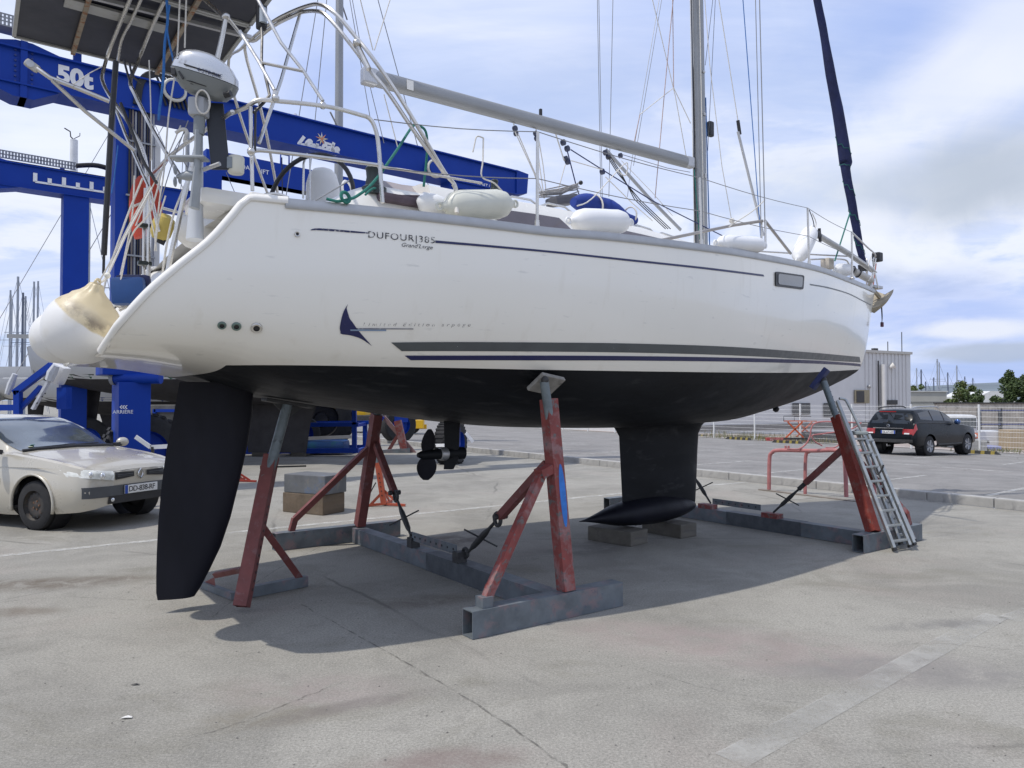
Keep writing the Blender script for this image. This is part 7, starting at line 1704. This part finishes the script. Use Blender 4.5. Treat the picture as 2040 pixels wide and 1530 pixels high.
# ------------------------------------------------------------------ black estate at the far side of the car park
BLK2=mat('black_car_paint',(.005,.007,.009),.22,0,var=.15,vs=1.2,spec=.22)
SW=mat('silver_wheel',(.42,.43,.45),.35,.6)
Rr=GL(1845,908); hd2=R(34); 
SO=Rr-Vector((math.cos(hd2),math.sin(hd2),0))*0; so=Rr+Vector((-math.sin(hd2),math.cos(hd2),0))*.78
Ms=Matrix.Translation((so.x,so.y,lot_z(so)-.02))@Matrix.Rotation(hd2,4,'Z')
suv=thing('parked_estate_car','black estate car with roof rails seen from behind near the fence','car',M=Ms)
S2=[sec(3.62,.42,.50,.60,.66,.80,.60,.84,.50,.86,.4,.88),sec(3.45,.34,.74,.62,.86,.95,.80,.99,.66,1.02,.5,1.04),sec(2.75,.32,.84,.66,.94,1.04,.87,1.08,.72,1.11,.55,1.13),sec(2.1,.32,.86,.66,.94,1.10,.88,1.15,.78,1.18,.6,1.2),
    sec(1.6,.32,.86,.68,.945,1.13,.88,1.45,.72,1.48,.62,1.50),sec(1.2,.32,.86,.68,.945,1.14,.885,1.58,.68,1.62,.60,1.64),sec(.5,.32,.86,.68,.945,1.15,.89,1.62,.66,1.66,.58,1.69),sec(-.2,.32,.86,.68,.945,1.17,.885,1.60,.66,1.65,.58,1.68),
    sec(-.62,.34,.85,.68,.94,1.18,.87,1.54,.68,1.60,.58,1.63),sec(-.86,.38,.82,.68,.92,1.16,.84,1.26,.76,1.30,.66,1.33),sec(-.98,.44,.76,.66,.88,.92,.82,.96,.74,1.0,.62,1.02),sec(-1.03,.50,.66,.64,.82,.74,.78,.76,.7,.78,.6,.80)]
sb2=car_body(lerp_sec(S2,4),None,suv,'body',BLK2).build('body',BLK2,suv,smooth=True,weld=True)
CSd=lerp_sec(S2,10)[::-1]
def prof_at(x):
    for i in range(len(CSd)-1):
        a,b_=CSd[i],CSd[i+1]
        if a[0]<=x<=b_[0]:
            t=(x-a[0])/(b_[0]-a[0]) if a[0]!=b_[0] else 0
            return [(p[0]*(1-t)+q[0]*t,p[1]*(1-t)+q[1]*t) for p,q in zip(a[1],b_[1])]
    return CSd[-1][1] if x>CSd[-1][0] else CSd[0][1]
def cut2(x,y0,y1):
    o=MB().cyl((x,y0,.37),(x,y1,.37),.43,32).build('cutter',BLACK); o.matrix_basis=Ms; return o
bpy.context.view_layer.update()
boolean_cut(sb2,[cut2(0,-1.2,-.6),cut2(0,.6,1.2),cut2(2.74,-1.2,-.6),cut2(2.74,.6,1.2)])
for x in(0,2.74):
    for sd_ in(-1,1): road_wheel(suv,(x,sd_*.80,.365),.365,.24,SW,5,sd_,style='alloy'); MB().lathe([(.42,0),(.42,.26)],(x,sd_*.6,.37),(0,sd_,0),24,capped=False).build('wheel_arch_liner',BLACK,suv,smooth=True)
for sd_ in(-1,1):
    for x0,x1,fa,fb in((1.95,1.22,5.4,5.4),(1.14,.42,5.4,5.4),(.34,-.42,5.4,5.6)):
        mb=MB(); patch(mb,x0 if x0<1.9 else 1.72,x1,fa,6.4 if x0>1.9 else 7.0,sd_,8,4,.006,fb,7.0 if x1>-.4 else 6.7); mb.build('side_window',CGL,suv,smooth='all')
    rr_=[(-.55,1.66),(-.40,1.73),(.9,1.76),(1.25,1.70)]; MB().tube(spline([Vector((x,sd_*.60,z)) for x,z in rr_],4),.022,8).build('roof_rail',SW if sd_<0 else DKST,suv,smooth=True)
    m2=MB().ball((1.75,sd_*1.02,1.20),.12,12,(.6,1,.8)).build('door_mirror',mat('sky_blue_mirror',(.03,.08,.22),.1,.6,coat=1),suv,smooth='all')
    MB().tube([side_pt(x,4.2,sd_,.012) for x in(-.6,.3,1.2,2.2)],.012,5).build('belt_trim',DKST,suv)
    MB().tube([side_pt(x,1.0,sd_,.012) for x in(.5,1.2,2.2)],.03,6).build('sill_trim',DKST,suv)
    mb=MB(); patch(mb,-.80,-1.0,3.1,3.95,sd_,8,5,.012,3.0,3.8); mb.build('tail_light',mat('tail_red',(.33,.010,.006),.2,coat=1,var=.1),suv,smooth='all')
# tail: window, plate, trims set on the back face
def back(y,z):
    for i in range(len(CSd)-1):
        x,P_=CSd[i]; w=0
        for p,q in zip(P_[:-1],P_[1:]):
            if (p[1]-z)*(q[1]-z)<=0 and p[1]!=q[1]: w=max(w,p[0]+(q[0]-p[0])*(z-p[1])/(q[1]-p[1]))
        if w>=abs(y): return x
    return 0
def back_patch(y0,y1,z0,z1,off=.012,n=12,k=4,yt=None):
    mb=MB(); rows=[]
    for i in range(n+1):
        row=[]
        for j in range(k+1):
            z=z0+(z1-z0)*j/k; a,b_=y0,y1
            if yt is not None: f=1-(1-yt)*j/k; a,b_=y0*f,y1*f
            y=a+(b_-a)*i/n; row.append(Vector((back(y,z)-off,y,z)))
        rows.append(row)
    mb.grid(rows); return mb
back_patch(-.70,.70,1.16,1.52,yt=.88).build('rear_window',CGL,suv,smooth='all')
back_patch(-.85,.85,.50,.62,.03,16,3).build('rear_bumper',DKST,suv,smooth='all')
xb=back(0,.93); MB().bar((xb-.02,-.55,1.0),(xb-.02,.55,1.0),.02,.03).build('chrome_strip',MATS['chrome'],suv)
p2=MB().bbox((back(0,.86)-.03,0,.86),(.012,.52,.11),.003).build('number_plate',MATS['plate_white'],suv)
mb=MB(); flat_text(mb,'DL-671-EZ',(back(0,.86)-.038,.19,.825),(0,-1,0),(0,0,1),.095,.002,bold=.004,spacing=.9); mb.build('lettering',BLACK,p2)
for y in (.235,-.235): MB().box((back(0,.86)-.038,y,.86),(.002,.045,.108)).build('plate_band',MATS['plate_blue'],p2)
MB().torus((back(0,1.09)-.02,0,1.085),.045,.012,(1,0,0),18,6).build('badge',MATS['chrome'],suv,smooth=True)
for sd_ in (-1,1): 
    mb=back_patch(sd_*.50,sd_*.86,.80,.98,.016,8,4); mb.build('tail_light',MATS['tail_red'],suv,smooth='all')
    mb=back_patch(sd_*.56,sd_*.74,.80,.845,.022,6,2); mb.build('reversing_lamp',mat('clear_lamp',(.7,.68,.66),.2),suv)
MB().bar((back(0,1.58)-.02,-.3,1.585),(back(0,1.58)-.02,.3,1.585),.02,.03).build('brake_light',MATS['tail_red'],suv)
MB().tube([Vector((back(.1,1.2)-.03,.25,1.20)),Vector((back(.1,1.2)-.04,-.1,1.22))],.014,6).build('rear_wiper',BLACK,suv)
MB().tube([(-.95,-.02,.38),(-1.16,-.02,.38),(-1.18,-.02,.44)],.022,7).build('tow_bar',ALU,suv)
# ------------------------------------------------------------------ fence
FW=mat('white_fence_paint',(.68,.68,.66),.5,var=.06)
fence=thing('fence','white welded mesh fence along the far edge of the car park','fence',loc=(FS.x,FS.y,lot_z(FS)))
def fw_(mb,name,m,par=None,**k): return mb.build(name,m,par or fence,space='world',**k)
Ppx=[1414,1499,1594,1697,1822,1959,2120]
fdir=fd if fd.x>0 else -fd
def fence_at(u):      # fence line point under pixel column u
    x0=(u-1020)/F_PX; # ray in plan: (x0,cos p) ; intersect line f0 + s*fd
    rx,ry=ray(u,800).x,ray(u,800).y
    d=fd; den=rx*d.y-ry*d.x; s_=(f0.x*ry-f0.y*rx)/den*-1
    s_=(rx*f0.y-ry*f0.x)/(ry*d.x-rx*d.y); p=f0+d*s_; return Vector((p.x,p.y,lot_z(p)))
FH=1.93
pp=[fence_at(u) for u in Ppx]; sp_=2.55
# regular spacing measured from the clear post at u=1697
base=fence_at(1697); prev=fence_at(1594); sp_=(base-prev).length; step=(base-prev).normalized(); step.z=0
posts_=[base+step*sp_*k for k in range(-9,9)]
posts_=[Vector((p.x,p.y,lot_z(p))) for p in posts_]
ztop=[PY(1700,803,1).z]
pm=None
for p in posts_:
    hh=FH
    if pm is None: pm=fw_(MB().bar(p,p+Vector((0,0,hh+.06)),.065,.065,up=(fn.x,fn.y,0)),'fence_post',FW)
    else:
        o=pm.copy(); scene.collection.objects.link(o); o.parent=fence; o.location=p-posts_[0]; o.location=(fence.matrix_basis.inverted().to_3x3()@(p-posts_[0]))
for k in range(len(posts_)-1):
    a,b_=posts_[k],posts_[k+1]; up_=Vector((0,0,1)); mb=MB(); L_=(b_-a).length; n=int(L_/.055)
    c=(a+b_)/2
    if c.y>46: continue
    def box3(mb,p,q,r):   # thin three sided wire
        mb.tube([p,q],r,3,caps=False)
    for i in range(1,n): p=a.lerp(b_,i/n); box3(mb,p+up_*.04,p+up_*(FH+.03),.0038)
    for j in range(10): z=.05+(FH-.1)*j/9; box3(mb,a+up_*z,b_+up_*z,.0055)
    fw_(mb,'mesh_panel',FW,None,kind='stuff')
# wheel stops in front of the fence
STOP=mat('black_yellow_rubber',(.03,.03,.028),.7,var=.2); STOPY=mat('yellow_rubber',(.26,.20,.04),.6,var=.2)
ws_=None
for i,(u,v,lab) in enumerate([(1385,869,'black and yellow wheel stop nearest the keel'),(1471,876,'wheel stop below the weeds left of the second fence post'),(1568,883,'wheel stop just right of the third fence post'),(1946,904,'wheel stop to the right of the black estate car')]):
    p=GL(u,v); rz=math.atan2(fd.y,fd.x)
    t=thing('wheel_stop',lab,'wheel stop',loc=(p.x,p.y,lot_z(p)),rz=rz,group='wheel stops along the fence')
    MB().slab([(-.85,-.08,0),(-.85,.08,0),(-.72,.07,.12),(-.72,-.07,.12)],(0,0,0.001)) 
    mb=MB(); mb.add([(-.85,-.08,0),(.85,-.08,0),(.85,.08,0),(-.85,.08,0),(-.70,-.055,.13),(.70,-.055,.13),(.70,.055,.13),(-.70,.055,.13)],[(0,1,5,4),(1,2,6,5),(2,3,7,6),(3,0,4,7),(4,5,6,7)]); mb.build('stop_body',STOP,t)
    for k in range(4): 
        x=-.55+.36*k; mb=MB(); mb.add([(x,-.0835,.002),(x+.14,-.0835,.002),(x+.14,-.058,.133),(x,-.058,.133),(x,.058,.134),(x+.14,.058,.134),(x,.0835,.002),(x+.14,.0835,.002)],[(0,1,2,3),(3,2,5,4),(4,5,7,6)]); mb.build('yellow_band',STOPY,t)
# warehouse with ribbed cladding
CLAD=mat('white_cladding',(.60,.60,.59),.5,var=.05,vs=1.2,spots=(2.5,.66,(.40,.385,.36),.2)); CLADW=mat('warm_cladding',(.50,.48,.43),.5,var=.06)
wa=Vector((PY(1380,800,54).x,54,-.55)); wb=Vector((PY(1815,800,66).x,66,-.75)); wd_=(wb-wa); wd_.z=0; Lw=wd_.length; wd_.normalize(); wn=Vector((-wd_.y,wd_.x,0))
wh=thing('warehouse','pale ribbed metal warehouse behind the fence at the right','warehouse',loc=(wa.x,wa.y,-.6),rz=math.atan2(wd_.y,wd_.x)); 
ztopW=PY(1815,705,66).z; HW=ztopW+.6
MB().box((Lw/2-3,5.02,HW/2-.3),(Lw+6,10,HW+.6)).build('wall',CLAD,wh)
n=int((Lw+6)/.5); o0=None
for i in range(n):
    x=-6+i*.5+.1
    if x<Lw-6.5: continue
    if o0 is None: o0=MB().add([(0,0,.4),(.05,-.05,.4),(.17,-.05,.4),(.22,0,.4),(0,0,HW),(.05,-.05,HW),(.17,-.05,HW),(.22,0,HW)],[(0,1,5,4),(1,2,6,5),(2,3,7,6),(4,5,6,7)]).build('cladding_rib',CLAD,wh); o=o0
    else: o=o0.copy(); scene.collection.objects.link(o); o.parent=wh
    o.location=(x,0,0)
MB().box((Lw/2-3,-.06,HW+.05),(Lw+6.1,.2,.22)).build('roof_edge',CLADW,wh); MB().box((Lw/2-3,-.03,.20),(Lw+6,.06,.42)).build('plinth',mat('dark_plinth',(.17,.16,.15),.8),wh)
def wl_(u,v):     # local x,z of pixel on the wall
    p=PL(u,v,wa,wn); q=wh.matrix_basis.inverted()@p; return q.x,q.z
def wrect(name,u0,v0,u1,v1,m,d=.05,par=None):
    x0,z0=wl_(u0,v1); x1,z1=wl_(u1,v0); return MB().box(((x0+x1)/2,-.06-d/2,(z0+z1)/2),(abs(x1-x0),d,abs(z1-z0))).build(name,m,par or wh)
DRK=mat('dark_opening',(.05,.05,.05),.6); f_=wrect('window_frame',1701,777,1730,803,mat('tan_frame',(.30,.26,.17),.6)); wrect('window',1704,779,1719,802,DRK,.08,f_)
f_=wrect('vent_grille',1762,797,1786,806,DRK); wrect('side_window',1578,803,1612,826,DRK); wrect('side_window',1640,803,1655,830,DRK); wrect('door',1598,804,1626,866,mat('grey_door',(.33,.34,.36),.5)) if False else None
x0,z0=wl_(1755,803); x1,z1=wl_(1755,726); MB().cyl((x0,-.30,.6),(x0,-.30,z1),.19,14).build('duct_pipe',CLAD,wh,smooth=True); MB().cyl((x0-.45,-.12,.6),(x0-.45,-.12,z1+.3),.05,8).build('drain_pipe',DKST,wh)
x0,z0=wl_(1772,730); MB().tube([(x0-.1,-.1,z0-.1),(x0+.1,-.4,z0+.1)],[.12,.28],12).build('flood_lamp',GEL,wh,smooth=True); x0,z0=wl_(1729,770); MB().ball((x0,-.15,z0),.16,10).build('wall_lamp',ALUG,wh)
for u,vt in ((1775,680),(1803,661)): x0,z0=wl_(u,700); _,z1=wl_(u,vt); MB().tube([(x0,.3,HW),(x0,.3,z1)],.04,5).build('antenna',DKST,wh)
MB().box((wl_(1751,695)[0],.4,HW+.25),(.5,.3,.25)).build('roof_vent',DKST,wh)
# low building, garden wall and clutter beyond the fence
def bld(name,label,cat,u0,u1,vt,y,m,dep=6,zb=-1.4,rz=0):
    a=PY(u0,vt,y); b_=PY(u1,vt,y); t=thing(name,label,cat,loc=((a.x+b_.x)/2,y+dep/2,zb),rz=rz); MB().box((0,0,(a.z-zb)/2),(b_.x-a.x,dep,a.z-zb)).build('wall',m,t); return t,a.z-zb,b_.x-a.x
PLAS=mat('cream_render',(.46,.45,.40),.85,var=.08,vs=.6); STONE=mat('rough_stone_wall',(.36,.33,.28),.9,var=.3,vs=1.3,bump=.6,bs=5,spots=(4,.54,(.20,.18,.15),.12))
t,h_,w_=bld('low_building','long low cream building between the warehouse and the bushes','building',1813,1886,781,75,PLAS); MB().box((0,-3.02,h_*.74),(w_,.05,.10)).build('wall_band',mat('grey_band',(.26,.26,.25),.7),t); MB().box((0,0,h_+.06),(w_+.2,6.2,.12)).build('roof',mat('pale_roof',(.55,.55,.53),.7),t)
t,h_,w_=bld('white_building','white building half hidden by the big tree at the right edge','building',1950,2010,790,95,mat('bright_render',(.62,.62,.60),.8),8); MB().slab([(-w_/2,-4,h_),(w_/2,-4,h_),(w_/2-1,-4,h_+.7),(-w_/2+1.5,-4,h_+.7)],(0,8,0)).build('roof',MATS['bright_render'],t); MB().box((w_*.18,-4.03,h_-.35),(2.4,.06,.35)).build('window',DRK,t)
wl2=thing('stone_wall','long rough stone wall behind the yard beyond the fence','wall',loc=(PY(1866,803,52).x,52,-1.0)); zt_=PY(1866,804,52).z
L2=PY(2100,803,52).x-PY(1866,803,52).x
MB().box((L2/2,.15,(zt_+1)/2),(L2,.3,zt_+1)).build('wall_face',STONE,wl2); MB().box((L2/2,.15,zt_+1.04),(L2+.1,.42,.08)).build('coping',DKST,wl2)
# crates, pallets, frames and van
def yard(name,label,cat,u,v,y,dims,m,extra=None,grp=None,rz=0,b=.02):
    p=PY(u,v,y); zb=lot_z(Vector((p.x,y,0))); t=thing(name,label,cat,loc=(p.x,y,zb),rz=rz,group=grp); MB().bbox((0,0,dims[2]/2),dims,b).build('body',m,t)
    if extra: extra(t)
    return t
yard('tan_crate','plain tan crate beyond the fence at the right','crate',2020,853,35,(.95,.8,.95),mat('tan_board',(.40,.31,.19),.7,var=.1))
yard('green_bin','green bin beside the tan crate at the right edge','bin',2042,850,35,(.5,.6,.85),mat('green_plastic',(.02,.20,.06),.5))
def sgn(t):
    mb=MB(); flat_text(mb,'KNMNC',(-.45,-.62,.30),(1,0,0),(0,0,1),.28,.004,bold=.02); mb.build('lettering',BLACK,t)
def stripes(t):
    for k in range(3): MB().box((0,-.61,.25+.22*k),(2.0,.03,.05)).build('shelf_edge',DKST,t)
yard('white_tank','low white tank with dark lettering behind the estate car','tank',1945,852,36,(2.1,1.1,.85),mat('tank_white',(.62,.63,.64),.5,var=.08),lambda t:[MB().box((-.2,-.56,.35),(.9,.02,.10)).build('dark_mark',BLACK,t)])
yard('blue_pallet','lilac blue pallet lying right of the white tank','pallet',1962,862,34.5,(1.0,.8,.18),mat('lilac',(.20,.22,.42),.6))
def rack(t):
    for x in (-1.2,0,1.2): MB().bar((x,-.4,0),(x,-.4,2.0),.06).build('rack_post',DKST,t)
    for z in(.6,1.2,1.9): MB().bar((-1.2,-.4,z),(1.2,-.4,z),.06).build('rack_beam',mat('rack_blue',(.05,.07,.2),.5),t)
yard('storage_rack','dark storage rack with grey crates beyond the fence','rack',1985,840,38,(2.2,.7,.9),mat('grey_clutter',(.25,.24,.23),.8,var=.4,vs=4,spots=(5,.5,(.45,.43,.40),.05)),rack)
yard('dark_dumper','dark forklift frame standing left of the storage rack','machine',1960,840,40,(1.2,1.2,.8),DKST,lambda t:[MB().bar((x,-.5,.7),(x,-.5,1.9),.08).build('mast_rail',DKST,t) for x in(-.5,.5)]+[MB().bar((-.5,-.5,1.9),(.5,-.5,1.9),.08).build('overhead_guard',DKST,t)])
yard('pebble_heap','row of grey boxes under the stone wall','boxes',2030,840,48,(5.0,.8,1.1),mat('grey_boxes',(.30,.29,.28),.8,var=.4,vs=3))
yard('concrete_block','pale concrete block behind the front of the estate car','block',1934,885,31.5,(1.0,.6,.5),KERB)
# small tipper van, white and orange
v0=PY(1903,858,36); zb=lot_z(Vector((v0.x,36,0)))
van=thing('small_van','small white and orange tipper truck facing the fence','van',loc=(v0.x,36,zb),rz=R(-8))
MB().bbox((0,0,.98),(1.45,1.5,1.25),.22).build('cab',mat('van_white',(.62,.62,.60),.4),van,smooth=True); MB().bbox((0,-.76,1.22),(1.2,.05,.48),.02).build('windscreen',CGL2,van); MB().bbox((0,-.77,.62),(1.42,.08,.26),.03).build('front_panel',mat('van_orange',(.62,.13,.03),.5),van)
MB().bbox((0,-.80,.36),(1.46,.12,.18),.03).build('bumper',mat('van_blue',(.03,.05,.22),.5),van); MB().bbox((0,2.0,.80),(1.6,2.4,.5),.03).build('tipper_body',mat('van_grey',(.3,.3,.3),.6),van)
for x in(-.62,.62):
    MB().cyl((x-.08,-.2,.28),(x+.08,-.2,.28),.28,18).build('wheel',TYRE,van); MB().ball((x*.85,-.80,.62),.09,10,(1,.4,1)).build('headlight',GEL,van,smooth='all'); MB().cyl((x-.08,2.4,.28),(x+.08,2.4,.28),.28,18).build('wheel',TYRE,van); MB().bbox((x*1.35,-.6,1.3),(.1,.08,.28),.02).build('mirror',BLACK,van)
# orange machines behind the fence under the bow
OR=mat('machine_orange',(.50,.10,.03),.55,var=.15)
for (u,v,y,lab) in [(1585,862,38,'orange scissor frame behind the fence left of the red post'),(1605,862,40,'second orange scissor frame farther right behind the fence')]:
    p=PY(u,v,y); t=thing('lifting_frame',lab,'machine',loc=(p.x,y,lot_z(p)),group='orange frames behind the fence')
    MB().bar((-.5,0,.25),(.35,0,1.05),.07).build('arm',OR,t); MB().bar((.4,0,.25),(-.4,0,1.05),.07).build('arm',OR,t); MB().bar((-.6,0,1.1),(.6,0,1.1),.05).build('top_rail',OR,t); MB().bar((-.6,0,.2),(.6,0,.2),.09).build('base',DKST,t); MB().tube([(-.6,0,1.1),(-.6,0,1.35),(.3,0,1.35)],.02,6).build('hand_rail',DKST,t)
yard('engine_block','dark covered machine beside the orange frames','machine',1632,866,39,(1.6,.8,.55),DKST); yard('red_bench','low red bar lying in the weeds','bar',1550,862,40,(1.3,.3,.18),mat('red_bar',(.40,.06,.06),.6))
# weeds
WEED=[mat('dry_weed',(.22,.18,.07),.9,var=.3,vs=5),mat('green_weed',(.10,.12,.035),.9,var=.3,vs=5)]
for mi,nm in ((0,'dry_grass'),(1,'green_weeds')):
    mb=MB(); random.seed(11+mi)
    for k in range(1500):
        u=random.uniform(1385,1640) if random.random()<.8 else random.uniform(1900,2040); q=noise.noise(Vector((u*.03,mi*7,0)))
        if q<-.05 and random.random()<.75: continue
        s_=random.uniform(.3,2.6); p=fence_at(u)+fn*s_*(1 if random.random()<.93 else -.3); p.z=lot_z(p); hgt=random.uniform(.10,.30)*(1.3+q*1.5)*(1 if u<1700 else .5)
        a_=random.uniform(0,6.28); w_=.012; l_=Vector((math.cos(a_),math.sin(a_),0)); d_=Vector((random.uniform(-.12,.12),random.uniform(-.12,.12),hgt))
        mb.add([p-l_*w_,p+l_*w_,p+d_*.6+l_*w_,p+d_,],[(0,1,2,3)])
    mb.build(nm,WEED[mi],kind='stuff')['label']='dry weeds growing along the foot of the fence' if mi==0 else 'green weeds growing along the foot of the fence'
# ------------------------------------------------------------------ trees
BARK=mat('bark',(.10,.075,.055),.9,var=.3,vs=6,bump=.5)
LEAF=[mat('leaf_dark',(.050,.080,.026),.7,var=.35,vs=2),mat('leaf_mid',(.085,.125,.035),.7,var=.35,vs=2),mat('leaf_olive',(.12,.14,.045),.7,var=.3,vs=2)]
def tree(label,u,y,vt,width,zb,n,mi,seed,grp=None,trunk=True,cat='tree',name='tree'):
    random.seed(seed); x=PY(u,800,y).x; H_=PY(u,vt,y).z-zb; t=thing(name,label,cat,loc=(x,y,zb),group=grp)
    if trunk:
        MB().tube([(0,0,0),(.1,0,H_*.3),(.0,.1,H_*.6)],[.16,.12,.06],8).build('trunk',BARK,t,smooth=True)
    cl=[]
    for k in range(26):
        a_=random.uniform(0,6.28); rr=random.random()**.5*width/2*.85; z=random.uniform(.18,.95)*H_; f=math.sqrt(max(.05,1-((z/H_-.50)/.55)**2)); cl.append((Vector((math.cos(a_)*rr*f,math.sin(a_)*rr*f,z)),random.uniform(.18,.34)*width*.5))
    mbs=[MB(),MB()]
    for k in range(n):
        c,r_=random.choice(cl); d_=Vector((random.gauss(0,1),random.gauss(0,1),random.gauss(0,1))).normalized()*r_*random.random()**.35; p=c+d_; s_=random.uniform(.05,.13)*(width/5+.5)
        a_=Vector((random.gauss(0,1),random.gauss(0,1),random.gauss(0,.6))).normalized(); b_=a_.cross(Vector((random.gauss(0,1),random.gauss(0,1),random.gauss(0,1)))).normalized()
        mbs[0 if random.random()<.6 else 1].add([p-a_*s_,p-b_*s_*.6,p+a_*s_,p+b_*s_*.6],[(0,1,2,3)])
    mbs[0].build('crown',LEAF[mi],t); mbs[1].build('crown',LEAF[min(2,mi+1)],t)
    return t
tree('big dark green tree at the right edge of the yard',2018,70,739,3.5,-1.6,9000,0,3)
tree('big dark green tree cut off by the right edge',2056,68,752,3.0,-1.6,5000,0,33)
tree('round bushy green tree above the stone wall',1917,70,761,3.3,-1.6,8000,1,5)
tree('lower bush to the right of the round bushy tree',1943,68,777,2.3,-1.6,4500,0,6,trunk=True,cat='bush',name='bush')
tree('small green bush above the low cream building beside the warehouse',1832,85,767,3.2,-1.0,3500,1,8,cat='bush',name='bush')
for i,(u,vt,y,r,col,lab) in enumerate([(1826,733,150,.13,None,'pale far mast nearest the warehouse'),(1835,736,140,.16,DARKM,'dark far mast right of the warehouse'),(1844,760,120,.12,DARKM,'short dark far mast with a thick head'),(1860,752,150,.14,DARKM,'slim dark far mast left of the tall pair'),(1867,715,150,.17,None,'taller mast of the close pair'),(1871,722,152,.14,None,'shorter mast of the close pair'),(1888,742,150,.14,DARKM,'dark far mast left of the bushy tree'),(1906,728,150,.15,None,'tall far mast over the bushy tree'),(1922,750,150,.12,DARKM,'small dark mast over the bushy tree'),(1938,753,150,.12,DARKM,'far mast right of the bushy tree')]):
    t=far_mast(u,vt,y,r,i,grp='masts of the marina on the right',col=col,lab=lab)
# leaf litter, pebbles and a scrap of paper on the slab
random.seed(5); mb=MB()
for k in range(260):
    v=random.uniform(960,1530); u=random.uniform(-30,2070); p=G(u,v); s_=random.uniform(.002,.007); mb.ball(p+Vector((0,0,s_*.3)),s_,5,(1,random.uniform(.6,1),.6))
mb.build('pebbles',mat('pebble_grey',(.16,.15,.135),.9,var=.5,vs=1.5),kind='stuff')['label']='small loose pebbles scattered over the concrete'
p=G(253,1431); t=thing('paper_scrap','small white scrap of paper on the concrete at the lower left','litter',loc=p)
MB().slab([(-.028,-.012,.004),(.0,-.016,.010),(.030,-.006,.006),(.022,.014,.004),(.002,.008,.012),(-.02,.016,.004)],(0,0,.001)).build('paper',GEL,t)
p=G(270,1365); t=thing('leaf_litter','small dark dry leaf on the concrete above the paper scrap','leaf',loc=p); MB().slab([(-.03,0,.003),(-.01,-.01,.008),(.03,-.002,.004),(.0,.010,.007)],(0,0,.001)).build('leaf_blade',DKST,t)
# faint air
